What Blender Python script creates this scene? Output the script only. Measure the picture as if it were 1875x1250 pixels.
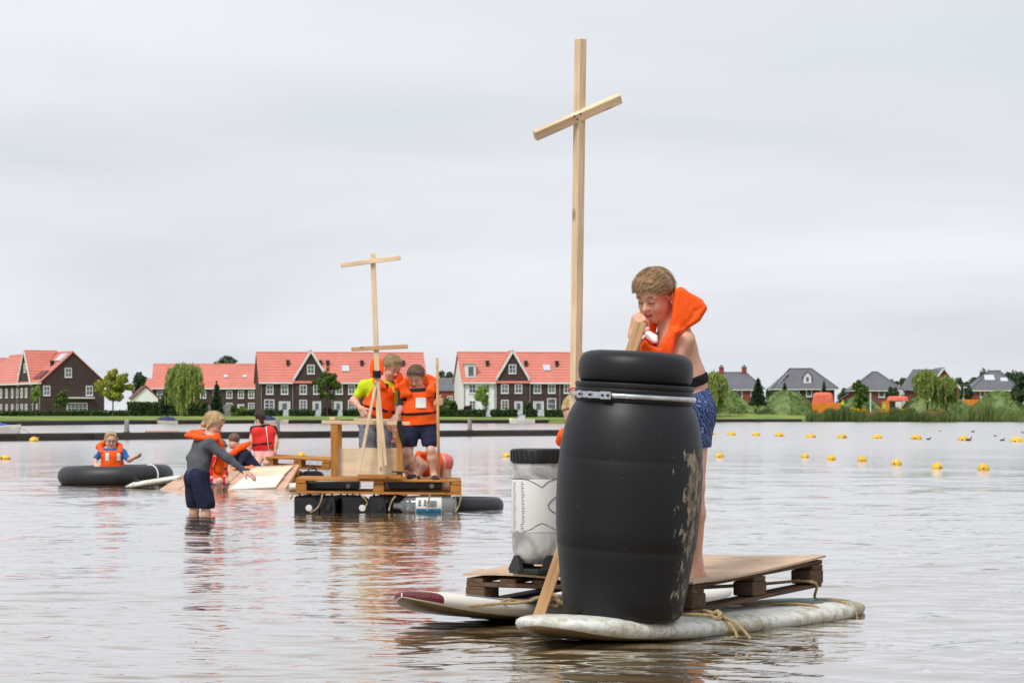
import bpy, bmesh, math, random
import numpy as np
from mathutils import Vector, Matrix

for o in list(bpy.data.objects): bpy.data.objects.remove(o, do_unlink=True)
SC = bpy.context.scene
COL = SC.collection
R = math.radians

# ------------------------------------------------------------------ camera
F, H, HY, CX = 5000.0, 0.97, 762.0, 937.5     # focal length in photo pixels, eye height, horizon row, centre column
cam = bpy.data.cameras.new('camera'); camo = bpy.data.objects.new('camera', cam); COL.objects.link(camo)
camo.location = (0, 0, H); camo.rotation_euler = (R(90), 0, 0)
cam.sensor_width = 36; cam.lens = 36*F/1875; cam.shift_y = (HY-625)/1875
cam.clip_start = 0.5; cam.clip_end = 6000
cam.dof.use_dof = True; cam.dof.focus_distance = 12.2; cam.dof.aperture_fstop = 18
SC.camera = camo

# ------------------------------------------------------------------ overcast sky
SUN_AZ, SUN_EL = R(212), R(52)         # light comes from behind the camera, a little to the left
world = bpy.data.worlds.new('World'); SC.world = world; world.use_nodes = True
nt = world.node_tree; nt.nodes.clear()
def wn(t, **kw):
    n = nt.nodes.new(t)
    for k, v in kw.items(): setattr(n, k, v)
    return n
wo = wn('ShaderNodeOutputWorld'); ms = wn('ShaderNodeMixShader')
b1 = wn('ShaderNodeBackground'); b2 = wn('ShaderNodeBackground')
sky = wn('ShaderNodeTexSky', sky_type='NISHITA', sun_disc=False, sun_elevation=SUN_EL, sun_rotation=SUN_AZ)
sky.dust_density = 4.0; sky.air_density = 1.0
nt.links.new(sky.outputs[0], b1.inputs[0]); b1.inputs[1].default_value = 0.07
tc = wn('ShaderNodeTexCoord'); sp = wn('ShaderNodeSeparateXYZ'); nt.links.new(tc.outputs['Generated'], sp.inputs[0])
mx = wn('ShaderNodeMath', operation='MAXIMUM'); nt.links.new(sp.outputs[2], mx.inputs[0]); mx.inputs[1].default_value = 0
ad = wn('ShaderNodeMath', operation='ADD'); nt.links.new(mx.outputs[0], ad.inputs[0]); ad.inputs[1].default_value = 0.16
dx = wn('ShaderNodeMath', operation='DIVIDE'); dy = wn('ShaderNodeMath', operation='DIVIDE')
nt.links.new(sp.outputs[0], dx.inputs[0]); nt.links.new(ad.outputs[0], dx.inputs[1])
nt.links.new(sp.outputs[1], dy.inputs[0]); nt.links.new(ad.outputs[0], dy.inputs[1])
cb = wn('ShaderNodeCombineXYZ'); nt.links.new(dx.outputs[0], cb.inputs[0]); nt.links.new(dy.outputs[0], cb.inputs[1])
n1 = wn('ShaderNodeTexNoise'); n1.inputs['Scale'].default_value = 0.62; n1.inputs['Detail'].default_value = 6; n1.inputs['Roughness'].default_value = 0.5
n1.inputs['Distortion'].default_value = 0.4
nt.links.new(cb.outputs[0], n1.inputs['Vector'])
rp = wn('ShaderNodeValToRGB'); nt.links.new(n1.outputs['Fac'], rp.inputs[0])
rp.color_ramp.elements[0].position = 0.37; rp.color_ramp.elements[0].color = (0.67, 0.695, 0.75, 1)
rp.color_ramp.elements[1].position = 0.65; rp.color_ramp.elements[1].color = (0.875, 0.895, 0.935, 1)
nt.links.new(rp.outputs[0], b2.inputs[0]); b2.inputs[1].default_value = 0.675
ms.inputs[0].default_value = 0.93
nt.links.new(b1.outputs[0], ms.inputs[1]); nt.links.new(b2.outputs[0], ms.inputs[2]); nt.links.new(ms.outputs[0], wo.inputs[0])

# ------------------------------------------------------------------ soft sun behind the cloud
sl = bpy.data.lights.new('sun', 'SUN'); sl.energy = 1.5; sl.angle = R(16); sl.color = (1.0, 0.965, 0.91)
so = bpy.data.objects.new('sun', sl); COL.objects.link(so); so.location = (0, 0, 60)
sd = Vector((math.sin(SUN_AZ)*math.cos(SUN_EL), math.cos(SUN_AZ)*math.cos(SUN_EL), math.sin(SUN_EL)))
so.rotation_euler = sd.to_track_quat('Z', 'Y').to_euler()

SC.view_settings.view_transform = 'Standard'; SC.view_settings.look = 'None'
SC.view_settings.exposure = 0.68; SC.view_settings.gamma = 1.0; SC.view_settings.use_curve_mapping = False
SC.render.engine = 'CYCLES'

# ------------------------------------------------------------------ helpers
def P(px, py, Y):
    return np.array([(px-CX)/F*Y, Y, H-(py-HY)/F*Y])
def WY(py): return F*H/(py-HY)
def V(*a): return np.array(a, float)
def unit(v): v = np.asarray(v, float); return v/(np.linalg.norm(v)+1e-12)

def tag(o, label=None, cat=None, group=None, kind=None):
    if label: o['label'] = label
    if cat: o['category'] = cat
    if group: o['group'] = group
    if kind: o['kind'] = kind
    return o
def mtx(o):
    m = Matrix.LocRotScale(o.location, o.rotation_euler, o.scale)
    return mtx(o.parent) @ m if o.parent else m
def thing(name, label, cat, loc=(0, 0, 0), rz=0, group=None):
    o = bpy.data.objects.new(name, None); COL.objects.link(o)
    o.empty_display_size = 0.1
    o.location = tuple(loc); o.rotation_euler = (0, 0, rz)
    return tag(o, label, cat, group)
def copy_tree(o, parent=None):
    c = o.copy(); COL.objects.link(c); c.parent = parent
    for ch in o.children: copy_tree(ch, c)
    return c

class MB:
    def __init__(s): s.v = []; s.f = []; s.n = 0; s.mi = []
    def add(s, vs, fs, m=0):
        vs = np.asarray(vs, float).reshape(-1, 3); s.v.append(vs)
        s.f += [tuple(int(i)+s.n for i in f) for f in fs]; s.mi += [m]*len(fs); s.n += len(vs); return s
    def box(s, lo, hi, m=0):
        x0, y0, z0 = lo; x1, y1, z1 = hi
        return s.add([(x0,y0,z0),(x1,y0,z0),(x1,y1,z0),(x0,y1,z0),(x0,y0,z1),(x1,y0,z1),(x1,y1,z1),(x0,y1,z1)],
                     [(0,3,2,1),(4,5,6,7),(0,1,5,4),(1,2,6,5),(2,3,7,6),(3,0,4,7)], m)
    def obox(s, c, ax, hs, m=0):
        c = np.asarray(c, float); ax = np.asarray(ax, float)
        vs = [c+ax[0]*hs[0]*i+ax[1]*hs[1]*j+ax[2]*hs[2]*k for k in (-1,1) for (i,j) in ((-1,-1),(1,-1),(1,1),(-1,1))]
        return s.add(vs, [(0,3,2,1),(4,5,6,7),(0,1,5,4),(1,2,6,5),(2,3,7,6),(3,0,4,7)], m)
    def prism(s, poly, axis_vec, m=0):
        p = np.asarray(poly, float); n = len(p); q = p+np.asarray(axis_vec, float)
        fs = [tuple(range(n-1,-1,-1)), tuple(range(n,2*n))]+[(i,(i+1)%n,n+(i+1)%n,n+i) for i in range(n)]
        return s.add(np.vstack([p,q]), fs, m)
    def tube(s, pts, rad, n=8, closed=False, m=0, cap=True):
        pts = np.asarray(pts, float); k = len(pts)
        rad = np.full(k, rad) if np.isscalar(rad) else np.asarray(rad, float)
        if closed: tg = np.roll(pts,-1,0)-np.roll(pts,1,0)
        else: tg = np.gradient(pts, axis=0)
        tg /= np.linalg.norm(tg, axis=1)[:,None]+1e-12
        up = V(0,0,1) if abs(tg[0][2]) < .9 else V(1,0,0)
        a = unit(np.cross(tg[0], up)); vs = []
        th = np.arange(n)/n*2*math.pi
        for i in range(k):
            a = unit(a-tg[i]*np.dot(a, tg[i])); b = np.cross(tg[i], a)
            vs.append(pts[i]+rad[i]*(np.cos(th)[:,None]*a+np.sin(th)[:,None]*b))
        fs = []
        for i in range(k if closed else k-1):
            i2 = (i+1) % k
            for j in range(n):
                j2 = (j+1) % n; fs.append((i*n+j, i*n+j2, i2*n+j2, i2*n+j))
        if not closed and cap: fs += [tuple(range(n-1,-1,-1)), tuple(range((k-1)*n, k*n))]
        return s.add(np.vstack(vs), fs, m)
    def lathe(s, prof, n=32, c=(0,0,0), m=0, axis=None):
        prof = np.asarray(prof, float); k = len(prof); th = np.arange(n)/n*2*math.pi
        vs = np.zeros((k, n, 3)); vs[:,:,0] = prof[:,0:1]*np.cos(th); vs[:,:,1] = prof[:,0:1]*np.sin(th); vs[:,:,2] = prof[:,1:2]
        vs = vs.reshape(-1,3)
        if axis is not None: vs = vs @ np.array(Vector(axis).to_track_quat('Z','Y').to_matrix()).T
        fs = [(i*n+j, i*n+(j+1)%n, (i+1)*n+(j+1)%n, (i+1)*n+j) for i in range(k-1) for j in range(n)]
        fs += [tuple(range(n-1,-1,-1)), tuple(range((k-1)*n,k*n))]
        return s.add(vs+np.asarray(c, float), fs, m)
    def build(s, name, mats, parent=None, smooth=False, world=False, bevel=0, loc=None, rz=None, auto=None):
        vs = np.vstack(s.v)
        if world and parent is not None:
            mi = np.array(mtx(parent).inverted()); vs = vs @ mi[:3,:3].T + mi[:3,3]
        me = bpy.data.meshes.new(name); me.from_pydata(vs.tolist(), [], s.f)
        if bevel:
            bm = bmesh.new(); bm.from_mesh(me)
            bmesh.ops.bevel(bm, geom=bm.edges[:], offset=bevel, segments=1, affect='EDGES', clamp_overlap=True); bm.to_mesh(me); bm.free()
        elif any(s.mi): me.polygons.foreach_set('material_index', s.mi)
        return obj(name, me, mats, parent, smooth, loc, rz, auto)
def obj(name, me, mats, parent=None, smooth=False, loc=None, rz=None, auto=None):
    if not isinstance(mats, (list, tuple)): mats = [mats]
    if len(me.materials) == 0:
        for m in mats: me.materials.append(m)
    if smooth or auto:
        me.polygons.foreach_set('use_smooth', [True]*len(me.polygons))
        if auto:
            try: me.set_sharp_from_angle(angle=R(auto))
            except Exception: pass
    o = bpy.data.objects.new(name, me); COL.objects.link(o)
    if parent: o.parent = parent
    if loc is not None: o.location = tuple(loc)
    if rz is not None: o.rotation_euler = (0,0,rz)
    return o
def beam(name, p0, p1, w, h, mat, parent=None, up=(0,0,1), bevel=0.003, taper=1.0):
    """a sawn piece of timber from p0 to p1 (world), w across, h along 'up'; its own x axis runs along the grain"""
    p0 = np.asarray(p0, float); p1 = np.asarray(p1, float); L = np.linalg.norm(p1-p0)
    ex = unit(p1-p0); ey = unit(np.cross(up, ex)); ez = np.cross(ex, ey)
    mb = MB().box((-L/2,-w/2,-h/2),(L/2,w/2,h/2))
    o = mb.build(name, mat, None, bevel=min(bevel, .25*min(w,h)))
    m = Matrix(((ex[0],ey[0],ez[0],0),(ex[1],ey[1],ez[1],0),(ex[2],ey[2],ez[2],0),(0,0,0,1))); m.translation = Vector((p0+p1)/2)
    if parent: o.parent = parent; m = mtx(parent).inverted() @ m
    o.rotation_mode = 'XYZ'
    o.location = m.to_translation(); o.rotation_euler = m.to_euler()
    return o

# ------------------------------------------------------------------ materials
def mk(name):
    m = bpy.data.materials.new(name); m.use_nodes = True; t = m.node_tree
    return m, t, t.nodes['Principled BSDF'], t.nodes.new, t.links.new
def c4(c): return (c[0], c[1], c[2], 1)
def mat(name, col, col2=None, scale=4, rough=.6, rough2=None, metal=0, bump=0, bscale=40, stretch=(1,1,1), spec=.5, lo=.35, hi=.65, detail=5, coat=0, rnd=0, sss=0, trans=0):
    m, t, b, N, L = mk(name)
    tc = N('ShaderNodeTexCoord'); mp = N('ShaderNodeMapping'); mp.inputs['Scale'].default_value = stretch; L(tc.outputs['Object'], mp.inputs[0])
    oi = N('ShaderNodeObjectInfo'); vm = N('ShaderNodeVectorMath'); vm.operation = 'ADD'
    sc = N('ShaderNodeMath'); sc.operation = 'MULTIPLY'; L(oi.outputs['Random'], sc.inputs[0]); sc.inputs[1].default_value = 37.0
    L(mp.outputs[0], vm.inputs[0]); L(sc.outputs[0], vm.inputs[1])
    n = N('ShaderNodeTexNoise'); n.inputs['Scale'].default_value = scale; n.inputs['Detail'].default_value = detail; L(vm.outputs[0], n.inputs['Vector'])
    r = N('ShaderNodeValToRGB'); r.color_ramp.elements[0].position = lo; r.color_ramp.elements[1].position = hi
    c2 = col2 if col2 else tuple(x*.8 for x in col)
    r.color_ramp.elements[0].color = c4(c2); r.color_ramp.elements[1].color = c4(col); L(n.outputs['Fac'], r.inputs[0])
    out = r.outputs[0]
    if rnd:
        hs = N('ShaderNodeHueSaturation'); mr = N('ShaderNodeMapRange'); L(oi.outputs['Random'], mr.inputs[0]); mr.inputs[3].default_value = 1-rnd; mr.inputs[4].default_value = 1+rnd
        L(mr.outputs[0], hs.inputs['Value']); L(out, hs.inputs['Color']); out = hs.outputs[0]
    L(out, b.inputs['Base Color'])
    if rough2 is not None:
        mr = N('ShaderNodeMapRange'); L(n.outputs['Fac'], mr.inputs[0]); mr.inputs[1].default_value = lo; mr.inputs[2].default_value = hi
        mr.inputs[3].default_value = rough2; mr.inputs[4].default_value = rough; L(mr.outputs[0], b.inputs['Roughness'])
    else: b.inputs['Roughness'].default_value = rough
    b.inputs['Metallic'].default_value = metal; b.inputs['Specular IOR Level'].default_value = spec; b.inputs['Coat Weight'].default_value = coat
    if sss: b.inputs['Subsurface Weight'].default_value = sss; b.inputs['Subsurface Radius'].default_value = (1,.35,.2); b.inputs['Subsurface Scale'].default_value = .012
    if trans: b.inputs['Transmission Weight'].default_value = trans
    if bump:
        n2 = N('ShaderNodeTexNoise'); n2.inputs['Scale'].default_value = bscale; n2.inputs['Detail'].default_value = 4; L(vm.outputs[0], n2.inputs['Vector'])
        bp = N('ShaderNodeBump'); bp.inputs['Strength'].default_value = bump; bp.inputs['Distance'].default_value = .02; L(n2.outputs['Fac'], bp.inputs['Height']); L(bp.outputs[0], b.inputs['Normal'])
    return m
def leafmat(name, a, bcol, cc=None, trans=.25):
    m, t, b, N, L = mk(name)
    g = N('ShaderNodeNewGeometry'); r = N('ShaderNodeValToRGB'); L(g.outputs['Random Per Island'], r.inputs[0])
    r.color_ramp.elements[0].color = c4(a); r.color_ramp.elements[1].color = c4(bcol)
    if cc: e = r.color_ramp.elements.new(.85); e.color = c4(bcol); r.color_ramp.elements[2].color = c4(cc)
    L(r.outputs[0], b.inputs['Base Color']); b.inputs['Roughness'].default_value = .65; b.inputs['Specular IOR Level'].default_value = .25
    tr = N('ShaderNodeBsdfTranslucent'); L(r.outputs[0], tr.inputs[0]); mxs = N('ShaderNodeMixShader'); mxs.inputs[0].default_value = trans
    L(b.outputs[0], mxs.inputs[1]); L(tr.outputs[0], mxs.inputs[2]); L(mxs.outputs[0], t.nodes['Material Output'].inputs[0])
    return m
def rowmat(name, col, line, pitch, width, axis='Z', rough=.6, var=.12, vscale=.6, bump=.3, pitch2=0):
    """courses of tiles / bricks too fine to pick apart: a darker joint every 'pitch' metres"""
    m, t, b, N, L = mk(name)
    tc = N('ShaderNodeTexCoord'); s = N('ShaderNodeSeparateXYZ'); L(tc.outputs['Object'], s.inputs[0])
    d = N('ShaderNodeMath'); d.operation = 'DIVIDE'; L(s.outputs[axis], d.inputs[0]); d.inputs[1].default_value = pitch
    fr = N('ShaderNodeMath'); fr.operation = 'FRACT'; L(d.outputs[0], fr.inputs[0])
    r = N('ShaderNodeValToRGB'); L(fr.outputs[0], r.inputs[0]); e = r.color_ramp.elements
    e[0].position = 0; e[0].color = c4(line); e[1].position = width; e[1].color = c4(line)
    q = e.new(min(width*1.8, .98)); q.color = c4(col)
    n = N('ShaderNodeTexNoise'); n.inputs['Scale'].default_value = vscale; n.inputs['Detail'].default_value = 8; n.inputs['Roughness'].default_value = .7; L(tc.outputs['Object'], n.inputs['Vector'])
    mr = N('ShaderNodeMapRange'); L(n.outputs['Fac'], mr.inputs[0]); mr.inputs[1].default_value = .3; mr.inputs[2].default_value = .7; mr.inputs[3].default_value = 1-var; mr.inputs[4].default_value = 1+var
    hs = N('ShaderNodeHueSaturation'); L(r.outputs[0], hs.inputs['Color']); L(mr.outputs[0], hs.inputs['Value']); L(hs.outputs[0], b.inputs['Base Color'])
    b.inputs['Roughness'].default_value = rough; b.inputs['Specular IOR Level'].default_value = .3
    bp = N('ShaderNodeBump'); bp.inputs['Strength'].default_value = bump; bp.inputs['Distance'].default_value = .05; L(fr.outputs[0], bp.inputs['Height']); L(bp.outputs[0], b.inputs['Normal'])
    return m
def woodmat(name, col, dark, knots=True, rough=.65, grain=6, dirt=None, dirt_amt=.0):
    """sawn timber, grain along the piece's own x axis"""
    m, t, b, N, L = mk(name)
    tc = N('ShaderNodeTexCoord'); oi = N('ShaderNodeObjectInfo')
    k = N('ShaderNodeMath'); k.operation = 'MULTIPLY'; L(oi.outputs['Random'], k.inputs[0]); k.inputs[1].default_value = 53
    va = N('ShaderNodeVectorMath'); va.operation = 'ADD'; L(tc.outputs['Object'], va.inputs[0]); L(k.outputs[0], va.inputs[1])
    mp = N('ShaderNodeMapping'); mp.inputs['Scale'].default_value = (.9, 14, 14); L(va.outputs[0], mp.inputs[0])
    n = N('ShaderNodeTexNoise'); n.inputs['Scale'].default_value = grain; n.inputs['Detail'].default_value = 6; n.inputs['Distortion'].default_value = .4; L(mp.outputs[0], n.inputs['Vector'])
    r = N('ShaderNodeValToRGB'); L(n.outputs['Fac'], r.inputs[0]); e = r.color_ramp.elements
    e[0].position = .28; e[0].color = c4(dark); e[1].position = .55; e[1].color = c4(col)
    out = r.outputs[0]
    n3 = N('ShaderNodeTexNoise'); n3.inputs['Scale'].default_value = 3.5; n3.inputs['Detail'].default_value = 6; L(va.outputs[0], n3.inputs['Vector'])
    r3 = N('ShaderNodeMapRange'); L(n3.outputs['Fac'], r3.inputs[0]); r3.inputs[1].default_value = .3; r3.inputs[2].default_value = .7; r3.inputs[3].default_value = .8; r3.inputs[4].default_value = 1.12
    hs = N('ShaderNodeHueSaturation'); L(out, hs.inputs['Color']); L(r3.outputs[0], hs.inputs['Value']); out = hs.outputs[0]
    if knots:
        mk2 = N('ShaderNodeMapping'); mk2.inputs['Scale'].default_value = (4.2, 9, 9); L(va.outputs[0], mk2.inputs[0])
        vo = N('ShaderNodeTexVoronoi'); vo.inputs['Scale'].default_value = 1.0; L(mk2.outputs[0], vo.inputs['Vector'])
        rk = N('ShaderNodeValToRGB'); L(vo.outputs['Distance'], rk.inputs[0]); rk.color_ramp.elements[0].position = .07; rk.color_ramp.elements[0].color = (1,1,1,1); rk.color_ramp.elements[1].position = .17; rk.color_ramp.elements[1].color = (0,0,0,1)
        mxk = N('ShaderNodeMix'); mxk.data_type = 'RGBA'; L(rk.outputs[0], mxk.inputs[0]); L(out, mxk.inputs[6]); mxk.inputs[7].default_value = c4(tuple(x*.5 for x in dark)); out = mxk.outputs[2]
    if dirt:
        n4 = N('ShaderNodeTexNoise'); n4.inputs['Scale'].default_value = 7; n4.inputs['Detail'].default_value = 8; n4.inputs['Roughness'].default_value = .65; L(va.outputs[0], n4.inputs['Vector'])
        r4 = N('ShaderNodeMapRange'); L(n4.outputs['Fac'], r4.inputs[0]); r4.inputs[1].default_value = .65-dirt_amt; r4.inputs[2].default_value = .85-dirt_amt
        mx4 = N('ShaderNodeMix'); mx4.data_type = 'RGBA'; L(r4.outputs[0], mx4.inputs[0]); L(out, mx4.inputs[6]); mx4.inputs[7].default_value = c4(dirt); out = mx4.outputs[2]
    L(out, b.inputs['Base Color']); b.inputs['Roughness'].default_value = rough; b.inputs['Specular IOR Level'].default_value = .3
    bp = N('ShaderNodeBump'); bp.inputs['Strength'].default_value = .35; bp.inputs['Distance'].default_value = .003; L(n.outputs['Fac'], bp.inputs['Height']); L(bp.outputs[0], b.inputs['Normal'])
    return m
M = {}
# ================================================================== setting: water, ground, quay
def smooth01(t): t = np.clip(t, 0, 1); return t*t*(3-2*t)
def water_height(X, Y, cut):
    """sum of wave trains; 'cut' = local sample spacing, trains too short for it fade out"""
    rg = np.random.default_rng(7); z = np.zeros_like(X)
    warp = .35*np.sin(X*.9+.6*Y+1)+.25*np.sin(1.7*X-.8*Y); Xw = X+.25*np.sin(Y*1.1+.5*X); Yw = Y+warp
    for lam, amp, n in ((2.6,.0062,6),(1.3,.0052,8),(.75,.0042,10),(.42,.0034,12),(.24,.0024,14),(.14,.0010,12)):
        for i in range(n):
            l = lam*rg.uniform(.75,1.3); a = rg.normal(math.pi*.5+.12, .42); ph = rg.uniform(0, 6.28)
            k = 2*math.pi/l; mod = .55+.45*np.sin(X*rg.uniform(.15,.5)/lam*.8+Y*rg.uniform(.1,.35)/lam*.8+rg.uniform(0,6.28))
            fade = np.clip((l/cut-2.2)/3, 0, 1)
            z += amp/math.sqrt(n)*1.0*np.sin(k*(Xw*math.cos(a)+Yw*math.sin(a))+ph)*mod*fade
    return z
def make_water():
    m, t, b, N, L = mk('lake_water')
    b.inputs['Base Color'].default_value = (.15,.105,.05,1); b.inputs['IOR'].default_value = 1.55; b.inputs['Coat Weight'].default_value = 1.0; b.inputs['Coat IOR'].default_value = 1.4; b.inputs['Coat Roughness'].default_value = .06
    b.inputs['Specular IOR Level'].default_value = .5
    tc = N('ShaderNodeTexCoord')
    n0 = N('ShaderNodeTexNoise'); n0.inputs['Scale'].default_value = .22; n0.inputs['Detail'].default_value = 4; L(tc.outputs['Object'], n0.inputs['Vector'])
    r0 = N('ShaderNodeValToRGB'); L(n0.outputs['Fac'], r0.inputs[0]); r0.color_ramp.elements[0].position = .35; r0.color_ramp.elements[0].color = (.17,.105,.035,1)
    r0.color_ramp.elements[1].position = .7; r0.color_ramp.elements[1].color = (.27,.20,.115,1); L(r0.outputs[0], b.inputs['Base Color'])
    # beyond a few dozen metres the ripples are finer than the mesh: their slopes become roughness
    sx = N('ShaderNodeSeparateXYZ'); L(tc.outputs['Object'], sx.inputs[0]); mr = N('ShaderNodeMapRange'); L(sx.outputs[1], mr.inputs[0])
    mr.inputs[1].default_value = 22; mr.inputs[2].default_value = 110; mr.inputs[3].default_value = .022; mr.inputs[4].default_value = .17; L(mr.outputs[0], b.inputs['Roughness']); L(mr.outputs[0], b.inputs['Coat Roughness'])
    mq = N('ShaderNodeMapRange'); L(sx.outputs[1], mq.inputs[0]); mq.inputs[1].default_value = 11; mq.inputs[2].default_value = 45; mq.inputs[3].default_value = .008; mq.inputs[4].default_value = .026
    mp = N('ShaderNodeMapping'); mp.inputs['Scale'].default_value = (.55,1.0,1.0); L(tc.outputs['Object'], mp.inputs[0])
    n1 = N('ShaderNodeTexNoise'); n1.inputs['Scale'].default_value = 5.5; n1.inputs['Detail'].default_value = 3; n1.inputs['Distortion'].default_value = .5; L(mp.outputs[0], n1.inputs['Vector'])
    n2 = N('ShaderNodeTexNoise'); n2.inputs['Scale'].default_value = .9; n2.inputs['Detail'].default_value = 3; L(mp.outputs[0], n2.inputs['Vector'])
    b1 = N('ShaderNodeBump'); b1.inputs['Strength'].default_value = .9; b1.inputs['Distance'].default_value = .006; L(n1.outputs['Fac'], b1.inputs['Height']); L(mq.outputs[0], b1.inputs['Distance'])
    b2 = N('ShaderNodeBump'); b2.inputs['Strength'].default_value = .7; b2.inputs['Distance'].default_value = .035; L(n2.outputs['Fac'], b2.inputs['Height']); L(b1.outputs[0], b2.inputs['Normal'])
    L(b2.outputs[0], b.inputs['Normal']); L(b2.outputs[0], b.inputs['Coat Normal'])
    rows = np.concatenate([np.linspace(900, 520, 60, endpoint=False), np.linspace(520, 60, 900, endpoint=False), np.linspace(60, 9.0, 130)])
    Y = F*H/rows; nc = 420; s = np.linspace(-1, 1, nc)
    X = s[None,:]*(.255*Y+1.2)[:,None]; YY = np.repeat(Y[:,None], nc, 1)
    dY = np.abs(np.gradient(Y))[:,None]; cut = np.maximum(np.maximum(dY, (X[:,1]-X[:,0])[:,None]), .02)
    Z = water_height(X, YY, cut)
    # little rings running out from the waders and the rafts
    for (rx, ry, a, l) in ((-3.35,29.6,.010,.42),(.55,12.0,.006,.35),(-1.6,30.8,.007,.5),(-4.6,31.8,.007,.5)):
        d = np.hypot(X-rx, YY-ry); Z += a*np.sin(2*math.pi*d/l)*np.exp(-d/1.1)*np.clip((l/cut-2.2)/3,0,1)*(1+.5*np.sin(3*np.arctan2(YY-ry,X-rx)+2))
    edge = np.minimum(1, (1-np.abs(s))*12)[None,:]; Z = Z*edge
    Z[0] = 0; Z[-1] = 0
    nr = len(Y); vs = np.stack([X,YY,Z],-1).reshape(-1,3)
    idx = np.arange(nr*nc).reshape(nr,nc)
    q = np.stack([idx[:-1,:-1],idx[:-1,1:],idx[1:,1:],idx[1:,:-1]],-1).reshape(-1,4)
    # flat skirt: sides, behind the camera and on to the shore
    n0v = len(vs); k = n0v
    sk = [(-3000,-300,0),(3000,-300,0),(3000,700,0),(-3000,700,0)]
    A, B_, C, D = idx[0,0], idx[0,-1], idx[-1,-1], idx[-1,0]
    vs = np.vstack([vs, np.array(sk, float)])
    ex = [(k,k+1,B_,A),(k+1,k+2,C,B_),(k+2,k+3,D,C),(k+3,k,A,D)]
    me = bpy.data.meshes.new('water')
    me.from_pydata(vs.tolist(), [], q.tolist()+ex)
    o = obj('water', me, m, smooth=True); tag(o, kind='structure'); return o
make_water()

# ---- the far bank: one sheet that starts at the water's edge and runs to the horizon
EDGE_PX = np.array([-900, 0, 250, 480, 860, 1040, 1180, 1310, 1467, 1875, 2800], float)
EDGE_Y  = np.array([ 215, 272, 335, 371, 388, 392, 420, 482, 486, 487, 500], float)
def edgeY(px): return np.interp(px, EDGE_PX, EDGE_Y)
def pxof(X, Y): return CX+F*X/Y
MOUNDS = [  # peak px, peak py, distance, half width px, depth radius m
    (1325, 712, 520, 62, 16), (1438, 716, 515, 66, 15), (1572, 726, 522, 48, 14), (1712, 716, 512, 78, 16), (1828, 717, 516, 58, 15), (1925, 722, 520, 50, 14)]
def ground_z(X, Y):
    px = pxof(X, Y); d = Y-edgeY(px)
    right = smooth01((px-1180)/130)
    z = .47+.5*smooth01(d/45)+right*.75*smooth01(d/22)
    return z
def make_ground():
    m, t, b, N, L = mk('bank_grass')
    tc = N('ShaderNodeTexCoord'); n = N('ShaderNodeTexNoise'); n.inputs['Scale'].default_value = .12; n.inputs['Detail'].default_value = 9; n.inputs['Roughness'].default_value = .7; L(tc.outputs['Object'], n.inputs['Vector'])
    r = N('ShaderNodeValToRGB'); L(n.outputs['Fac'], r.inputs[0]); e = r.color_ramp.elements
    e[0].position = .32; e[0].color = (.10,.17,.03,1); e[1].position = .7; e[1].color = (.30,.33,.07,1); q = e.new(.5); q.color = (.19,.27,.045,1)
    L(r.outputs[0], b.inputs['Base Color']); b.inputs['Roughness'].default_value = .9
    n2 = N('ShaderNodeTexNoise'); n2.inputs['Scale'].default_value = 6; n2.inputs['Detail'].default_value = 4; L(tc.outputs['Object'], n2.inputs['Vector'])
    bp = N('ShaderNodeBump'); bp.inputs['Distance'].default_value = .15; L(n2.outputs['Fac'], bp.inputs['Height']); L(bp.outputs[0], b.inputs['Normal'])
    M['grass'] = m
    pxs = np.concatenate([np.linspace(-900,-50,12,endpoint=False), np.linspace(-50,1960,160), np.linspace(2000,2800,10)])
    ds = np.concatenate([np.linspace(0,60,25), np.array([75,100,140,220,400,900,2500,5000])])
    k = (pxs-CX)/F; E = edgeY(pxs); YY = E[None,:]+ds[:,None]; XX = k[None,:]*YY
    Z = ground_z(XX, YY)+.05*np.sin(XX*.7+1)*np.sin(YY*.5)*smooth01(ds/15)[:,None]
    vs = np.stack([XX,YY,Z],-1).reshape(-1,3); nc = len(pxs); nr = len(ds); idx = np.arange(nr*nc).reshape(nr,nc)
    q = np.stack([idx[:-1,:-1],idx[:-1,1:],idx[1:,1:],idx[1:,:-1]],-1).reshape(-1,4).tolist()
    low = vs[:nc]-np.array([0,0,1.2]); o = len(vs); vs = np.vstack([vs, low])
    q += [(o+i,o+i+1,i+1,i) for i in range(nc-1)]
    me = bpy.data.meshes.new('ground'); me.from_pydata(vs.tolist(), [], q)
    tag(obj('ground', me, m, smooth=True), kind='structure')
make_ground()
M['quay_timber'] = mat('quay_timber', (.055,.045,.04), (.02,.017,.016), scale=2.5, stretch=(1,1,.3), rough=.85, bump=.5, bscale=8)
M['quay_cap'] = mat('quay_cap', (.13,.12,.11), (.06,.055,.05), scale=3, rough=.9)
def quay(pxa, pxb, name, label):
    a = thing(name, label, 'quay', (*P((pxa+pxb)/2, 770, float(edgeY((pxa+pxb)/2)))[:2], 0))
    n = max(2, int((pxb-pxa)/60)); px = np.linspace(pxa, pxb, n+1)
    for i in range(n):
        for nm, off, z0, z1, mt in (('sheet_pile', -.35, -.6, .34, 'quay_timber'), ('cap_beam', -.5, .34, .52, 'quay_cap')):
            p = []
            for x in (px[i], px[i+1]):
                Y = float(edgeY(x))+off; p.append(np.array([(x-CX)/F*Y, Y, 0]))
            d = p[1]-p[0]; nrm = unit(np.array([-d[1], d[0], 0]))*(.34 if nm == 'sheet_pile' else .62)
            g = d*.002
            MB().prism([p[0]+g+V(0,0,z0), p[1]-g+V(0,0,z0), p[1]-g+nrm+V(0,0,z0), p[0]+g+nrm+V(0,0,z0)], (0,0,z1-z0)).build(nm, M[mt], a, world=True)
quay(-120, 1120, 'quay_wall', 'long dark timber quay wall edging the lawn below the brown terraces')
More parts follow.
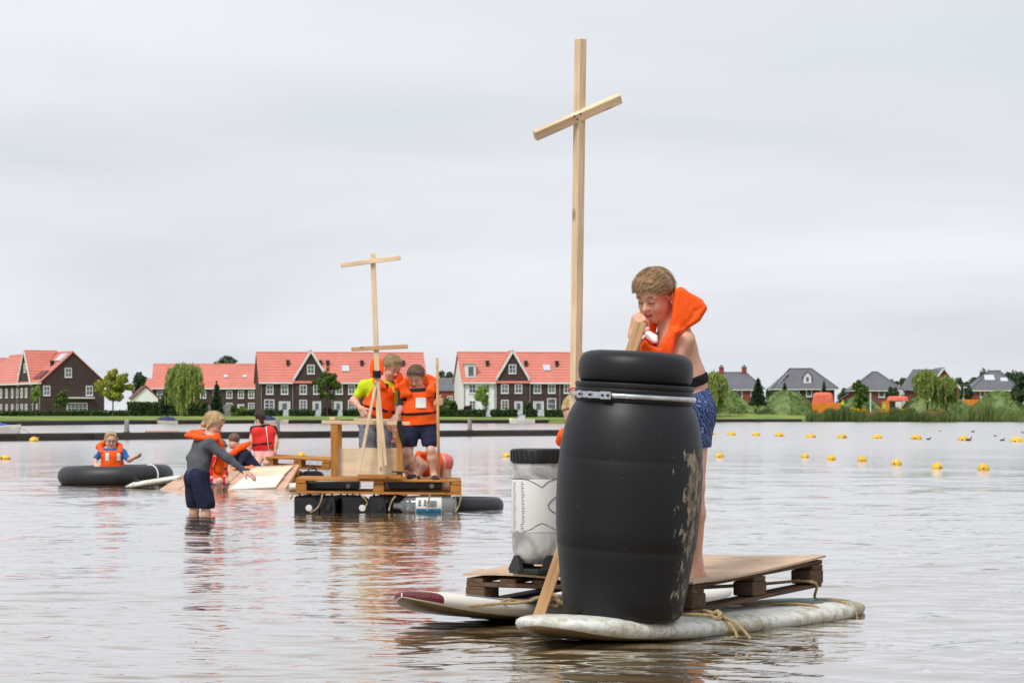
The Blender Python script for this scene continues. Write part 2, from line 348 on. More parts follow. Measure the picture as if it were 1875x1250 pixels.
quay(1290, 1468, 'quay_wall', 'short dark quay wall below the grass mounds right of the barrel')

# ---- grass mounds
M['mound'] = mat('mound_grass', (.18,.245,.075), (.075,.12,.035), scale=.45, rough=.95, detail=9, bump=1.0, bscale=3)
M['tuft'] = leafmat('mound_weeds', (.06,.13,.025), (.20,.29,.07))
def mound(i, px, py, Y, hw, dr, label):
    hw *= 1.25; zt = P(px, py, Y)[2]; z0 = 1.2; h = zt-z0; rx = hw/F*Y; c = P(px, 762, Y); rg = np.random.default_rng(50+i)
    n, k = 64, 22; vs = []; fs = []
    ph = rg.uniform(0, 6, 6)
    def hgt(u, th):
        s = .5+.5*np.cos(math.pi*np.clip(u,0,1)**1.12); return h*np.clip(s,0,1)**.92*(1+.10*np.sin(2*th+ph[0])*u+.06*np.sin(5*th+ph[1]+4*u))
    for a in range(k+1):
        u = a/k
        for j in range(n):
            th = j/n*2*math.pi; rr = u*(1+.08*math.sin(3*th+ph[2])+.05*math.sin(7*th+ph[3]))
            z = hgt(u, th)+(.12*math.sin(9*th+ph[4]+u*8)*u*(1-u)*4)*.5
            vs.append((c[0]+rx*rr*math.cos(th), Y+dr*rr*math.sin(th), z0-.3+z+.3*(1-u)))
    idx = np.arange((k+1)*n).reshape(k+1,n)
    for a in range(k):
        for j in range(n): fs.append((idx[a,j],idx[a+1,j],idx[a+1,(j+1)%n],idx[a,(j+1)%n]))
    me = bpy.data.meshes.new('grass_mound'); me.from_pydata(vs, [], fs)
    o = obj('grass_mound', me, M['mound'], smooth=True); tag(o, kind='structure')
    # weeds
    mb = MB(); nn = 1500
    u = np.sqrt(rg.uniform(0,1,nn)); th = rg.uniform(math.pi, 2*math.pi, nn)
    for q in range(nn):
        z = hgt(u[q], th[q])+z0-.05; x = c[0]+rx*u[q]*math.cos(th[q]); y = Y+dr*u[q]*math.sin(th[q])
        a = rg.uniform(0,6.28); w = rg.uniform(.12,.35); hh = rg.uniform(.1,.42); d = np.array([math.cos(a),math.sin(a),0])*w
        b0 = np.array([x,y,z-.1]); mb.add([b0-d, b0+d, b0+d*.4+V(rg.normal(0,.15),rg.normal(0,.15),hh)],[(0,1,2)])
    w = mb.build('weeds', M['tuft'], o); w['kind'] = 'stuff'
for i, a in enumerate(MOUNDS): mound(i, *a, '')
# ================================================================== houses
M['brick_dark'] = rowmat('dark_brown_brick', (.082,.053,.049), (.056,.037,.035), .30, .25, var=.22, vscale=1.2, rough=.85)
M['brick_red'] = rowmat('red_brick', (.30,.075,.055), (.20,.05,.04), .30, .25, var=.22, vscale=1.2, rough=.85)
M['brick_brown'] = rowmat('brown_brick', (.20,.085,.065), (.13,.06,.05), .30, .25, var=.22, vscale=1.2, rough=.85)
M['stucco'] = mat('white_stucco', (.88,.88,.87), (.80,.81,.80), scale=.8, rough=.85)
M['tile_red'] = rowmat('red_roof_tiles', (.64,.22,.17), (.44,.13,.10), .46, .16, var=.14, vscale=.35, rough=.55, bump=.5)
M['tile_grey'] = rowmat('grey_roof_tiles', (.155,.155,.175), (.10,.10,.115), .36, .16, var=.12, vscale=.35, rough=.5, bump=.5)
M['white_paint'] = mat('white_paint', (.80,.80,.79), (.70,.70,.70), scale=2, rough=.5)
M['door_paint'] = mat('pale_door_paint', (.55,.60,.66), (.48,.53,.60), scale=2, rough=.5)
M['pane'] = mat('window_glass', (.13,.15,.18), (.04,.045,.055), scale=1.1, rough=.06, spec=.9)
M['pipe'] = mat('grey_pipe', (.30,.31,.34), (.22,.23,.25), rough=.5)
M['vent'] = mat('black_vent', (.02,.02,.022), rough=.6)
M['solar'] = mat('solar_panel', (.035,.04,.06), (.02,.022,.035), rough=.12, spec=.8)
M['skylight'] = mat('skylight_glass', (.62,.65,.70), (.5,.54,.6), rough=.15)
M['plinth'] = mat('plinth', (.5,.49,.47), rough=.8)

_wm = {}
def window_mesh(w, h, style):
    k = (round(w,2), round(h,2), style)
    if k in _wm: return _wm[k]
    fr = MB(); t = .13
    fr.box((-w/2,-.07,0),(-w/2+t,.02,h)); fr.box((w/2-t,-.07,0),(w/2,.02,h))
    fr.box((-w/2+t,-.068,0),(w/2-t,.02,t)); fr.box((-w/2+t,-.068,h-t),(w/2-t,.02,h))
    nx, ny = {'cross':(2,2),'tall':(2,3),'wide':(5,3),'plain':(1,1),'bar':(1,2)}[style]
    for i in range(1,nx): x = -w/2+t+(w-2*t)*i/nx; fr.box((x-.035,-.055,t),(x+.035,.015,h-t))
    for j in range(1,ny): z = t+(h-2*t)*j/ny; fr.box((-w/2+t,-.05,z-.035),(w/2-t,.01,z+.035))
    fr.box((-w/2-.06,-.12,-.07),(w/2+.06,.0,0))
    pn = MB().box((-w/2+t*.5,-.03,t*.5),(w/2-t*.5,-.012,h-t*.5))
    def me(mb, n, mt):
        x = bpy.data.meshes.new(n); x.from_pydata(np.vstack(mb.v).tolist(), [], mb.f); x.materials.append(M[mt]); return x
    _wm[k] = (me(fr,'window','white_paint'), me(pn,'pane','pane')); return _wm[k]
def window(par, x, y, z, w, h, rz=0, style='cross', name='window'):
    a, b = window_mesh(w, h, style)
    o = bpy.data.objects.new(name, a); COL.objects.link(o); o.parent = par; o.location = (x,y,z); o.rotation_euler = (0,0,rz)
    p = bpy.data.objects.new('pane', b); COL.objects.link(p); p.parent = o
    return o
_dm = {}
def door(par, x, y, z, w, h, rz=0, wide=False):
    k = (round(w,1),round(h,1))
    if k not in _dm:
        mb = MB(); t = .12
        mb.box((-w/2,-.08,0),(-w/2+t,.02,h)); mb.box((w/2-t,-.08,0),(w/2,.02,h)); mb.box((-w/2+t,-.078,h-t),(w/2-t,.02,h))
        leaf = MB().box((-w/2+t,-.045,0),(w/2-t,.0,h-t)); leaf.box((-w/2+t+.08,-.06,.12),(w/2-t-.08,-.044,h*.38))
        gl = MB().box((-w*.2,-.065,h*.45),(w*.2,-.043,h*.86)); hd = MB().box((w/2-t-.16,-.11,h*.42),(w/2-t-.08,-.044,h*.46))
        r = []
        for b, n, mt in ((mb,'door','white_paint'),(leaf,'door_leaf','door_paint'),(gl,'pane','pane'),(hd,'handle','pipe')):
            q = bpy.data.meshes.new(n); q.from_pydata(np.vstack(b.v).tolist(), [], b.f); q.materials.append(M[mt]); r.append(q)
        _dm[k] = r
    ms = _dm[k]; o = bpy.data.objects.new('door', ms[0]); COL.objects.link(o); o.parent = par; o.location = (x,y,z); o.rotation_euler = (0,0,rz)
    for q, n in zip(ms[1:], ('door_leaf','pane','handle')):
        c = bpy.data.objects.new(n, q); COL.objects.link(c); c.parent = o
    return o

class House:
    """front at local y=0 facing -y, x to the right along the facade"""
    def __init__(s, label, px0, Y0, L, rz, depth, zg, cat='house', name='terraced_house'):
        p = P(px0, 762, Y0); s.o = thing(name, label, cat, (p[0],p[1],zg), rz); s.X0, s.Y0, s.rz, s.L, s.D, s.zg = p[0], p[1], rz, L, depth, zg
        s.tm = 'tile_red'; s.wm = 'brick_dark'
    def t(s, px):
        k = (px-CX)/F; c, n = math.cos(s.rz), math.sin(s.rz); return (k*s.Y0-s.X0)/(c-k*n)
    def z(s, py, t, back=0):
        Y = s.Y0+t*math.sin(s.rz)+back*math.cos(s.rz); return H-(py-HY)/F*Y-s.zg
    def body(s, ze, zr, x0=0, x1=None, wall=None, end_l=None, end_r=None, oh=.35):
        x1 = s.L if x1 is None else x1; D = s.D; s.ze, s.zr = ze, zr; wall = wall or s.wm
        MB().prism([(x0,0,-1),(x0,D,-1),(x0,D,ze),(x0,D/2,zr-.12),(x0,0,ze)][::-1], (x1-x0,0,0)).build('wall', M[wall], s.o)
    def roof(s, x0, x1, oh=.35, tm=None, th=.16):
        D, ze, zr = s.D, s.ze, s.zr; sl = (zr-ze)/(D/2); e = oh
        for sg in (0, 1):
            ya, yb = (-e, D/2) if sg == 0 else (D+e, D/2)
            za = ze-e*sl; pl = [(x0,ya,za),(x0,yb,zr),(x0,yb,zr+th),(x0,ya,za+th)]
            if sg: pl = pl[::-1]
            MB().prism(pl[::-1], (x1-x0,0,0)).build('roof', M[tm or s.tm], s.o)
        MB().prism([(x0-.02,D/2-.16,zr+.06),(x0-.02,D/2,zr+.27),(x0-.02,D/2+.16,zr+.06)][::-1], (x1-x0+.04,0,0)).build('ridge_cap', M[tm or s.tm], s.o)
    def gutter(s, x0, x1):
        MB().box((x0,-.50,s.ze-.42),(x1,-.02,s.ze-.16)).build('gutter', M['white_paint'], s.o)
    def pipe(s, x, z1=None):
        MB().tube([(x,-.12,-.2),(x,-.12,(z1 or s.ze)-.42)], .07, 6).build('downpipe', M['pipe'], s.o)
    def cross_gable(s, xa, xb, zb, za, proud=.12, wall=None, trim=True):
        xm = (xa+xb)/2; D = s.D; sl = (s.zr-s.ze)/(D/2)
        yb = min((za-s.ze)/sl, D/2); yc = (zb-s.ze)/sl
        MB().prism([(xa,-proud,-1),(xb,-proud,-1),(xb,-proud,zb),(xm,-proud,za),(xa,-proud,zb)], (0,max(yb,.6)*.6+proud,0)).build('gable_wall', M[wall or s.wm], s.o)
        for sx, x in ((-1,xa),(1,xb)):
            A = V(x+sx*.12,-proud-.18,zb-.1); B = V(xm,-proud-.18,za+.16); C = V(xm,D/2,za+.16); E = V(x+sx*.12,max(yc,.3),zb-.1)
            q = [A,B,C,E] if sx < 0 else [B,A,E,C]
            q = [v+V(0,0,.03) for v in q]
            lo = [v-V(0,0,.14) for v in q]
            MB().add(q+lo, [(0,1,2,3),(7,6,5,4),(0,4,5,1),(1,5,6,2),(2,6,7,3),(3,7,4,0)]).build('gable_roof', M[s.tm], s.o)
            if trim:
                d = unit(B-A); n = np.cross(d, V(0,1,0)); n = n if n[2] > 0 else -n
                MB().obox((A+B)/2+V(0,-.05,0)-n*.05, (d,V(0,1,0),n), (np.linalg.norm(B-A)/2+.1,.06,.17)).build('bargeboard', M['white_paint'], s.o)
                MB().box((x-.3 if sx<0 else x-.02,-proud-.2,zb-.55),(x+.02 if sx<0 else x+.3,-.02,zb-.18)).build('kneeler', M['white_paint'], s.o)
    def roofpt(s, x, f):   # f: 0 eave .. 1 ridge on the front slope
        return V(x, f*s.D/2, s.ze+f*(s.zr-s.ze))
    def roofvent(s, x, f):
        p = s.roofpt(x, f); mb = MB().box((x-.22,p[1]-.1,p[2]-.1),(x+.22,p[1]+.45,p[2]+.95)); mb.box((x-.3,p[1]-.18,p[2]+.9),(x+.3,p[1]+.5,p[2]+1.05)); mb.build('roof_vent', M['vent'], s.o)
    def onroof(s, x, f, w, h, name, mt, th=.12):
        p = s.roofpt(x, f); sl = unit(V(0, s.D/2, s.zr-s.ze)); n = np.cross(V(1,0,0), sl)
        MB().obox(p+n*.2, (V(1,0,0),sl,n), (w/2,h/2,th)).build(name, M[mt], s.o)
    def win(s, px, py, w=1.15, h=1.5, style='cross'):
        t = s.t(px); z = s.z(py, t); return window(s.o, t, s._y(t)-.0, z-h/2, w, h, 0, style)
    def _y(s, t):
        return -.125 if getattr(s,'g',None) and s.g[0] <= t <= s.g[1] else -.005

def terrace(label, px0, px1, Y0, rz, zg, gab, white_to=None):
    h = House(label, px0, Y0, 1, rz, 9.2, zg); h.L = h.t(px1); L = h.L
    ze = h.z(697.5, 0); zr = h.z(646.5, 0, 4.6)
    h.body(ze, zr, 0, L) if not white_to else None
    if white_to:
        xw = h.t(white_to); h.body(ze, zr, 0, xw, 'stucco'); h.body(ze, zr, xw+.004, L)
    if gab: h.g = (h.t(gab[0]), h.t(gab[1]))
    h.roof(-.25, L+.25); return h

RZ = R(10)
# ---- row B (behind the middle raft)
h = terrace('brown brick terrace with red roof and gable, behind the middle raft', 476, 780, 432, RZ, .95, (539, 599))
g0, g1 = h.g; h.cross_gable(g0, g1, h.z(691,g0), h.z(643,(g0+g1)/2)); h.gutter(-.2, g0-.3); h.gutter(g1+.3, h.L+.2)
for px in (494,521,621,644,672,700,728,755): h.win(px, 713)
for px in (555,580): h.win(px, 713)
h.win(569, 676, 1.2, 1.45); h.win(493, 742, 1.6, 1.9, 'tall'); h.win(555, 742, 1.2, 1.75, 'tall'); h.win(644,742,1.2,1.75,'tall'); h.win(700,742,1.5,1.8,'tall'); h.win(755,742,1.2,1.75,'tall')
for px in (521, 580, 619, 672, 728):
    t = h.t(px); door(h.o, t, h._y(t), .05, 1.35 if px != 521 else 1.8, 2.35)
for px in (478.5, 536, 608, 688): h.pipe(h.t(px))
for px in (530,590,603,666,742): h.roofvent(h.t(px), .52)
h.onroof(h.t(635), .42, 1.15, 1.3, 'skylight', 'skylight'); h.onroof(h.t(560)-9999 if False else h.t(715), .42, 1.15, 1.3, 'skylight', 'skylight')
# ---- row C (white end house, behind the mast)
h = terrace('terrace with white stucco end and brown gable, behind the tall mast', 848, 1160, 430, RZ, .95, (910.5, 966.5), white_to=909)
g0, g1 = h.g; h.cross_gable(g0, g1, h.z(690,g0), h.z(643,(g0+g1)/2)); h.gutter(-.2, g0-.3); h.gutter(g1+.3, h.L+.2)
for px in (865, 890, 924, 949, 984, 1010, 1039, 1068): h.win(px, 711.5, 1.2, 1.45)
h.win(938, 675.5, 1.2, 1.45); h.win(865,742,1.1,1.6,'tall'); h.win(924,741,1.2,1.6,'tall'); h.win(1010,739,1.45,1.75,'bar'); h.win(1039,741,1.2,1.6,'tall')
for px, w in ((890,1.2),(949,1.3),(986,1.7),(1065,1.3)): t = h.t(px); door(h.o, t, h._y(t), .05, w, 2.35)
for px in (850, 906, 970, 1025): h.pipe(h.t(px))
for px in (897, 955, 968, 1025): h.roofvent(h.t(px), .5)
h.onroof(h.t(1005), .45, 1.15, 1.3, 'skylight', 'skylight')
x = h.t(863); p = h.roofpt(x, .12)
d = MB().box((x-.8,p[1]-.1,p[2]-.35),(x+.8,p[1]+2.6,p[2]+2.15)).build('dormer', M['white_paint'], h.o)
dr = MB().box((x-.95,p[1]-.3,p[2]+2.16),(x+.95,p[1]+2.8,p[2]+2.3)).build('dormer_roof', M['plinth'], d)
w = window(h.o, x, p[1]-.11, p[2]+.1, 1.1, 1.8, 0, 'plain')
MB().box((x-.6,p[1]-.2,p[2]-.33),(x+.6,p[1]-.102,p[2]+.02)).build('apron', M['brick_red'], d)
# ---- row A (farther, lower looking)
h = House('long red roofed brick house half hidden behind the weeping willow', 279, 525, 1, R(2), 9.2, .95); h.L = h.t(470)
ze = h.z(708.5,0); zr = h.z(668,0,4.6); h.body(ze, zr); h.roof(-.25, h.L+.25); h.gutter(-.2, h.L+.2)
for px in (293, 324, 340, 372, 395, 420, 441, 460): h.win(px, 722, 1.15, 1.45)
for px in (293, 420, 460): h.win(px, 745, 1.2, 1.6, 'tall')
for px in (340, 441): t = h.t(px); door(h.o, t, -.005, .05, 1.3, 2.3)
for px in (412, 447): h.onroof(h.t(px), .45, .75, .7, 'skylight', 'skylight')
# ---- left corner house: gable end to the viewer, facade running off to the left
h = House('brown corner house with big gable end and red roof beside young trees', 75, 430, 34, -R(63), 10.4, .8)
cx, cy = P(75, 762, 430)[:2]; h.o.location = (cx-34*math.cos(h.rz), cy-34*math.sin(h.rz), .8)
ze = h.z(698, 0); zr = H+116/F*436-.8
h.body(ze, zr); h.roof(-.25, 34.22); h.gutter(-.2, 34.2)
def gx(px, py=0):   # position along the gable end for a photo column
    k = (px-CX)/F; c, n = math.cos(h.rz), math.sin(h.rz)   # e_y = (-n, c)
    return (k*cy-cx)/(-n-k*c)
for px, py, w, hh, st in ((125,682,1.15,1.5,'cross'),(85.5,715,1.15,1.55,'cross'),(163.5,715,1.15,1.55,'cross'),(141,745,3.4,1.35,'wide')):
    y = gx(px); Yw = cy+y*math.cos(h.rz); window(h.o, 34.005, y, H-(py-HY)/F*Yw-.8-hh/2, w, hh, R(90), st)
y = gx(142); MB().box((34.0,y-2.6,3.0),(34.7,y+2.6,3.2)).build('canopy', M['white_paint'], h.o)
for k, x in enumerate((31.7,29.6,26.6,24.2,21.4,18.6,15.4,12.2,9.4)):
    window(h.o, x, -.005 if not 23<x<29 else -.125, 3.2, 1.05, 1.5); window(h.o, x, -.005 if not 23<x<29 else -.125, .45, 1.1, 1.7, 0, 'tall')
h.cross_gable(22.6, 29.2, 5.6, 10.6); window(h.o, 25.9, -.125, 7.2, 1.1, 1.45)
for x in (33.7, 30.2, 21.6): h.pipe(x)
h.onroof(31.6, .80, 3.0, 1.7, 'solar_panel', 'skylight'); h.onroof(31.2, .2, 3.6, 1.9, 'solar_panel', 'solar'); h.roofvent(31.0, .5)
h.onroof(19.5, .35, 3.4, 1.8, 'solar_panel', 'skylight')
h = House('red roofed terrace end at the far left edge behind the corner house', -40, 470, 13, R(4), 9, .9)
ze = 5.6; h.body(ze, 10.0); h.roof(-.25, 13.2); h.gutter(-.2, 13.2); h.onroof(9.5,.4,2.5,1.7,'solar_panel','skylight')
for x in (2.5,5.5,9,11.5): window(h.o, x, -.005, 3.2, 1.1, 1.5)
# ---- little white gabled house in the gap
h = House('small white gabled house glimpsed behind the yellow green tree', 245, 520, 4.6, R(14), 7, .9, name='cottage')
MB().prism([(0,0,-1),(4.6,0,-1),(4.6,0,3.6),(2.3,0,5.6),(0,0,3.6)], (0,7,0)).build('wall', M['stucco'], h.o)
for sx in (-1,1):
    A = V(2.3+sx*2.6,-.3,3.4); B = V(2.3,-.3,5.8); Q = [A,B,B+V(0,7.6,0),A+V(0,7.6,0)]; 
    MB().add(Q+[v+V(0,0,.15) for v in Q], [(0,1,2,3),(7,6,5,4),(0,4,5,1),(1,5,6,2),(2,6,7,3),(3,7,4,0)]).build('roof', M['brick_brown'], h.o)
window(h.o, 3.0, -.005, 1.4, 1.0, 1.5); window(h.o, 1.2, -.005, 1.4, .8, 1.2)
h = House('low pink roofed house in the gap left of the willow', 262, 560, 9, R(-6), 8, .9, name='cottage'); h.wm = 'brick_red'; h.body(4.2, 7.6); h.roof(-.2, 9.2); h.gutter(-.2,9.2); window(h.o,2,-.005,1.2,1.2,1.5); window(h.o,5,-.005,1.2,1.2,1.5)
# ---- dark red sheds between the two terraces
h = House('dark red brick house seen between the two brown terraces', 800, 620, 8, R(-8), 8, .9, name='cottage'); h.wm = 'brick_red'; h.tm = 'tile_grey'; h.body(6.0, 8.6); h.roof(-.2, 8.2); window(h.o,3,-.005,3.2,1.2,1.5); window(h.o,6,-.005,3.2,1.2,1.5)

# ---- detached houses with hipped grey roofs on the right
def hip_house(label, pxl, pxr, pye, pxa, pxb, pyr, Y, zg=1.6, wall='brick_red', rz=0, depth=11, oh=.6):
    s = F/Y; h = House(label, pxl, Y, (pxr-pxl)/s, rz, depth, zg, name='detached_house'); L = h.L; h.tm = 'tile_grey'
    ze = h.z(pye, 0); zr = h.z(pyr, 0, depth/2); ra = (pxa-pxl)/s; rb = (pxb-pxl)/s; h.ze, h.zr = ze, zr
    MB().box((oh,oh,-1),(L-oh,depth-oh,ze-.02)).build('wall', M[wall], h.o)
    MB().box((0,0,ze-.32),(L,depth,ze-.004)).build('fascia', M['white_paint'], h.o)
    A,B,C,D = V(-.1,-.1,ze),V(L+.1,-.1,ze),V(L+.1,depth+.1,ze),V(-.1,depth+.1,ze); r0,r1 = V(ra,depth/2,zr),V(rb,depth/2,zr)
    MB().add([A,B,C,D,r0,r1], [(0,1,5,4),(1,2,5),(2,3,4,5),(3,0,4),(3,2,1,0)]).build('roof', M['tile_grey'], h.o)
    for a, b in ((A,r0),(B,r1),(r0,r1)):
        MB().tube([a+V(0,0,.03),b+V(0,0,.05)], .14, 6).build('hip_tile', M['tile_grey'], h.o)
    h.oh = oh; return h
def brick_chimney(h, x, y, z0, z1):
    c = MB().box((x-.45,y-.45,z0),(x+.45,y+.45,z1)).build('chimney', M['brick_red'], h.o); MB().box((x-.6,y-.6,z1+.003),(x+.6,y+.6,z1+.16)).build('chimney_cap', M['plinth'], c)
    MB().box((x-.2,y-.2,z1+.163),(x+.2,y+.2,z1+.45)).build('chimney_pot', M['vent'], c)
h = hip_house('brick house with grey hipped roof and two brick chimneys', 1296, 1399, 711.5, 1324, 1370, 682, 530)
for px in (1325, 1367): brick_chimney(h, (px-1296)/F*530, 5.5, h.zr-1, h.zr+1.05)
for px in (1325, 1355, 1380): window(h.o, (px-1296)/F*530, h.oh-.005, h.z(727,0), 1.1, 1.6, 0, 'plain')
h = hip_house('large grey hip roofed house with small white dormer', 1415, 1534, 710.5, 1451, 1491.5, 675, 545, wall='brick_dark')
for px in (1435, 1459, 1482, 1508): window(h.o, (px-1415)/F*545, h.oh-.005, h.z(726,0), 1.2, 1.8, 0, 'plain')
x = (1480-1415)/F*545; y = 5.5*.42; z = h.ze+(h.zr-h.ze)*.42
d = MB().prism([(x-.75,y-.9,z-.7),(x+.75,y-.9,z-.7),(x+.75,y-.9,z+.7),(x,y-.9,z+1.6),(x-.75,y-.9,z+.7)], (0,2.6,0)).build('dormer', M['white_paint'], h.o)
for sx in (-1,1):
    A = V(x+sx*1.0,y-1.1,z+.55); B = V(x,y-1.1,z+1.75); Q = [A,B,B+V(0,3,0),A+V(0,3,0)]; MB().add(Q+[v+V(0,0,.14) for v in Q], [(0,1,2,3),(7,6,5,4),(0,4,5,1),(1,5,6,2),(2,6,7,3),(3,7,4,0)]).build('dormer_roof', M['tile_grey'], d)
MB().box((x-.25,y-.96,z-.3),(x+.25,y-.895,z+.6)).build('pane', M['pane'], d)
for k in range(3):
    f0 = .18+.2*k; c = V((1451-1415)/F*545*f0+.55, 5.5*f0+1.9*(1-f0), h.ze+(h.zr-h.ze)*f0+.25)
    ex = unit(V(0,1,0)); sl = unit(V((1451-1415)/F*545,0,(h.zr-h.ze))); MB().obox(c, (ex,sl,np.cross(ex,sl)), (1.3,.75,.06)).build('solar_panel', M['skylight'], h.o)
h = House('small red brick annex with single pitched grey roof and solar panels', 1533, 560, 3.8, R(-6), 7, 1.6, name='annex'); h.tm = 'tile_grey'
MB().prism([(0,0,-1),(3.8,0,-1),(3.8,0,4.9),(0,0,2.2)], (0,6,0)).build('wall', M['brick_red'], h.o)
MB().prism([(-.3,-.3,2.05),(4.0,-.3,5.1),(4.0,-.3,5.35),(-.3,-.3,2.3)], (0,6.6,0)).build('roof', M['tile_grey'], h.o)
window(h.o, 2.9, -.005, .8, .9, 1.3, 0, 'plain')
h = hip_house('brown brick house with pyramid roof and solar panels on its left slope', 1560, 1653, 713, 1604, 1613, 681, 535, wall='brick_brown')
for px in (1580, 1615, 1638): window(h.o, (px-1560)/F*535, h.oh-.005, h.z(727,0), 1.2, 1.7, 0, 'plain')
# photovoltaic field follows the left slope
for k in range(3):
    f0 = .22+.22*k; q = V(4.7*f0-.1, 5.5*f0+2.2*(1-f0), h.ze+(h.zr-h.ze)*f0+.28); ey = V(0,1,0); sl = unit(V(4.7,0,h.zr-h.ze)); MB().obox(q,(ey,sl,np.cross(ey,sl)),(1.1*(1.2-f0),.6,.05)).build('solar_panel', M['skylight'], h.o)
h = House('brick house with steep gable half hidden by the weeping willows', 1700, 545, 1, 0, 12, 1.6, name='detached_house'); h.tm = 'tile_grey'
gx0, gx1, gm = 0, (1757-1700)/F*545, (1728-1700)/F*545; ze = h.z(711,0); zr = h.z(675,0)
MB().prism([(gx0,0,-1),(gx1,0,-1),(gx1,0,ze),(gm,0,zr),(gx0,0,ze)], (0,12,0)).build('wall', M['brick_red'], h.o)
for sx, x in ((-1,gx0-.3),(1,gx1+.3)):
    A = V(x,-.4,ze-.3); B = V(gm,-.4,zr+.12); Q = [A,B,B+V(0,12.8,0),A+V(0,12.8,0)]
    MB().add(Q+[v+V(0,0,.2) for v in Q], [(0,1,2,3),(7,6,5,4),(0,4,5,1),(1,5,6,2),(2,6,7,3),(3,7,4,0)]).build('roof', M['tile_grey'], h.o)
    d = unit(B-A); n = np.cross(d,V(0,1,0)); n = n if n[2]>0 else -n
    MB().obox((A+B)/2+V(0,-.06,.0), (d,V(0,1,0),n), (np.linalg.norm(B-A)/2,.05,.16)).build('bargeboard', M['white_paint'], h.o)
window(h.o, gm, -.005, ze+.6, 1.0, 1.5); window(h.o, gm, -.005, ze-2.2, 1.3, 1.5)
wx = -(1700-1662)/F*545
MB().box((wx,.8,-1),(-.01,9,ze-.6)).build('wing_wall', M['brick_brown'], h.o)
MB().add([(wx-.5,.2,ze-.4),(0,.2,ze-.4),(0,9.4,ze-.4),(wx-.5,9.4,ze-.4),((1689-1700)/F*545-1.2,5,zr),(gm-.4,5,zr)], [(0,1,5,4),(1,2,5),(2,3,4,5),(3,0,4),(3,2,1,0)]).build('wing_roof', M['tile_grey'], h.o)
h = hip_house('brick house with grey hipped roof, skylight and solar panel at right', 1777, 1866, 713, 1820, 1838, 679, 540)
for px in (1800, 1852): window(h.o, (px-1777)/F*540, h.oh-.005, h.z(728,0), 1.0, 1.6, 0, 'plain')
sl = unit(V(0,5.5,h.zr-h.ze)); n = np.cross(V(1,0,0),sl)
for px, f0, w, hh in ((1843,.52,.9,.75),(1817,.62,1.3,1.1)):
    x = (px-1777)/F*540; MB().obox(V(x,5.5*f0,h.ze+(h.zr-h.ze)*f0)+n*.1,(V(1,0,0),sl,n),(w/1.3,hh/1.2,.06)).build('skylight', M['skylight'], h.o)
# ================================================================== trees, hedges, reeds
M['bark'] = mat('bark', (.10,.075,.05), (.05,.04,.03), scale=3, stretch=(1,1,.2), rough=.9)
LEAF = {'yellow': leafmat('leaf_yellow_green', (.18,.23,.04), (.46,.47,.08), (.5,.48,.09)),
        'willow': leafmat('leaf_willow', (.14,.21,.05), (.36,.43,.11), (.42,.47,.15)),
        'mid': leafmat('leaf_mid_green', (.05,.10,.025), (.16,.24,.05)),
        'dark': leafmat('leaf_dark_green', (.030,.060,.030), (.085,.135,.055)),
        'far': leafmat('leaf_far_green', (.055,.095,.06), (.12,.17,.09)),
        'light': leafmat('leaf_light_green', (.16,.26,.05), (.33,.44,.10)),
        'conifer': leafmat('needle_green', (.025,.055,.03), (.07,.115,.055)),
        'hedge': leafmat('hedge_green', (.025,.055,.02), (.085,.14,.045)),
        'purple': leafmat('leaf_purple', (.05,.02,.03), (.12,.05,.06)),
        'flower': leafmat('yellow_flowers', (.55,.36,.01), (.75,.55,.03)),
        'reed': leafmat('reed_blades', (.11,.17,.05), (.28,.36,.12)),
        'rush': leafmat('rush_brown', (.22,.19,.06), (.38,.26,.11), (.40,.20,.09)),
        'reed_dark': leafmat('bank_weeds', (.06,.11,.03), (.17,.22,.07))}
def quads(c, u, v):
    """one mesh out of many rhombic leaves: centres c, half axes u and v"""
    n = len(c); vs = np.stack([c-u, c-v, c+u, c+v], 1).reshape(-1,3)
    return vs, np.arange(4*n).reshape(n,4)
def quadmesh(name, vs, fs, mt, parent, loc):
    me = bpy.data.meshes.new(name); n = len(fs)
    me.vertices.add(len(vs)); me.vertices.foreach_set('co', (vs-np.asarray(loc)).astype(np.float32).ravel())
    me.loops.add(n*4); me.loops.foreach_set('vertex_index', fs.astype(np.int32).ravel())
    me.polygons.add(n); me.polygons.foreach_set('loop_start', np.arange(0,4*n,4,dtype=np.int32))
    me.update(calc_edges=True); me.validate()
    return obj(name, me, mt, parent)
def rdir(rg, n):
    d = rg.normal(size=(n,3)); return d/np.linalg.norm(d,axis=1)[:,None]
def lump_leaves(rg, lumps, n, size, shell=.45):
    """lumps: (centre, radii); leaves spread through each, denser outside"""
    w = np.array([np.prod(l[1])**(2/3) for l in lumps]); w /= w.sum(); k = rg.choice(len(lumps), n, p=w)
    C = np.array([l[0] for l in lumps])[k]; Rr = np.array([l[1] for l in lumps])[k]
    d = rdir(rg, n); rad = rg.uniform(shell**3,1,n)**(1/3)*rg.uniform(.88,1.12,n)
    c = C+d*Rr*rad[:,None]; nn = unit_rows(d+rdir(rg,n)*.9); a = unit_rows(np.cross(nn, rdir(rg,n))); b = np.cross(nn,a)
    s = size*rg.uniform(.55,1.4,n)[:,None]; return quads(c, a*s, b*s*rg.uniform(.45,.9,n)[:,None])
def unit_rows(a): return a/(np.linalg.norm(a,axis=1)[:,None]+1e-9)
TN = [100]
def trunk_mesh(rg, base, top, r, limbs, n=6):
    mb = MB(); pts = np.array([base+(top-base)*t+np.append(rg.normal(0,.012,2)*np.linalg.norm(top-base)*t,0) for t in np.linspace(0,1,6)])
    mb.tube(pts, np.linspace(r, r*.35, 6), n)
    for e in limbs:
        t = rg.uniform(.45,.9); s = base+(top-base)*t; m = (s+e)/2+V(0,0,.06*np.linalg.norm(e-s)); mb.tube([s,m,e],[r*.45,r*.3,r*.12],5)
    return mb
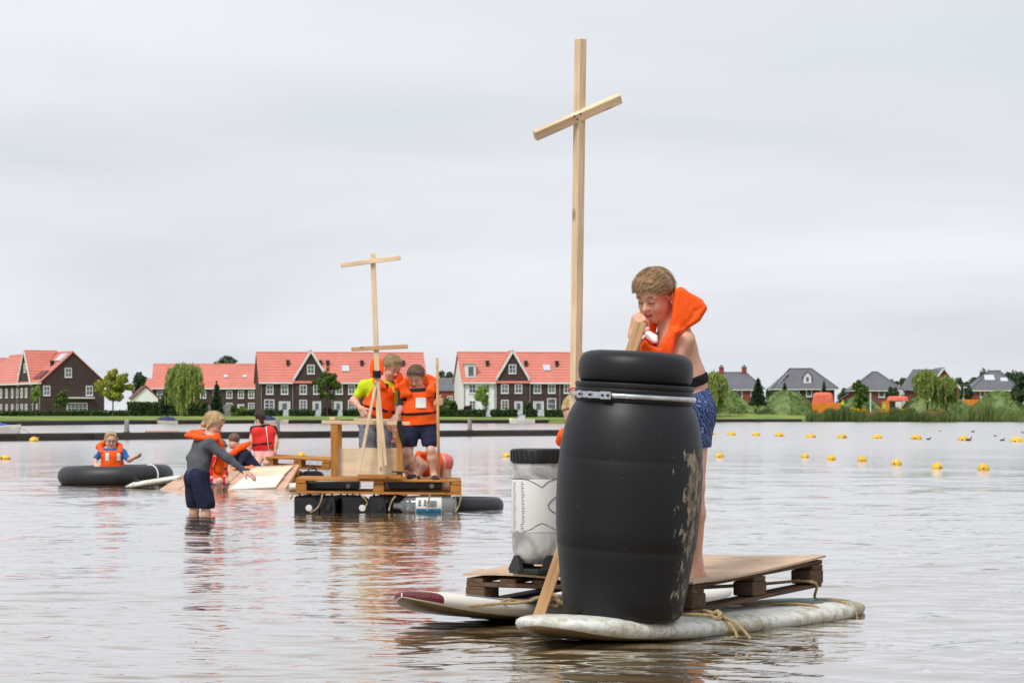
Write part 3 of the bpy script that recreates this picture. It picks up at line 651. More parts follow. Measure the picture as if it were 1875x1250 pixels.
def tree(label, px, pyt, pyb, wpx, Y, kind, name='tree', style='round', n=2600, group=None, leaf=.26, cat='tree', base_frac=.28, seed=None, zb=None):
    TN[0] += 1; rg = np.random.default_rng(seed or TN[0])
    z1 = P(px,pyt,Y)[2]; z0 = P(px,pyb,Y)[2] if zb is None else zb; hgt = z1-z0; w = wpx/F*Y; x = P(px,762,Y)[0]
    o = thing(name, label, cat, (x,Y,z0), 0, group); base = V(x,Y,z0-.3)
    if style == 'conifer':
        T = V(x,Y,z1); mb = trunk_mesh(rg, base, T, w*.05+.04, []); mb.build('trunk', M['bark'], o, world=True)
        t = 1-np.sqrt(rg.uniform(0,1,n)); z = z0+hgt*(.06+.94*t); tier = .75+.25*np.abs(np.sin(t*hgt*3.2)); rr = (w/2)*(1-t)**.85*tier*np.sqrt(rg.uniform(.12,1,n)); th = rg.uniform(0,6.283,n)
        th += .25*np.sin(th*5); c = np.stack([x+rr*np.cos(th), Y+rr*np.sin(th), z-rr*.22],-1)
        out = np.stack([np.cos(th),np.sin(th),-.25+0*th],-1); sd = np.cross(out, rdir(rg,n)); s = leaf*rg.uniform(.6,1.4,n)[:,None]
        vs, fs = quads(c, out*s, unit_rows(sd)*s*.4)
    elif style == 'willow':
        T = V(x,Y,z0+hgt*.72); limbs = []
        nd = 17; dom = []
        for k in range(nd):
            a = rg.uniform(0,6.283); r = w/2*rg.uniform(.12,.95)*(.6+.4*rg.uniform()); zz = z1-hgt*(.02+.34*(r/(w/2))**2)-rg.uniform(0,.07)*hgt
            dom.append((V(x+r*math.cos(a),Y+r*math.sin(a),zz),)); 
            if k < 7: limbs.append(dom[-1][0])
        trunk_mesh(rg, base, T, w*.04+.05, limbs).build('trunk', M['bark'], o, world=True)
        cs, us, vv = [], [], []
        ns = n//26
        for k in range(ns):
            d = dom[rg.integers(nd)][0]; spread = w*.085
            p = d+np.append(rg.normal(0,spread,2),rg.normal(0,hgt*.03)); L = rg.uniform(.12,.66)*(p[2]-z0)*(1.1-.35*math.sin(3*math.atan2(p[1]-Y,p[0]-x)+TN[0])); m = 26
            t = np.linspace(0,1,m); off = np.array([p[0]-x,p[1]-Y]); off = off/(np.linalg.norm(off)+.1)*w*.075
            cc = np.stack([p[0]+off[0]*np.sin(t*2.2)+rg.normal(0,.05*leaf/.2,m), p[1]+off[1]*np.sin(t*2.2)+rg.normal(0,.05*leaf/.2,m), p[2]-L*t],-1)
            cs.append(cc); dn = unit_rows(np.stack([rg.normal(0,.28,m),rg.normal(0,.28,m),-np.ones(m)],-1)); sd = unit_rows(np.cross(dn,rdir(rg,m)))
            us.append(dn*leaf*rg.uniform(.7,1.5,m)[:,None]); vv.append(sd*leaf*.30)
        vs, fs = quads(np.vstack(cs), np.vstack(us), np.vstack(vv))
    else:
        bf = base_frac; zc = z0+hgt*(bf+(1-bf)/2); rz = hgt*(1-bf)/2; lumps = []
        nl = 16 if style != 'airy' else 34
        for k in range(nl):
            d = rdir(rg,1)[0]; q = rg.uniform(.3,.92) if style == 'airy' else rg.uniform(.35,.80); s = rg.uniform(.26,.44) if style != 'airy' else rg.uniform(.12,.25)
            shape = 1-.25*max(0,d[2]) if style == 'airy' else 1
            lumps.append((V(x,Y,zc)+d*V(w/2*shape,w/2*shape,rz)*q, V(w/2,w/2,rz*.9)*s))
        trunk_mesh(rg, base, V(x,Y,zc+rz*.4), max(.07,w*.022), [l[0] for l in lumps[:8]]).build('trunk', M['bark'], o, world=True)
        vs, fs = lump_leaves(rg, lumps, n, leaf)
    quadmesh('crown', vs, fs, LEAF[kind], o, (x,Y,z0)); return o
def hedge(label, pxa, pxb, pyt, pyb, Y, kind='hedge', th=1.1, n=None, name='hedge'):
    TN[0] += 1; rg = np.random.default_rng(TN[0]); a, b = P(pxa,762,Y)[0], P(pxb,762,Y)[0]; z1, z0 = P(0,pyt,Y)[2], P(0,pyb,Y)[2]
    o = thing(name, label, 'hedge', ((a+b)/2,Y,z0)); n = n or int(90*(b-a)*max(1,(z1-z0))+200)
    mb = MB(); m = max(2,int((b-a)/.8)); xs = np.linspace(a+.1,b-.1,m+1)
    top = z1-.22+rg.normal(0,.05,m+1)
    for i in range(m): mb.prism([(xs[i],Y+.15,z0-.4),(xs[i+1],Y+.15,z0-.4),(xs[i+1],Y+.15,top[i+1]),(xs[i],Y+.15,top[i])],(0,th-.3,0))
    mb.build('hedge_core', M['hedge_core'], o, world=True)
    f = rg.uniform(0,1,n); x = rg.uniform(a,b,n); front = f < .62
    y = np.where(front, Y+rg.normal(0,.07,n), rg.uniform(Y,Y+th,n)); z = np.where(front, rg.uniform(z0,z1,n), z1+rg.normal(-.06,.09,n))
    c = np.stack([x,y,z],-1); d = rdir(rg,n); e = unit_rows(np.cross(d,rdir(rg,n))); s = .17*rg.uniform(.5,1.4,n)[:,None]
    vs, fs = quads(c, d*s, e*s*.7); quadmesh('leaves', vs, fs, LEAF[kind], o, ((a+b)/2,Y,z0)); return o
M['hedge_core'] = mat('hedge_core', (.035,.055,.02), (.02,.035,.012), scale=4, rough=.95)

# ---- left part of the bank
tree('slim young tree with bright green crown in front of the left facade', 65, 706, 766, 20, 408, 'light', 'young_tree', n=1300, leaf=.17, base_frac=.42)
tree('small grey green bush tree against the big gable end', 113, 710, 757, 34, 420, 'mid', 'young_tree', 'airy', n=1200, leaf=.2, base_frac=.15)
tree('airy yellow green tree between the corner house and the willow', 207, 668, 766, 74, 400, 'yellow', 'tree', 'airy', n=5200, leaf=.19, base_frac=.26)
tree('broad weeping willow in front of the long red roofed house', 343, 664, 766, 84, 395, 'willow', 'willow_tree', 'willow', n=9000, leaf=.30)
tree('dark conifer just left of the broad weeping willow', 304, 704, 758, 26, 412, 'conifer', 'conifer', 'conifer', n=1500)
tree('dark conifer just right of the broad weeping willow', 397, 697, 760, 28, 412, 'conifer', 'conifer', 'conifer', n=1600)
tree('round dark tree showing above the long red roof', 415, 645, 720, 62, 640, 'far', 'tree', n=2600, leaf=.4, base_frac=.2)
tree('dark tree in the gap beside the long red roofed house', 258, 679, 745, 38, 620, 'dark', 'tree', n=1800, leaf=.36, base_frac=.2)
tree('tall dark street tree before the gable of the middle terrace', 599, 667, 762, 58, 418, 'mid', 'street_tree', 'airy', n=4600, leaf=.19, base_frac=.3)
tree('small fresh green tree before the white end house', 884, 704, 762, 32, 415, 'light', 'young_tree', n=1800, leaf=.19, base_frac=.3)
tree('dark tree showing between the two brown terraces', 817, 672, 735, 40, 640, 'far', 'tree', n=2000, leaf=.38, base_frac=.15)
tree('low green shrub left of the white end house', 812, 727, 760, 34, 424, 'mid', 'shrub', n=1500, leaf=.2, base_frac=.05, cat='shrub')
tree('tall green shrub at the white house corner', 832, 732, 760, 12, 424, 'dark', 'shrub', n=700, leaf=.18, base_frac=.05, cat='shrub')
tree('purple shrub under the white house window', 856, 740, 760, 17, 424, 'purple', 'shrub', n=700, leaf=.16, base_frac=.05, cat='shrub')
tree('dark shrub beside the brown gable house door', 967, 732, 761, 19, 422, 'dark', 'shrub', n=900, leaf=.18, base_frac=.05, cat='shrub')
tree('rounded green shrub in the gardens right of the willow', 436, 740, 764, 34, 419, 'mid', 'shrub', n=1200, leaf=.19, base_frac=.0, cat='shrub')
tree('low reddish shrub at the foot of the tall street tree', 601, 742, 762, 22, 421, 'purple', 'shrub', n=600, leaf=.17, base_frac=.0, cat='shrub')
hedge('long low clipped hedge before the left corner house', -30, 236, 752, 765, 414)
hedge('tall dark hedge behind the weeping willow', 232, 379, 737, 765, 416)
hedge('short clipped hedge left of the middle terrace', 441, 477, 751, 762, 421)
for k, (a, b, t) in enumerate(((480,518,'below the tall ground floor window'),(528,577,'between the two left doors of the middle terrace'),(588,618,'at the street tree by the second door'),(627,700,'behind the boy in the yellow shirt'),(706,770,'behind the boy with the pole'))):
    hedge('clipped front hedge '+t, a, b, 751, 762, 423)
for k, (a, b, t) in enumerate(((803,891,'before the white end house'),(898,948,'left of the brown gable door'),(960,984,'between the two doors by the small boat'),(997,1040,'just left of the mast'))):
    hedge('clipped front hedge '+t, a, b, 750.5, 761, 421)
M['fence_wood'] = mat('grey_fence_wood', (.28,.25,.23), (.17,.15,.14), scale=3, rough=.85)
fo = thing('garden_fence', 'weathered grey board fence beside the dark conifer', 'fence', P(405,762,424)*V(1,1,0)+V(0,0,.9))
for i in range(18):
    x = P(382,762,424)[0]+i*.2; MB().box((x,424,.8),(x+.185,424.03,2.75+.03*math.sin(i*2.1))).build('board', M['fence_wood'], fo, world=True)

# ---- right part of the bank
tree('weeping willow beside the blue patterned shorts of the boy', 1309, 682, 765, 50, 492, 'willow', 'willow_tree', 'willow', n=8000, leaf=.34)
tree('dark bushy conifer beside the two chimney house', 1388, 692, 742, 34, 505, 'conifer', 'conifer', 'conifer', n=2000, leaf=.34)
tree('small conifer top behind the middle grass mound', 1437, 699, 730, 15, 535, 'conifer', 'conifer', 'conifer', n=600)
tree('small dark conifer before the white dormer house', 1509, 695, 735, 13, 532, 'conifer', 'conifer', 'conifer', n=600)
tree('loose young birch left of the pyramid roofed house', 1576, 690, 756, 34, 505, 'mid', 'young_tree', 'airy', n=2200, leaf=.28, base_frac=.1)
tree('low dark bush before the pyramid roofed house', 1634, 706, 740, 26, 528, 'dark', 'shrub', n=1100, leaf=.28, base_frac=.1, cat='shrub')
tree('left of the two big weeping willows on the grass mound', 1698, 677, 752, 46, 494, 'willow', 'willow_tree', 'willow', n=8500, leaf=.34)
tree('right of the two big weeping willows on the grass mound', 1732, 690, 753, 44, 496, 'willow', 'willow_tree', 'willow', n=7500, leaf=.34)
tree('dark tall tree cut by the right picture edge', 1874, 686, 748, 44, 512, 'dark', 'tree', n=2600, leaf=.32, base_frac=.08)
tree('dark bush under the lamp post by the orange fence', 1770, 703, 738, 24, 530, 'dark', 'shrub', n=1100, leaf=.28, base_frac=.05, cat='shrub')
FAR = [(1636,690,20,'low pale tree left of the steep gabled house'),(1657,687,26,'round tree peeping over the steep gabled house wing'),(1672,697,24,'low tree touching the steep gabled house wing'),
       (1752,686,36,'first far tree right of the steep gable'),(1779,680,40,'round dark far tree left of the skylight roof'),(1806,676,38,'far tree just left of the skylight roof ridge'),(1831,671,44,'broad far tree right above the skylight roof'),(1855,674,40,'far tree right of the skylight roof ridge'),(1880,672,40,'far tree at the right picture edge'),
       (1293,683,26,'far tree behind the right willow'),(1410,703,18,'low far tree between the two hipped roofs'),(1545,703,20,'low far bush behind the red annex')]
for px, py, w, lb in FAR: tree(lb, px, py, 745, w, 640, 'far', 'tree', n=1500, leaf=.42, base_frac=.05, group='distant trees behind the right houses')

# ---- reed belt along the right shore: nobody could count the blades
def reed_belt(name, kind, pxa, pxb, n, pyt, seed, d0, d1, wid=.06, var=.35, label=None):
    rg = np.random.default_rng(seed); px = rg.uniform(pxa,pxb,n); Y = edgeY(px)+rg.uniform(d0,d1,n); x = (px-CX)/F*Y
    z0 = np.where(Y<edgeY(px)+.4,-.1,.4); top = np.array(H-(pyt-HY)/F*Y)
    hum = .72+.28*np.sin(px*.055+seed)+.16*np.sin(px*.21+2*seed); hgt = (top-z0)*hum*rg.uniform(1-var,1.12,n)
    lean = rg.normal(0,.14,(n,2)); lean[:,0] += .1
    base = np.stack([x,Y,z0],-1); tip = base+np.stack([lean[:,0]*hgt,lean[:,1]*hgt,hgt],-1); a = rg.uniform(0,3.14,n)
    w = np.stack([np.cos(a),np.sin(a)*.4,0*a],-1)*wid*rg.uniform(.6,1.5,n)[:,None]; mid = base*.45+tip*.55
    vs = np.stack([base,mid-w,tip,mid+w],1).reshape(-1,3); fs = np.arange(4*n).reshape(n,4)
    tag(quadmesh(name, vs, fs, LEAF[kind], None, (0,0,0)), label, 'reeds', kind='stuff')
reed_belt('reeds', 'reed', 1738, 1905, 9000, 739, 3, -1.2, 7, .07, label='tall fresh green reeds along the right shore')
reed_belt('bank_weeds', 'reed_dark', 1476, 1745, 12000, 747, 5, -1.4, 6, .09, label='dark mixed green weeds along the water edge')
reed_belt('rushes', 'rush', 1515, 1760, 6000, 751, 8, 1.5, 8, .06, label='rust brown flowering rushes behind the weeds')
reed_belt('tall_grass', 'rush', 1305, 1480, 3500, 758, 9, 14, 20, .10, .5, label='dry pale grass fringe below the grass mounds')
reed_belt('bank_weeds', 'reed_dark', 1340, 1480, 4000, 752, 12, 18, 26, .12, .5, label='low green weeds at the foot of the grass mounds')
reed_belt('reeds', 'reed', 1835, 1905, 2500, 752, 14, -2.0, 0, .08, label='low rush tuft at the waterline in the right corner')
for k, (px, py, w) in enumerate(((1512,753,9),(1561,750,9),(1571,751,8),(1583,751,9),(1617,754,13),(1655,751,13))):
    tree('yellow flowering plant on the right shore, %s' % ('leftmost one','left of a close pair','right of a close pair','by the white pole foot','beside the crouching worker','rightmost one')[k], px, py-4, py+14, w, 489, 'flower', 'flowering_plant', n=420, leaf=.12, base_frac=.55, cat='plant', group='yellow flowers in the shore weeds')
# ================================================================== things on the lake
M['yellow'] = mat('yellow_plastic', (.86,.54,.02), (.66,.38,.03), scale=7, rnd=.10, rough=.35)
M['rope'] = mat('sisal_rope', (.60,.45,.25), (.44,.31,.15), scale=60, stretch=(1,1,1), rough=.95, bump=.8, bscale=150)
M['black'] = mat('black_plastic', (.018,.018,.019), (.012,.012,.012), rough=.5)
M['weathered'] = mat('weathered_timber', (.17,.14,.12), (.06,.05,.042), scale=2, stretch=(1,1,.5), rough=.9, bump=.4, bscale=15)
M['pile_wood'] = mat('pile_wood', (.40,.37,.34), (.24,.22,.20), scale=4, stretch=(1,1,.2), rough=.9)
M['boom'] = mat('floating_beam', (.075,.062,.052), (.035,.03,.026), scale=1.5, stretch=(.3,1,1), rough=.9, bump=.5, bscale=10)
M['hull'] = mat('white_hull', (.78,.77,.72), (.68,.67,.62), rough=.25, coat=.3)
M['navy_cover'] = mat('navy_boat_cover', (.03,.04,.11), (.02,.028,.08), rough=.7)
M['blue_cover'] = mat('blue_boat_cover', (.03,.10,.42), (.025,.08,.33), rough=.6)
M['buoy_eye'] = mat('buoy_eye', (.9,.9,.88), rough=.5)

BU = 'yellow float buoys on the water'
def buoy(px, py, wpx, label, flat=.8):
    Y = WY(py); r = wpx/F*Y/2; x = (px-CX)/F*Y
    o = thing('float_buoy', label, 'buoy', (x,Y,0), 0, BU)
    rb_ = random.Random(int(px*7+py)); o.rotation_euler = (rb_.uniform(-.16,.16), rb_.uniform(-.16,.16), rb_.uniform(-.7,.7))
    th = np.linspace(-1.25, math.pi/2-.02, 14); prof = [(r*math.cos(t), r*flat*1.05*math.sin(t)) for t in th]
    MB().lathe(prof, 20).build('float', M['yellow'], o, smooth=True)
    MB().lathe([(r*1.012,-.012*r),(r*1.03,.0),(r*1.012,.03*r)], 20).build('seam', M['yellow'], o, smooth=True)
    a = MB(); a.tube([(0,-r*1.04,r*.12),(0,-r*.85,r*.12)], r*.14, 8); a.build('eyelet', M['black'], o)
    return o
back = [(1303,795.5,15),(1339,796.5,17),(1384,797.5,17),(1427.5,798.5,19),(1485,800.5,19),(1542,801.5,20),(1606,802.5,20),(1677.5,804,22),(1764,806,22),(1862,808.5,24)]
for k,(x,y,w) in enumerate(back):
    lb = ['far row buoy half hidden behind the blue patterned shorts','first whole yellow buoy of the far row, right of the shorts','second whole yellow buoy of the far row','third whole yellow buoy of the far row','fourth whole yellow buoy of the far row','fifth whole yellow buoy of the far row','sixth whole yellow buoy of the far row','yellow far row buoy with a duck close to its right','yellow far row buoy with a dark bird at its side','last yellow far row buoy at the right picture edge'][k]
    buoy(x,y,w,lb,.75)
front = [(1318,836.5,17),(1474,837,16),(1522.5,841,18),(1578.5,844,19),(1642,850,20),(1716,857,21.5),(1801,859.5,23)]
for k,(x,y,w) in enumerate(front):
    lb = ['near row yellow buoy standing alone beside the boy','near row yellow buoy, first after the wide gap','near row yellow buoy, second after the wide gap','near row yellow buoy, third after the wide gap','near row yellow buoy, fourth after the wide gap','near row yellow buoy, second from the right end','near row yellow buoy, the right end one'][k]
    buoy(x,y,w,lb,.95)
buoy(62,808,18,'yellow buoy by the mooring line of the blue covered boat',.95)
buoy(8,840,24,'flat lying yellow buoy at the left picture edge',.5)
buoy(552,836,19,'yellow buoy behind the tilted pallet',.9); buoy(927,836,17,'yellow buoy left of the white keg',.9)

# ---- floating beam with mooring piles
def boomY(px): return np.interp(px, [-200,0,480,1035,1200], [103,107.5,122,138.5,143])
bo = thing('floating_boom', 'long dark floating timber beam across the lake', 'boom', (-8,118,0))
xs = np.linspace(-120, 1170, 10)
for a, b in zip(xs[:-1], xs[1:]):
    p0 = V((a+.6-CX)/F*boomY(a), boomY(a), .11); p1 = V((b-.6-CX)/F*boomY(b), boomY(b), .11)
    beam('beam_segment', p0, p1, .42, .30, M['boom'], bo, bevel=.02)
    beam('walkway_plank', p0+V(0,.02,.168), p1+V(0,.02,.168), .30, .03, M['boom'], bo, bevel=.004)
for px, py0, lb in ((232,768,'mooring pile behind the child with the tube'),(508,766,'mooring pile right of the girl in the red vest'),(860,764,'mooring pile right of the boy with the pole')):
    Y = float(boomY(px))+.35; x = (px-CX)/F*Y; z = P(px,py0,Y)[2]
    o = thing('mooring_pile', 'grey round '+lb, 'pile', (x,Y,0), 0, 'mooring piles along the boom')
    MB().lathe([(.10,-.8),(.105,.2),(.10,z-.06),(.092,z-.02),(.05,z)], 14).build('post', M['pile_wood'], o, smooth=True)
    MB().lathe([(.14,.26),(.15,.28),(.15,.31),(.14,.33)], 14).build('collar', M['weathered'], o)
M['pink'] = mat('pink_foam', (.75,.30,.27), (.65,.22,.2), rough=.7)
o = thing('swim_float_line', 'pink float line lying along the dark beam', 'float line', (*P(297,790,112)[:2],.3))
for i in range(11):
    px = 268+i*5.6; Y = float(boomY(px))-.05; c = V((px-CX)/F*Y,Y,.33); MB().lathe([(.02,-.05),(.05,-.03),(.05,.03),(.02,.05)],8,c,axis=(1,.1,0)).build('float', M['pink'], o, smooth=True, world=True)
p0 = V((266-CX)/F*112.3,112.3,.335); MB().tube([p0, p0+V(1.55,.9,0)], .012, 5).build('line', M['rope'], o, world=True)

# ---- boats
def hull_mesh(L, B, Hh, n=14, bow=.9):
    """bow toward +x; sheer rising forward"""
    st = np.linspace(0,1,n); mb = MB(); rows = []
    for t in st:
        w = B/2*(1-max(0,(t-.45)/.55)**2.2)*(.86+.14*min(1,t*4)); w = max(w,.012); sh = Hh*(1+.35*t**2); x = L*(t-.5)+.12*L*0
        rows.append([(x-.02*L*(1-t),-w*.75,-.1),(x,-w*.93,sh*.45),(x+.03*L*t,-w,sh),(x+.03*L*t,-w*.9,sh+.03),(x+.03*L*t,w*.9,sh+.03),(x+.03*L*t,w,sh),(x,w*.93,sh*.45),(x-.02*L*(1-t),w*.75,-.1)])
    vs = np.array(rows).reshape(-1,3); m = 8
    fs = [(i*m+j,i*m+j+1,(i+1)*m+j+1,(i+1)*m+j) for i in range(n-1) for j in range(m-1)]+[tuple(range(m-1,-1,-1)),tuple(range((n-1)*m,n*m))]
    return mb.add(vs, fs)
def cover_mesh(L, B, z0, h, x0, x1, n=10, m=9):
    mb = MB(); vs = []
    for i in range(n):
        t = i/(n-1); x = x0+(x1-x0)*t
        for j in range(m):
            a = math.pi*j/(m-1); w = B/2*(1-max(0,(t-.5)/.5)**2*.85); hh = h*math.sin(math.pi*min(1,.12+t*.9))**.6*(.9+.1*math.sin(i*2.2))
            vs.append((x,-w*math.cos(a),z0+hh*math.sin(a)**.8))
    fs = [(i*m+j,i*m+j+1,(i+1)*m+j+1,(i+1)*m+j) for i in range(n-1) for j in range(m-1)]
    return mb.add(vs, fs)
# big blue covered boat at the left edge
o = thing('motor_boat', 'white boat with blue cover entering at the left edge', 'boat', P(-20,762,128)*V(1,1,0)+V(0,0,0), -.12)
hull_mesh(2.9,1.5,.42).build('hull', M['hull'], o, auto=40); cover_mesh(2.9,1.45,.46,.26,-1.4,1.35).build('cover', M['blue_cover'], o, smooth=True)
p = V(o.location.x+1.42,o.location.y-.17,.5); MB().tube([p, p+V(.5,-.7,-.22), V(-18.7,107.9,.12)], .02, 5).build('mooring_line', M['rope'], o, world=True)
# navy covered sloop by the quay
Y = 341; o = thing('sloop', 'white sloop with navy cover moored at the far lawn', 'boat', (P(299,762,Y)[0],Y,0), math.pi+.1)
hull_mesh(3.6,1.5,.38).build('hull', M['hull'], o, auto=40); cover_mesh(3.4,1.4,.42,.62,-1.5,1.0).build('cover', M['navy_cover'], o, smooth=True)
Y = 365; o = thing('sloop', 'navy covered boat half hidden behind the girl in the red vest', 'boat', (P(497,762,Y)[0],Y,0), .05)
hull_mesh(4.4,1.5,.36).build('hull', M['hull'], o, auto=40); cover_mesh(4.2,1.4,.40,.75,-1.8,.9).build('cover', M['navy_cover'], o, smooth=True)
# cabin boat
Y = 383; o = thing('cabin_boat', 'cream cabin boat with blue framed windscreen before the brown gable', 'boat', (P(956,762,Y)[0],Y,0), math.pi+.06)
hull_mesh(3.5,1.5,.52).build('hull', M['hull'], o, auto=40)
c = MB(); c.prism([(.75,-.5,.6),(-.35,-.5,.6),(-.45,-.5,1.22),(.15,-.5,1.22)],(0,1.0,0)); c.build('windscreen', M['skylight'], o)
c = MB(); c.box((-.52,-.56,1.19),(.2,.56,1.27)); c.obox((.47,-.53,.9),(unit(V(.6,0,-.62)),V(0,1,0),unit(V(.62,0,.6))),(.44,.03,.035)); c.obox((-.4,-.53,.9),(V(0,0,1),V(0,1,0),V(1,0,0)),(.33,.03,.04)); c.obox((.02,-.53,.9),(V(0,0,1),V(0,1,0),V(1,0,0)),(.33,.028,.03)); c.build('canopy_frame', M['blue_cover'], o)

# ---- ducks and a coot
M['duck'] = mat('dark_duck', (.035,.03,.028), (.02,.018,.017), rough=.7)
def duck(px, py, L, label, head=1):
    Y = WY(py); o = thing('duck', label, 'duck', ((px-CX)/F*Y,Y,0), 0, 'dark ducks on the water')
    mb = MB(); n = 12; t = np.linspace(0,1,n)
    pts = np.stack([L*(t-.5), 0*t, L*.13+L*.10*np.abs(t-.45)**1.5*2],-1); rad = L*np.array([.02,.07,.12,.16,.18,.19,.19,.18,.16,.12,.08,.03]); pts[:,0] *= head
    hx = head*L*.42; m2 = MB(); mb.tube(pts, rad, 10); mb.build('body', M['duck'], o, smooth=True)
    m2.tube([(hx*.85,0,L*.2),(hx*1.0,0,L*.36),(hx*1.08,0,L*.47)],[L*.09,.07*L,.06*L],8); m2.lathe([(.01*L,-.1*L),(.07*L,-.07*L),(.1*L,0),(.07*L,.07*L),(.01*L,.1*L)],10,(hx*1.12,0,L*.52)); m2.build('head', M['duck'], o, smooth=True)
    MB().tube([(hx*1.3,0,L*.51),(hx*1.62,0,L*.48)],[L*.035,L*.015],6).build('beak', M['black'], o)
for px, py, L, lb, hd in ((1700,804.5,.20,'dark duck just right of a yellow far row buoy',1),(1722,789.5,.14,'tiny dark duck farthest out on the water',-1),(1781,791,.24,'dark duck behind the buoy with the bird',1),(1823,798.5,.16,'small dark duck between the last two far buoys',-1),(1835,806.5,.20,'dark duck close to the last far row buoy',1),(1873,792.5,.2,'dark duck at the right picture edge',-1)): duck(px,py,L,lb,hd)
duck(1773,806.5,.26,'black coot nestled against a yellow far row buoy',1)

# ---- building site behind the mounds
M['orange'] = mat('orange_paint', (.78,.27,.02), (.66,.2,.015), scale=1, rough=.5)
M['tarp'] = mat('red_orange_tarp', (.82,.18,.10), (.70,.13,.07), scale=1.5, rough=.6, bump=.4, bscale=4)
Y = 508; sx = Y/F
o = thing('skip_container', 'orange skip container with a bulging red tarpaulin', 'container', (P(1510,762,Y)[0],Y,1.2))
x0, x1 = P(1486,762,Y)[0], P(1540,762,Y)[0]; zt = P(0,737,Y)[2]
MB().prism([(x0+.3,Y,1.0),(x1-.3,Y,1.0),(x1,Y,zt),(x0,Y,zt)],(0,2.2,0)).build('skip_body', M['orange'], o, world=True)
for i in range(7):
    x = x0+.35+(x1-x0-.7)*i/6; MB().box((x-.07,Y-.08,1.1),(x+.07,Y-.004,zt-.05)).build('rib', M['orange'], o, world=True)
xa, xb = P(1489,762,Y)[0], P(1527,762,Y)[0]; z2 = P(0,718.5,Y)[2]; mb = MB(); vs = []; n, m = 16, 12
for i in range(n):
    t = i/(n-1); q = max(0.0,1-abs(2*t-1)**7)**.3
    for j in range(m):
        a = math.pi*j/(m-1); vs.append((xa+(xb-xa)*t, Y+1.1-1.05*math.cos(a)*(.97), zt+(z2-zt)*q*min(1,1.25*math.sin(a)**.45)*(1+.03*math.sin(5*t*3+j))))
mb.add(vs,[(i*m+j,i*m+j+1,(i+1)*m+j+1,(i+1)*m+j) for i in range(n-1) for j in range(m-1)]).build('tarpaulin', M['tarp'], o, smooth=True, world=True)
o = thing('site_cabin', 'orange site cabin with red tarpaulin roof and dark doorway', 'cabin', (P(1636,762,Y)[0],Y,1.2))
x0, x1 = P(1617,762,Y)[0], P(1651,762,Y)[0]; zt = P(0,734,Y)[2]
MB().box((x0,Y,1.0),(x1,Y+2.2,zt)).build('cabin_wall', M['orange'], o, world=True); MB().box((P(1629,0,Y)[0],Y-.03,1.1),(P(1639,0,Y)[0],Y-.004,zt-.1)).build('doorway', M['vent'], o, world=True)
MB().box((P(1640,0,Y)[0],Y-.05,1.1),(P(1650,0,Y)[0],Y-.004,zt-.05)).build('white_door', M['white_paint'], o, world=True)
mb = MB(); xa, xb = P(1626,762,Y)[0], P(1664,762,Y)[0]; z2 = P(0,725,Y)[2]; vs = []
for i in range(n):
    t = i/(n-1); q = max(0.0,1-abs(2*t-1)**7)**.3
    for j in range(m):
        a = math.pi*j/(m-1); vs.append((xa+(xb-xa)*t, Y+1.1-1.25*math.cos(a), zt+.02+(z2-zt)*q*min(1,1.25*math.sin(a)**.5)))
mb.add(vs,[(i*m+j,i*m+j+1,(i+1)*m+j+1,(i+1)*m+j) for i in range(n-1) for j in range(m-1)]).build('tarpaulin', M['tarp'], o, smooth=True, world=True)
Y = 518; o = thing('site_fence', 'orange site hoarding between the two right grass mounds', 'fence', (P(1772,762,Y)[0],Y,1.2))
for i in range(5):
    a = P(1750+i*9,762,Y)[0]; MB().box((a+.01,Y,1.2),(a+.92,Y+.05,P(0,731,Y)[2])).build('panel', M['orange'], o, world=True)
Y = 500; o = thing('lamp_post', 'thin grey lamp post by the orange hoarding', 'lamp post', (P(1765,762,Y)[0],Y,1.2)); x = P(1765,762,Y)[0]
MB().tube([(x,Y,1.0),(x,Y,P(0,709,Y)[2])],[.1,.06],8).build('pole', M['pipe'], o, world=True); MB().box((x-.1,Y-.15,P(0,710,Y)[2]),(x+.5,Y+.15,P(0,708,Y)[2])).build('lamp_head', M['white_paint'], o, world=True)
o = thing('site_pole', 'white pole with a leaning stay by the yellow flowers', 'pole', (P(1594,762,Y)[0],Y,1.2)); x = P(1594,762,Y)[0]
MB().tube([(x,Y,1.0),(x,Y,P(0,719,Y)[2])],.11,8).build('pole', M['white_paint'], o, world=True); MB().tube([(x,Y,P(0,727,Y)[2]),(x+1.1,Y,1.1)],.05,6).build('stay', M['pipe'], o, world=True)
# parked white van glimpsed behind
Y = 548; o = thing('parked_van', 'white van roof glimpsed between the pyramid roof and steep gable houses', 'van', (P(1657,762,Y)[0],Y,1.5)); x = P(1657,762,Y)[0]
MB().prism([(x-.9,Y,2.6),(x+.9,Y,2.6),(x+.9,Y,5.4),(x+.3,Y,6.0),(x-.9,Y,6.0)][:5],(0,3,0)).build('van_body', M['white_paint'], o, world=True); MB().box((x-.7,Y-.03,4.6),(x+.7,Y-.004,5.3)).build('windscreen', M['pane'], o, world=True)
for s in (-1,1): MB().lathe([(.05,-.1),(.38,-.1),(.38,.1),(.05,.1)],14,(x+s*.65,Y+.4,2.55),axis=(1,0,0)).build('wheel', M['vent'], o, world=True)
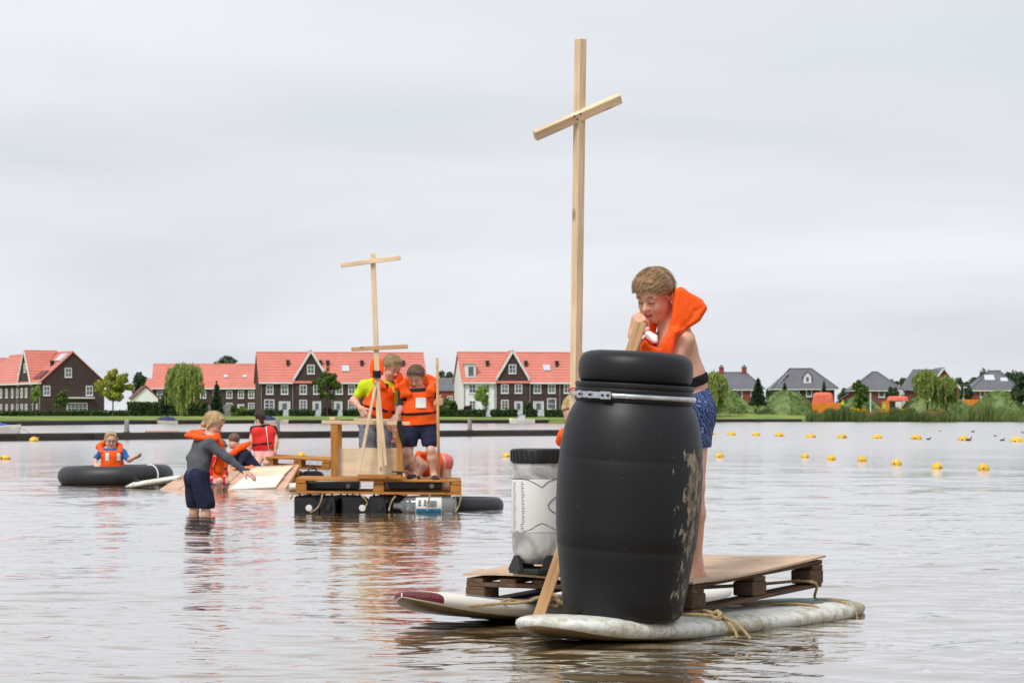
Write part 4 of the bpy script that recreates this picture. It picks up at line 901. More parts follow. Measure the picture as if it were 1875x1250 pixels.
# ================================================================== the near raft
M['wood_new'] = woodmat('planed_pine', (.82,.63,.42), (.68,.48,.29), grain=5, dirt=(.42,.29,.18), dirt_amt=.0)
M['wood_mid'] = woodmat('brown_pine', (.62,.38,.19), (.44,.24,.11), grain=5)
M['wood_orange'] = woodmat('orange_stained_pine', (.52,.225,.05), (.28,.105,.022), grain=5)
M['wood_old'] = woodmat('weathered_pallet_wood', (.135,.082,.05), (.05,.03,.02), grain=5, dirt=(.035,.03,.018), dirt_amt=.14, rough=.85)
M['ply'] = woodmat('plywood', (.66,.47,.32), (.55,.38,.25), knots=False, grain=2.5, dirt=(.33,.25,.18), dirt_amt=.13)
M['ply_pale'] = woodmat('pale_plywood', (.80,.66,.47), (.70,.55,.36), knots=False, grain=2.0)
M['ply_white'] = mat('white_faced_board', (.78,.76,.68), (.66,.62,.52), scale=2.2, rough=.6)
M['ply_pink'] = woodmat('pinkish_plywood', (.66,.42,.30), (.56,.33,.22), knots=False, grain=2.0)
M['galv'] = mat('galvanised_steel', (.62,.64,.66), (.42,.44,.46), scale=18, rough=.32, metal=.9, bump=.15, bscale=60)
def smear_mat():
    m, t, b, N, L = mk('black_drum_plastic')
    tc = N('ShaderNodeTexCoord'); n = N('ShaderNodeTexNoise'); n.inputs['Scale'].default_value = 5; n.inputs['Detail'].default_value = 6; L(tc.outputs['Object'], n.inputs['Vector'])
    r = N('ShaderNodeValToRGB'); L(n.outputs['Fac'], r.inputs[0]); r.color_ramp.elements[0].position=.3; r.color_ramp.elements[1].position=.75
    r.color_ramp.elements[0].color = (.0045,.0048,.006,1); r.color_ramp.elements[1].color = (.008,.0085,.0105,1)
    # dried mud and grass smears down one side of the drum
    s = N('ShaderNodeSeparateXYZ'); L(tc.outputs['Object'], s.inputs[0])
    at = N('ShaderNodeMath'); at.operation = 'ARCTAN2'; L(s.outputs[1], at.inputs[0]); L(s.outputs[0], at.inputs[1])
    d = N('ShaderNodeMath'); d.operation='SUBTRACT'; L(at.outputs[0], d.inputs[0]); d.inputs[1].default_value = -.52
    ab = N('ShaderNodeMath'); ab.operation='ABSOLUTE'; L(d.outputs[0], ab.inputs[0])
    band = N('ShaderNodeMapRange'); L(ab.outputs[0], band.inputs[0]); band.inputs[1].default_value=.05; band.inputs[2].default_value=.75; band.inputs[3].default_value=1; band.inputs[4].default_value=0
    zz = N('ShaderNodeMapRange'); L(s.outputs[2], zz.inputs[0]); zz.inputs[1].default_value=.72; zz.inputs[2].default_value=.80; zz.inputs[3].default_value=1; zz.inputs[4].default_value=0
    zl = N('ShaderNodeMapRange'); L(s.outputs[2], zl.inputs[0]); zl.inputs[1].default_value=.05; zl.inputs[2].default_value=.55; zl.inputs[3].default_value=.55; zl.inputs[4].default_value=1
    mp = N('ShaderNodeMapping'); mp.inputs['Scale'].default_value=(1,1,.45); L(tc.outputs['Object'], mp.inputs[0])
    n2 = N('ShaderNodeTexNoise'); n2.inputs['Scale'].default_value = 26; n2.inputs['Detail'].default_value = 10; n2.inputs['Roughness'].default_value=.75; L(mp.outputs[0], n2.inputs['Vector'])
    m1 = N('ShaderNodeMath'); m1.operation='MULTIPLY'; L(band.outputs[0], m1.inputs[0]); L(zz.outputs[0], m1.inputs[1])
    m2 = N('ShaderNodeMath'); m2.operation='MULTIPLY'; L(m1.outputs[0], m2.inputs[0]); L(zl.outputs[0], m2.inputs[1])
    a = N('ShaderNodeMath'); a.operation='ADD'; m2b = N('ShaderNodeMath'); m2b.operation='MULTIPLY'; L(m2.outputs[0], m2b.inputs[0]); m2b.inputs[1].default_value=.34; L(m2b.outputs[0], a.inputs[0]); L(n2.outputs['Fac'], a.inputs[1])
    k = N('ShaderNodeMapRange'); L(a.outputs[0], k.inputs[0]); k.inputs[1].default_value=.745; k.inputs[2].default_value=.79
    n5 = N('ShaderNodeTexVoronoi'); n5.inputs['Scale'].default_value = 29; L(tc.outputs['Object'], n5.inputs['Vector'])
    k5 = N('ShaderNodeMapRange'); L(n5.outputs['Distance'], k5.inputs[0]); k5.inputs[1].default_value=.03; k5.inputs[2].default_value=.06; k5.inputs[3].default_value=.55; k5.inputs[4].default_value=0
    mx = N('ShaderNodeMath'); mx.operation='MAXIMUM'; L(k.outputs[0], mx.inputs[0]); L(k5.outputs[0], mx.inputs[1])
    r2 = N('ShaderNodeValToRGB'); L(n2.outputs['Fac'], r2.inputs[0]); r2.color_ramp.elements[0].color=(.07,.05,.025,1); r2.color_ramp.elements[1].color=(.50,.44,.33,1); r2.color_ramp.elements[0].position=.4; r2.color_ramp.elements[1].position=.68
    mix = N('ShaderNodeMix'); mix.data_type='RGBA'; L(mx.outputs[0], mix.inputs[0]); L(r.outputs[0], mix.inputs[6]); L(r2.outputs[0], mix.inputs[7]); L(mix.outputs[2], b.inputs['Base Color'])
    rr = N('ShaderNodeMapRange'); L(mx.outputs[0], rr.inputs[0]); rr.inputs[3].default_value=.47; rr.inputs[4].default_value=.95; L(rr.outputs[0], b.inputs['Roughness'])
    b.inputs['Specular IOR Level'].default_value=.38
    bp = N('ShaderNodeBump'); bp.inputs['Strength'].default_value=.6; bp.inputs['Distance'].default_value=.004; L(mx.outputs[0], bp.inputs['Height'])
    n6 = N('ShaderNodeTexNoise'); n6.inputs['Scale'].default_value=140; L(tc.outputs['Object'], n6.inputs['Vector']); bp2 = N('ShaderNodeBump'); bp2.inputs['Strength'].default_value=.08; bp2.inputs['Distance'].default_value=.002; L(n6.outputs['Fac'], bp2.inputs['Height']); L(bp.outputs[0], bp2.inputs['Normal']); L(bp2.outputs[0], b.inputs['Normal'])
    return m
M['drum'] = smear_mat()
def board_mat(name, base, algae, amt, scale=9):
    m, t, b, N, L = mk(name)
    tc = N('ShaderNodeTexCoord'); n = N('ShaderNodeTexNoise'); n.inputs['Scale'].default_value = scale; n.inputs['Detail'].default_value = 10; n.inputs['Roughness'].default_value=.72; L(tc.outputs['Object'], n.inputs['Vector'])
    n2 = N('ShaderNodeTexNoise'); n2.inputs['Scale'].default_value = 2.2; n2.inputs['Detail'].default_value = 3; L(tc.outputs['Object'], n2.inputs['Vector'])
    a = N('ShaderNodeMath'); a.operation='ADD'; L(n.outputs['Fac'], a.inputs[0]); L(n2.outputs['Fac'], a.inputs[1])
    k = N('ShaderNodeMapRange'); L(a.outputs[0], k.inputs[0]); k.inputs[1].default_value=1.12-amt; k.inputs[2].default_value=1.36-amt
    r = N('ShaderNodeValToRGB'); L(n.outputs['Fac'], r.inputs[0]); r.color_ramp.elements[0].position=.35; r.color_ramp.elements[0].color=c4(algae[0]); r.color_ramp.elements[1].position=.65; r.color_ramp.elements[1].color=c4(algae[1])
    mix = N('ShaderNodeMix'); mix.data_type='RGBA'; L(k.outputs[0], mix.inputs[0]); mix.inputs[6].default_value=c4(base); L(r.outputs[0], mix.inputs[7]); L(mix.outputs[2], b.inputs['Base Color'])
    b.inputs['Roughness'].default_value=.42; bp = N('ShaderNodeBump'); bp.inputs['Strength'].default_value=.4; bp.inputs['Distance'].default_value=.004; L(k.outputs[0], bp.inputs['Height']); L(bp.outputs[0], b.inputs['Normal'])
    return m
M['board_old'] = board_mat('algae_stained_white_board', (.72,.73,.68), ((.10,.11,.02),(.40,.30,.07)), .20, 24)
M['board_white'] = board_mat('scuffed_white_board', (.76,.73,.66), ((.40,.35,.26),(.58,.52,.42)), .02, 7)
M['board_red'] = mat('dark_red_nose', (.16,.012,.02), (.11,.008,.013), scale=12, rough=.45, bump=.4, bscale=90)
M['board_under'] = mat('brown_board_underside', (.30,.22,.13), (.18,.13,.07), scale=5, rough=.3)  # darker brown for the downward faces of the hulls
M['grip'] = mat('grip_pad', (.42,.46,.40), (.24,.30,.20), scale=60, rough=.8, bump=.6, bscale=120)
M['stripe'] = mat('grey_blue_pinline', (.22,.27,.30), rough=.5)

UX = unit(V(.585,.81,0)); VX = V(UX[1],-UX[0],0)        # along the boards / toward the viewer's right
def board(name, label, c, L, Wd, th, tail_lift, nose_lift, mats, zc, nose_len=0, tail_round=.5, u=None):
    """surfboard hull: stations along u, superelliptic section; t=0 is the end nearest the viewer"""
    u = UX if u is None else u; v = V(u[1],-u[0],0)
    o = thing(name, label, 'board', (c[0],c[1],0)); n, m = 44, 20; vs = []; ts = np.linspace(0,1,n)
    for t in ts:
        e0 = min(1,t/.22); e1 = min(1,(1-t)/.34)
        w = Wd/2*(1-(1-e0)**2.4)**tail_round*(1-(1-e1)**2.2)**.6; w = max(w,.004)
        lift = tail_lift*max(0,1-t/.42)**2+nose_lift*max(0,(t-.55)/.45)**2; tk = th*(1-(1-min(1,t/.12))**2*.75)*(1-(1-min(1,(1-t)/.2))**2*.8)
        p = c+u*L*(t-.0)+V(0,0,zc+lift)
        for j in range(m):
            a = 2*math.pi*j/m; ca, sa = math.cos(a), math.sin(a)
            vs.append(p+v*w*np.sign(ca)*abs(ca)**.62+V(0,0,tk/2*np.sign(sa)*abs(sa)**.75))
    fs, mi = [], []
    for i in range(n-1):
        for j in range(m):
            fs.append((i*m+j,i*m+(j+1)%m,(i+1)*m+(j+1)%m,(i+1)*m+j)); a = 2*math.pi*(j+.5)/m
            mi.append(1 if math.sin(a) < -.55 else (2 if nose_len and ts[i] < nose_len and math.sin(a) > -.45 else 0))
    fs += [tuple(range(m-1,-1,-1)), tuple(range((n-1)*m,n*m))]; mi += [0,0]
    mb = MB(); mb.add(np.array(vs), fs); mb.mi = mi; mb.build('hull', mats, o, smooth=True, world=True)
    def top(t, s):
        e0 = min(1,t/.22); e1 = min(1,(1-t)/.34); w = max(Wd/2*(1-(1-e0)**2.4)**tail_round*(1-(1-e1)**2.2)**.6,.004); x = min(1,abs(s)/w)
        tk = th*(1-(1-min(1,t/.12))**2*.75)*(1-(1-min(1,(1-t)/.2))**2*.8); ca = x**(1/.62); return tk/2*max(0,1-ca*ca)**.375
    return o, (lambda t, s, dz=0: c+u*L*t+v*s+V(0,0,zc+top(t,s)+tail_lift*max(0,1-t/.42)**2+nose_lift*max(0,(t-.55)/.45)**2+dz))
C1 = V(.105,11.43,0)
b1o, b1 = board('sailboard', 'algae stained white board under the black drum', C1, 2.72, .62, .108, .075, .0, [M['board_old'], M['board_under'], M['board_red']], .030)
u2 = unit(V(.60,.80,0))
C2 = V(-.50,12.38,0)
b2o, b2 = board('sailboard', 'white board with dark red nose under the left pallet corner', C2, 2.7, .60, .10, .115, .0, [M['board_white'], M['board_under'], M['board_red']], .045, nose_len=.024, tail_round=.85, u=u2)
# pinline on the white board, grip pad and slots on the old one
MB().tube([b2(t, .27*min(1,(t/.2)**.5), .002) for t in np.linspace(.09,.55,24)], .0035, 5).build('pinline', M['stripe'], b2o, world=True)
gp = MB(); q = []
for t in np.linspace(.66,.88,10):
    for s in np.linspace(-.15,.17,6): q.append(b1(t,s*(1 if t<.78 else (1-(t-.78)*5.5)),.003))
gp.add(np.array(q), [(i*6+j,i*6+j+1,(i+1)*6+j+1,(i+1)*6+j) for i in range(9) for j in range(5)]).build('grip_pad', M['grip'], b1o, smooth=True, world=True)
MB().tube([b1(t,.02,.004) for t in np.linspace(.6,.98,14)], .004, 5).build('seam', M['stripe'], b1o, world=True)
# skeg slot on the near end: shallow slot plates
for t, s in ((.10,.02),(.16,.06),(.22,-.02)): MB().obox(b1(t,s,-.0005),(UX,VX,V(0,0,1)),(.035,.010,.002)).build('slot', M['black'], b1o, world=True)

# ---- pallet, deck of one plywood sheet on stringers and blocks
w_ = unit(V(.58,.81,0)); l_ = unit(V(.81,-.58,0))
PN = V(.80,12.1,0)
def pal(a, b, dz=0):   # a along l_ from the left corner (0..1.25), b along w_ (0..1.18), dz from the deck top
    p = PN-l_*(1.25-a)+w_*b; z = .238-.012*(1.25-a)/1.25+.062*b/1.18; return V(p[0],p[1],z+dz)
po = thing('pallet', 'weathered wooden pallet tied across the two white boards', 'pallet', (PN[0],PN[1],.1))
ply = MB(); nx, ny = 14, 12; q = []
rg = np.random.default_rng(3)
for dz in (0,-.010):
    for i in range(nx+1):
        for j in range(ny+1):
            a, b = 1.27*i/nx-.01, 1.2*j/ny-.01; q.append(pal(a,b,dz+.012*math.sin(3.2*a+1)*math.sin(2.6*b+.4)+.010*math.sin(math.pi*a/1.25*2+.5)*(1 if b<.15 else .5)))
N1 = (nx+1)*(ny+1); fs = []
for i in range(nx):
    for j in range(ny):
        k = i*(ny+1)+j; fs.append((k,k+ny+1,k+ny+2,k+1)); fs.append((N1+k,N1+k+1,N1+k+ny+2,N1+k+ny+1))
for i in range(nx):
    for k0 in (i*(ny+1), i*(ny+1)+ny): fs.append((k0,N1+k0,N1+k0+ny+1,k0+ny+1))
for j in range(ny):
    for k0 in (j, nx*(ny+1)+j): fs.append((k0,k0+1,N1+k0+1,N1+k0))
ply.add(np.array(q), fs).build('deck_sheet', M['ply'], po, world=True)
for i in range(7):     # deck boards under the sheet, running along w_
    a = .05+1.15*i/6; beam('deck_board', pal(a,0,-.024), pal(a,1.18,-.024), .095, .020, M['wood_old'], po)
for b in (.05,.59,1.13): beam('stringer', pal(0,b,-.0455), pal(1.25,b,-.0455), .10, .022, M['wood_old'], po)
for a in (.055,.625,1.195):
    for b in (.055,.59,1.125): beam('block', pal(a-.055,b,-.090), pal(a+.055,b,-.090), .125, .066, M['wood_old'], po, bevel=.006)
for a in (.055,.625,1.195): beam('bottom_board', pal(a,0,-.133), pal(a,1.18,-.133), .10, .018, M['wood_old'], po)

# ---- black drum
dr = thing('drum', 'big black plastic drum with steel clamp ring and rounded lid', 'drum', (.476,11.80,.095)); s_ = 1/422.5
dr.rotation_euler = (R(.6),R(3.1),0)
def prof(pts): return [(r*s_, (1128-y)*s_) for r, y in pts]
body = prof([(70,1128),(92,1127),(103,1122),(109,1112),(113,1085),(117.5,1055),(122.5,1020),(125.3,1002),(125.0,998),(126.8,994),(130,960),(132.5,920),(132.8,880),(132.2,850),(131.2,842),(130.4,838),(130.4,834),(130.8,828),(128.5,805),(124,780),(118,758),(112,745),(107,737),(104.5,732),(104.5,712)])
def fine(p, k=4):
    p = np.array(p); out = [p[0]]
    for a, b in zip(p[:-1],p[1:]):
        for i in range(1,k+1): out.append(a+(b-a)*i/k)
    return out
MB().lathe(body, 96).build('body', M['drum'], dr, auto=35)
MB().lathe(prof([(104,735),(107.5,733),(109,729),(109,712),(107,709.5),(107.5,707),(109,705),(109,700.5),(107.5,698.6),(98,698.2)]), 96).build('lid_rim', M['drum'], dr, auto=30)
th = np.linspace(-1.25,1.56,22)
lid = [(92+12.5*math.cos(t)*1.0 if t < .35 else 92*0+ (70+34.5*math.cos((t-.35)*1.3)**.8) , 0) for t in th]
lidp = [(96,698.5),(99,697),(102,692),(104,684),(105,675),(104.5,665),(102.5,656.5),(98.5,649.5),(92,644.5),(83,641.5),(68,639.6),(45,639),(2,639)]
MB().lathe(prof(lidp), 96).build('lid', M['drum'], dr, auto=50)
ringp = []
for a in np.linspace(0,2*math.pi,10,endpoint=False): ringp.append((110+3.2*math.cos(a), 722+4.8*math.sin(a)))
cl = MB(); n = 96; rr = np.array(prof(ringp)); thn = np.arange(n)/n*2*math.pi
vs = np.stack([np.outer(np.cos(thn),rr[:,0]),np.outer(np.sin(thn),rr[:,0]),np.tile(rr[:,1],(n,1))],-1).reshape(-1,3); k = len(rr)
cl.add(vs, [(i*k+j,((i+1)%n)*k+j,((i+1)%n)*k+(j+1)%k,i*k+(j+1)%k) for i in range(n) for j in range(k)])
cr = cl.build('clamp_ring', M['galv'], dr, smooth=True)
lv = MB()
for a0, a1, rad, zc, hh in ((-2.62,-2.08,114.8,722,5.6),(-2.70,-2.58,115.8,722,6.6),(-2.16,-1.98,116.4,722,6.8),(-2.40,-2.33,115.8,722,6.2)):
    aa = np.linspace(a0,a1,9); v0 = []
    for a in aa:
        for r_, z_ in ((rad-2.2,zc-hh),(rad+1.2,zc-hh),(rad+1.2,zc+hh),(rad-2.2,zc+hh)): v0.append((r_*s_*math.cos(a), r_*s_*math.sin(a), (1128-z_)*s_))
    lv.add(v0, [(i*4+j,(i+1)*4+j,(i+1)*4+(j+1)%4,i*4+(j+1)%4) for i in range(8) for j in range(4)]+[(0,1,2,3),(35,34,33,32)])
lv.build('lever_latch', M['galv'], cr, auto=30)
pin = MB()
for a in (-2.12,-2.03,-2.36,-2.6): pin.lathe([(.004,-.004),(.006,0),(.004,.004)],8,(119*s_*math.cos(a),119*s_*math.sin(a),(1128-722)*s_),axis=(math.cos(a),math.sin(a),0))
pin.build('rivets', M['black'], cr)
# red cord knotted round the neck, wrapped to the mast
M['red_cord'] = mat('red_cord', (.65,.03,.04), rough=.8)

# ---- mast with its cross piece
Ym = 12.75; mo = thing('mast', 'tall wooden mast with a slanting cross bar beside the drum', 'mast', tuple(P(1050,1040,Ym)*V(1,1,0)+V(0,0,.23)))
m0, m1 = P(1049.5,1043,Ym), P(1063,71,Ym-.12)
ang = unit(V(.62,-.78,0)); beam('post', m0, m1, .042, .042, M['wood_new'], mo, up=ang)
a, b = P(979,249,Ym-.19), P(1136,180,Ym-.06); beam('cross_bar', a, b, .030, .046, M['wood_new'], mo, up=(.0,-.42,.9))
for x_, y_ in ((1052,213),(1063,209),(1057,219)):
    MB().lathe([(.001,-.004),(.0045,-.003),(.0045,.002),(.001,.003)],10,P(x_,y_,Ym-.155),axis=(0,-1,0)).build('screw', M['black'], mo, world=True)
md = thing('cord', 'thin red cord tied from the mast round the drum neck', 'cord', tuple(P(1050,715,12.2)))
MB().tube([P(1041,708,12.72),P(1046,713,12.2),P(1056,717,11.88),P(1066,719,11.75)], .003, 5).build('cord_strand', M['red_cord'], md, world=True)
MB().tube([P(1041,714,12.72),P(1048,710,12.2),P(1058,711,11.88),P(1068,716,11.75)], .003, 5).build('cord_strand', M['red_cord'], md, world=True)

# ---- white keg
M['keg'] = None
def keg_mat():
    m, t, b, N, L = mk('translucent_keg_plastic')
    tc = N('ShaderNodeTexCoord'); n = N('ShaderNodeTexNoise'); n.inputs['Scale'].default_value=6; n.inputs['Detail'].default_value=7; n.inputs['Distortion'].default_value=1.5; L(tc.outputs['Object'], n.inputs['Vector'])
    r = N('ShaderNodeValToRGB'); L(n.outputs['Fac'], r.inputs[0]); e = r.color_ramp.elements; e[0].position=.34; e[0].color=(.33,.33,.32,1); e[1].position=.56; e[1].color=(.74,.74,.73,1)
    L(r.outputs[0], b.inputs['Base Color']); b.inputs['Roughness'].default_value=.22; b.inputs['Transmission Weight'].default_value=.25; b.inputs['Coat Weight'].default_value=.4
    return m
M['keg'] = keg_mat(); M['label'] = mat('white_label', (.80,.80,.79), (.74,.74,.73), rough=.45); M['ink'] = mat('black_ink', (.07,.07,.075), rough=.6)
Yk = 12.62; kc = P(984,1036,Yk); ks = Yk/F
ko = thing('keg', 'white translucent plastic keg with black cap on the pallet', 'keg', (kc[0],kc[1],pal(.3,.3)[2]+.004))
zk = lambda y: (1046-y)*ks
MB().lathe([(22*ks,zk(1030)),(34*ks,zk(1027)),(42*ks,zk(1017)),(45.5*ks,zk(1004)),(47*ks,zk(975)),(47*ks,zk(960)),(47*ks,zk(880)),(46.5*ks,zk(862)),(45*ks,zk(848)),(44*ks,zk(842)),(43*ks,zk(838))], 48).build('vessel', M['keg'], ko, smooth=True)
MB().lathe([(47.4*ks,zk(971)),(47.6*ks,zk(970)),(47.6*ks,zk(876)),(47.3*ks,zk(875))], 48).build('label_sleeve', M['label'], ko, smooth=True)
kk = MB().lathe([(44*ks,zk(846)),(47.5*ks,zk(845)),(48.5*ks,zk(841)),(48.8*ks,zk(823)),(47.5*ks,zk(820)),(40*ks,zk(819)),(38*ks,zk(824)),(4*ks,zk(824))], 48).build('cap', M['black'], ko, auto=30)
rb = MB()
for i in range(28):
    a = i/28*2*math.pi; c_ = V(math.cos(a),math.sin(a),0); rb.obox(c_*49*ks+V(0,0,zk(832)),(c_,V(-c_[1],c_[0],0),V(0,0,1)),(.9*ks,2.0*ks,9.5*ks))
rb.build('cap_ribs', M['black'], kk)
ft = MB(); ft.lathe([(44*ks,zk(1047)),(52*ks,zk(1046)),(52*ks,zk(1040)),(48*ks,zk(1037)),(40*ks,zk(1036)),(38*ks,zk(1044))], 8)
for i in range(4):
    a = i*math.pi/2+.55; c_ = V(math.cos(a),math.sin(a),0); tn = V(-c_[1],c_[0],0)
    ft.prism([c_*50*ks-tn*22*ks+V(0,0,zk(1040)),c_*50*ks+tn*22*ks+V(0,0,zk(1040)),c_*46.5*ks+tn*6*ks+V(0,0,zk(1013)),c_*46.5*ks-tn*6*ks+V(0,0,zk(1013))],c_*-7*ks)
ft.build('foot_base', M['black'], ko)
# outline print on the sleeve: two bracket arcs, an ellipse and small type lines
def on_keg(a, y, r=47.75): return V(r*ks*math.cos(a), r*ks*math.sin(a), zk(y))
lines = MB(); fx = lambda px: -math.pi/2+math.asin(max(-1,min(1,(px-984)/47.7)))
def stroke(pts, wd=.8):
    p = [on_keg(fx(x), y) for x, y in pts]; lines.tube(p, wd*ks, 4)
stroke([(937,874),(944,873.5),(956,873.5),(968,876),(978,881),(987,886),(992,889),(996,885),(1003,879),(1012,875),(1022,873)])
stroke([(937,969),(946,969.5),(960,969),(972,965),(984,957),(992,954),(1000,957),(1012,964),(1022,968)])
stroke([(1028+0,901),(1018,906),(1008,914),(1003,921),(1005,928),(1012,934),(1022,938),(1028,939)],1.0)
for yy in np.arange(880,966,3.3):
    x0 = 953+((yy*7.3)%3); stroke([(x0,yy),(x0+2.5+((yy*3.1)%4),yy)],.55); stroke([(940.5,yy+1),(942.5+((yy*1.7)%3),yy+1)],.45)
lines.build('label_print', M['ink'], ko)['kind'] = 'stuff'

# ---- long plank held by the boy
pk = thing('paddle_plank', 'long narrow plank held upright in the hand of the boy', 'plank', tuple(P(988,1123,12.2)))
beam('plank', P(984,1135,12.22), P(1174,590,12.18), .014, .052, M['wood_mid'], pk, up=(.95,-.2,.3))

# ---- sisal ropes
def rope(label, pts, r=.0066, name='rope', n=70, twist=True):
    pts = np.array(pts, float); t = np.linspace(0,1,len(pts)); tt = np.linspace(0,1,n)
    # Catmull-Rom through the given points
    P_ = np.vstack([2*pts[0]-pts[1], pts, 2*pts[-1]-pts[-2]]); out = []
    for x in tt*(len(pts)-1):
        i = min(int(x), len(pts)-2); f = x-i; p0,p1,p2,p3 = P_[i:i+4]
        out.append(.5*((2*p1)+(-p0+p2)*f+(2*p0-5*p1+4*p2-p3)*f*f+(-p0+3*p1-3*p2+p3)*f**3))
    out = np.array(out); tg = unit_rows(np.gradient(out,axis=0)); sd = unit_rows(np.cross(tg,V(.1,.2,1))); up = np.cross(tg,sd)
    L = np.concatenate([[0],np.cumsum(np.linalg.norm(np.diff(out,axis=0),axis=1))])
    o = thing(name, label, 'rope', tuple(out[0]))
    for k in range(3):
        a = L/(r*7)*2*math.pi+k*2.094; c = out+sd*(np.cos(a)*r*.5)[:,None]+up*(np.sin(a)*r*.5)[:,None]
        MB().tube(c, r*.62, 6).build('strand', M['rope'], o, smooth=True, world=True)
    return o
rope('sisal rope looped over the right pallet corner down to the board', [pal(.62,.42,-.10)+V(.05,0,0), pal(1.0,.95,-.115), pal(1.26,1.06,-.108), b1(.80,.10,.012), b1(.82,.19,.008), b1(.835,.25,-.012), b1(.842,.285,-.09)], n=260)
rope('sisal rope slanting from under the pallet over the grip pad', [b1(.58,-.06,.012), b1(.64,.07,.009), b1(.69,.18,.008), b1(.715,.255,-.008), b1(.725,.305,-.075)], n=160)
rope('knotted sisal rope at the foot of the drum, left strand', [P(1245,1124,11.75), P(1280,1124,11.7), P(1312,1128,11.62), P(1335,1141,11.6), P(1346,1155,11.58), P(1350,1167,11.57)], n=200)
rope('knotted sisal rope at the foot of the drum, right strand', [P(1288,1117,11.85), P(1302,1120,11.72), P(1314,1126,11.61), P(1340,1136,11.6), P(1360,1152,11.57), P(1374,1169,11.55)], n=200)
rope('sisal rope knot beside the drum foot', [P(1308,1122,11.61),P(1314,1119,11.58),P(1319,1124,11.57),P(1316,1131,11.57),P(1310,1129,11.6),P(1312,1122,11.62),P(1318,1121,11.6)], .010, n=90)
rope('slack sisal rope trailing over the white board under the keg', [P(852,1109,12.45), P(880,1107,12.4), P(920,1104,12.38), P(950,1103,12.36), P(972,1099,12.38), P(990,1092,12.42), P(1010,1084,12.5)], n=260)
rope('second sisal rope behind it, lashed to the left pallet block', [P(890,1101,12.6), P(915,1102,12.55), P(930,1097,12.5), P(945,1100,12.5), P(962,1101,12.5), P(985,1094,12.55)], .007, n=160)
rope('dark tight rope under the pallet between two blocks', [pal(.7,.3,-.09), pal(.95,.62,-.098), pal(1.1,.9,-.105), pal(1.2,1.1,-.103)], .007, n=140)
rope('heap of frayed rope behind the plank foot', [P(1000,1098,12.3),P(1012,1088,12.32),P(1025,1097,12.28),P(1018,1108,12.25),P(1004,1102,12.28),P(1014,1094,12.24),P(1028,1104,12.25),P(1034,1094,12.3)], .010, n=200)
# ================================================================== the middle raft
M['jerry'] = mat('black_jerrycan', (.012,.012,.013), (.007,.007,.008), rough=.28)
M['rubber'] = mat('inner_tube_rubber', (.030,.032,.036), (.018,.019,.021), scale=3, rough=.5)
M['clear'] = mat('clear_bottle', (.80,.86,.88), (.62,.68,.70), scale=5, rough=.08, spec=.8, trans=.8)
M['blue_print'] = mat('blue_print', (.04,.28,.50), rough=.4)
YM = 27.4
def pal_obj(name, label, corner, ex, ey, ez, L, W, mat_, nb=7, hh=.15, lower=True, parent=None):
    """a pallet: corner = front left of the deck top, ex along the front, ey away, ez up"""
    o = parent or thing(name, label, 'pallet', tuple(corner-ez*hh))
    q = lambda a,b,c: corner+ex*a+ey*b+ez*c
    for i in range(nb):
        b = .05+(W-.1)*i/(nb-1); beam('deck_board', q(0,b,-.011), q(L,b,-.011), .095, .022, mat_, o, up=ez)
    for a in (.05,L/2,L-.05): beam('stringer', q(a,0,-.034), q(a,W,-.034), .10, .022, mat_, o, up=ez)
    for a in (.055,L/2,L-.055):
        for b in (.055,W/2,W-.055): beam('block', q(a-.055,b,-.086), q(a+.055,b,-.086), .10, .08, mat_, o, up=ez, bevel=.005)
    if lower:
        for b in (.05,W/2,W-.05): beam('bottom_board', q(0,b,-.138), q(L,b,-.138), .10, .022, mat_, o, up=ez)
    return o
EX, EY, EZ = V(1,0,0), V(0,1,0), V(0,0,1)
dk = P(541,875.5,YM); mpal = pal_obj('pallet', 'orange stained pallet deck of the middle raft', dk, unit(V(1,.03,-.012)), unit(V(-.03,1,0)), EZ, 1.665, 1.25, M['wood_orange'], nb=8)
dz = dk[2]
# floats below: jerrycans and a big water bottle
def jerrycan(c, sx, sy, sz, label, rz=0, capside=1, white=False):
    o = thing('jerrycan', label, 'jerrycan', tuple(c), rz, 'black jerrycans under the middle raft')
    mb = MB(); mb.prism([(-sx/2,-sy/2,0),(sx/2,-sy/2,0),(sx/2,-sy/2,sz*.82),(sx*.28,-sy/2,sz),(-sx/2,-sy/2,sz)][:5],(0,sy,0)); mb.build('can_body', M['jerry'], o, bevel=.014)
    h_ = MB(); h_.tube([(-sx*.3,0,sz),(-sx*.28,0,sz+.035),(sx*.1,0,sz+.035),(sx*.12,0,sz)],.012,8); h_.build('handle', M['jerry'], o, smooth=True)
    cp = MB().lathe([(.03,0),(.034,.004),(.034,.022),(.028,.027),(.004,.027)],16,(capside*sx*.18,-sy/2-.001,sz*.60),axis=(0,-1,0)); cp.build('screw_cap', M['buoy_eye'] if white else M['jerry'], o, auto=40)
    rb_ = MB(); 
    for k in (-1,1): rb_.obox((0,-sy/2-.003,sz*.48+k*0),(unit(V(1,0,k*.7)),V(0,1,0),unit(V(-k*.7,0,1))),(sx*.42,.006,.008))
    rb_.build('rib', M['jerry'], o)
for k,(px,w,rz,lb) in enumerate(((563,.26,.05,'black jerrycan at the left end under the middle raft'),(604,.20,-.3,'black jerrycan second from left under the middle raft'),(652,.30,.12,'black jerrycan with white cap below the raft mast'),(694,.17,-.1,'narrow black jerrycan beside the water bottle'))):
    jerrycan(P(px,0,YM+.16)*V(1,1,0)+V(0,0,-.13), w, .26, .30, lb, rz, 1 if k else .4, k in (0,2))
for k, px in enumerate((580,640,720,800)): jerrycan(P(px,0,YM+.85)*V(1,1,0)+V(0,0,-.13), .30, .3, .29, 'black jerrycan in the rear row under the middle raft, '+('leftmost','second from left','second from right','rightmost')[k], .1*k)
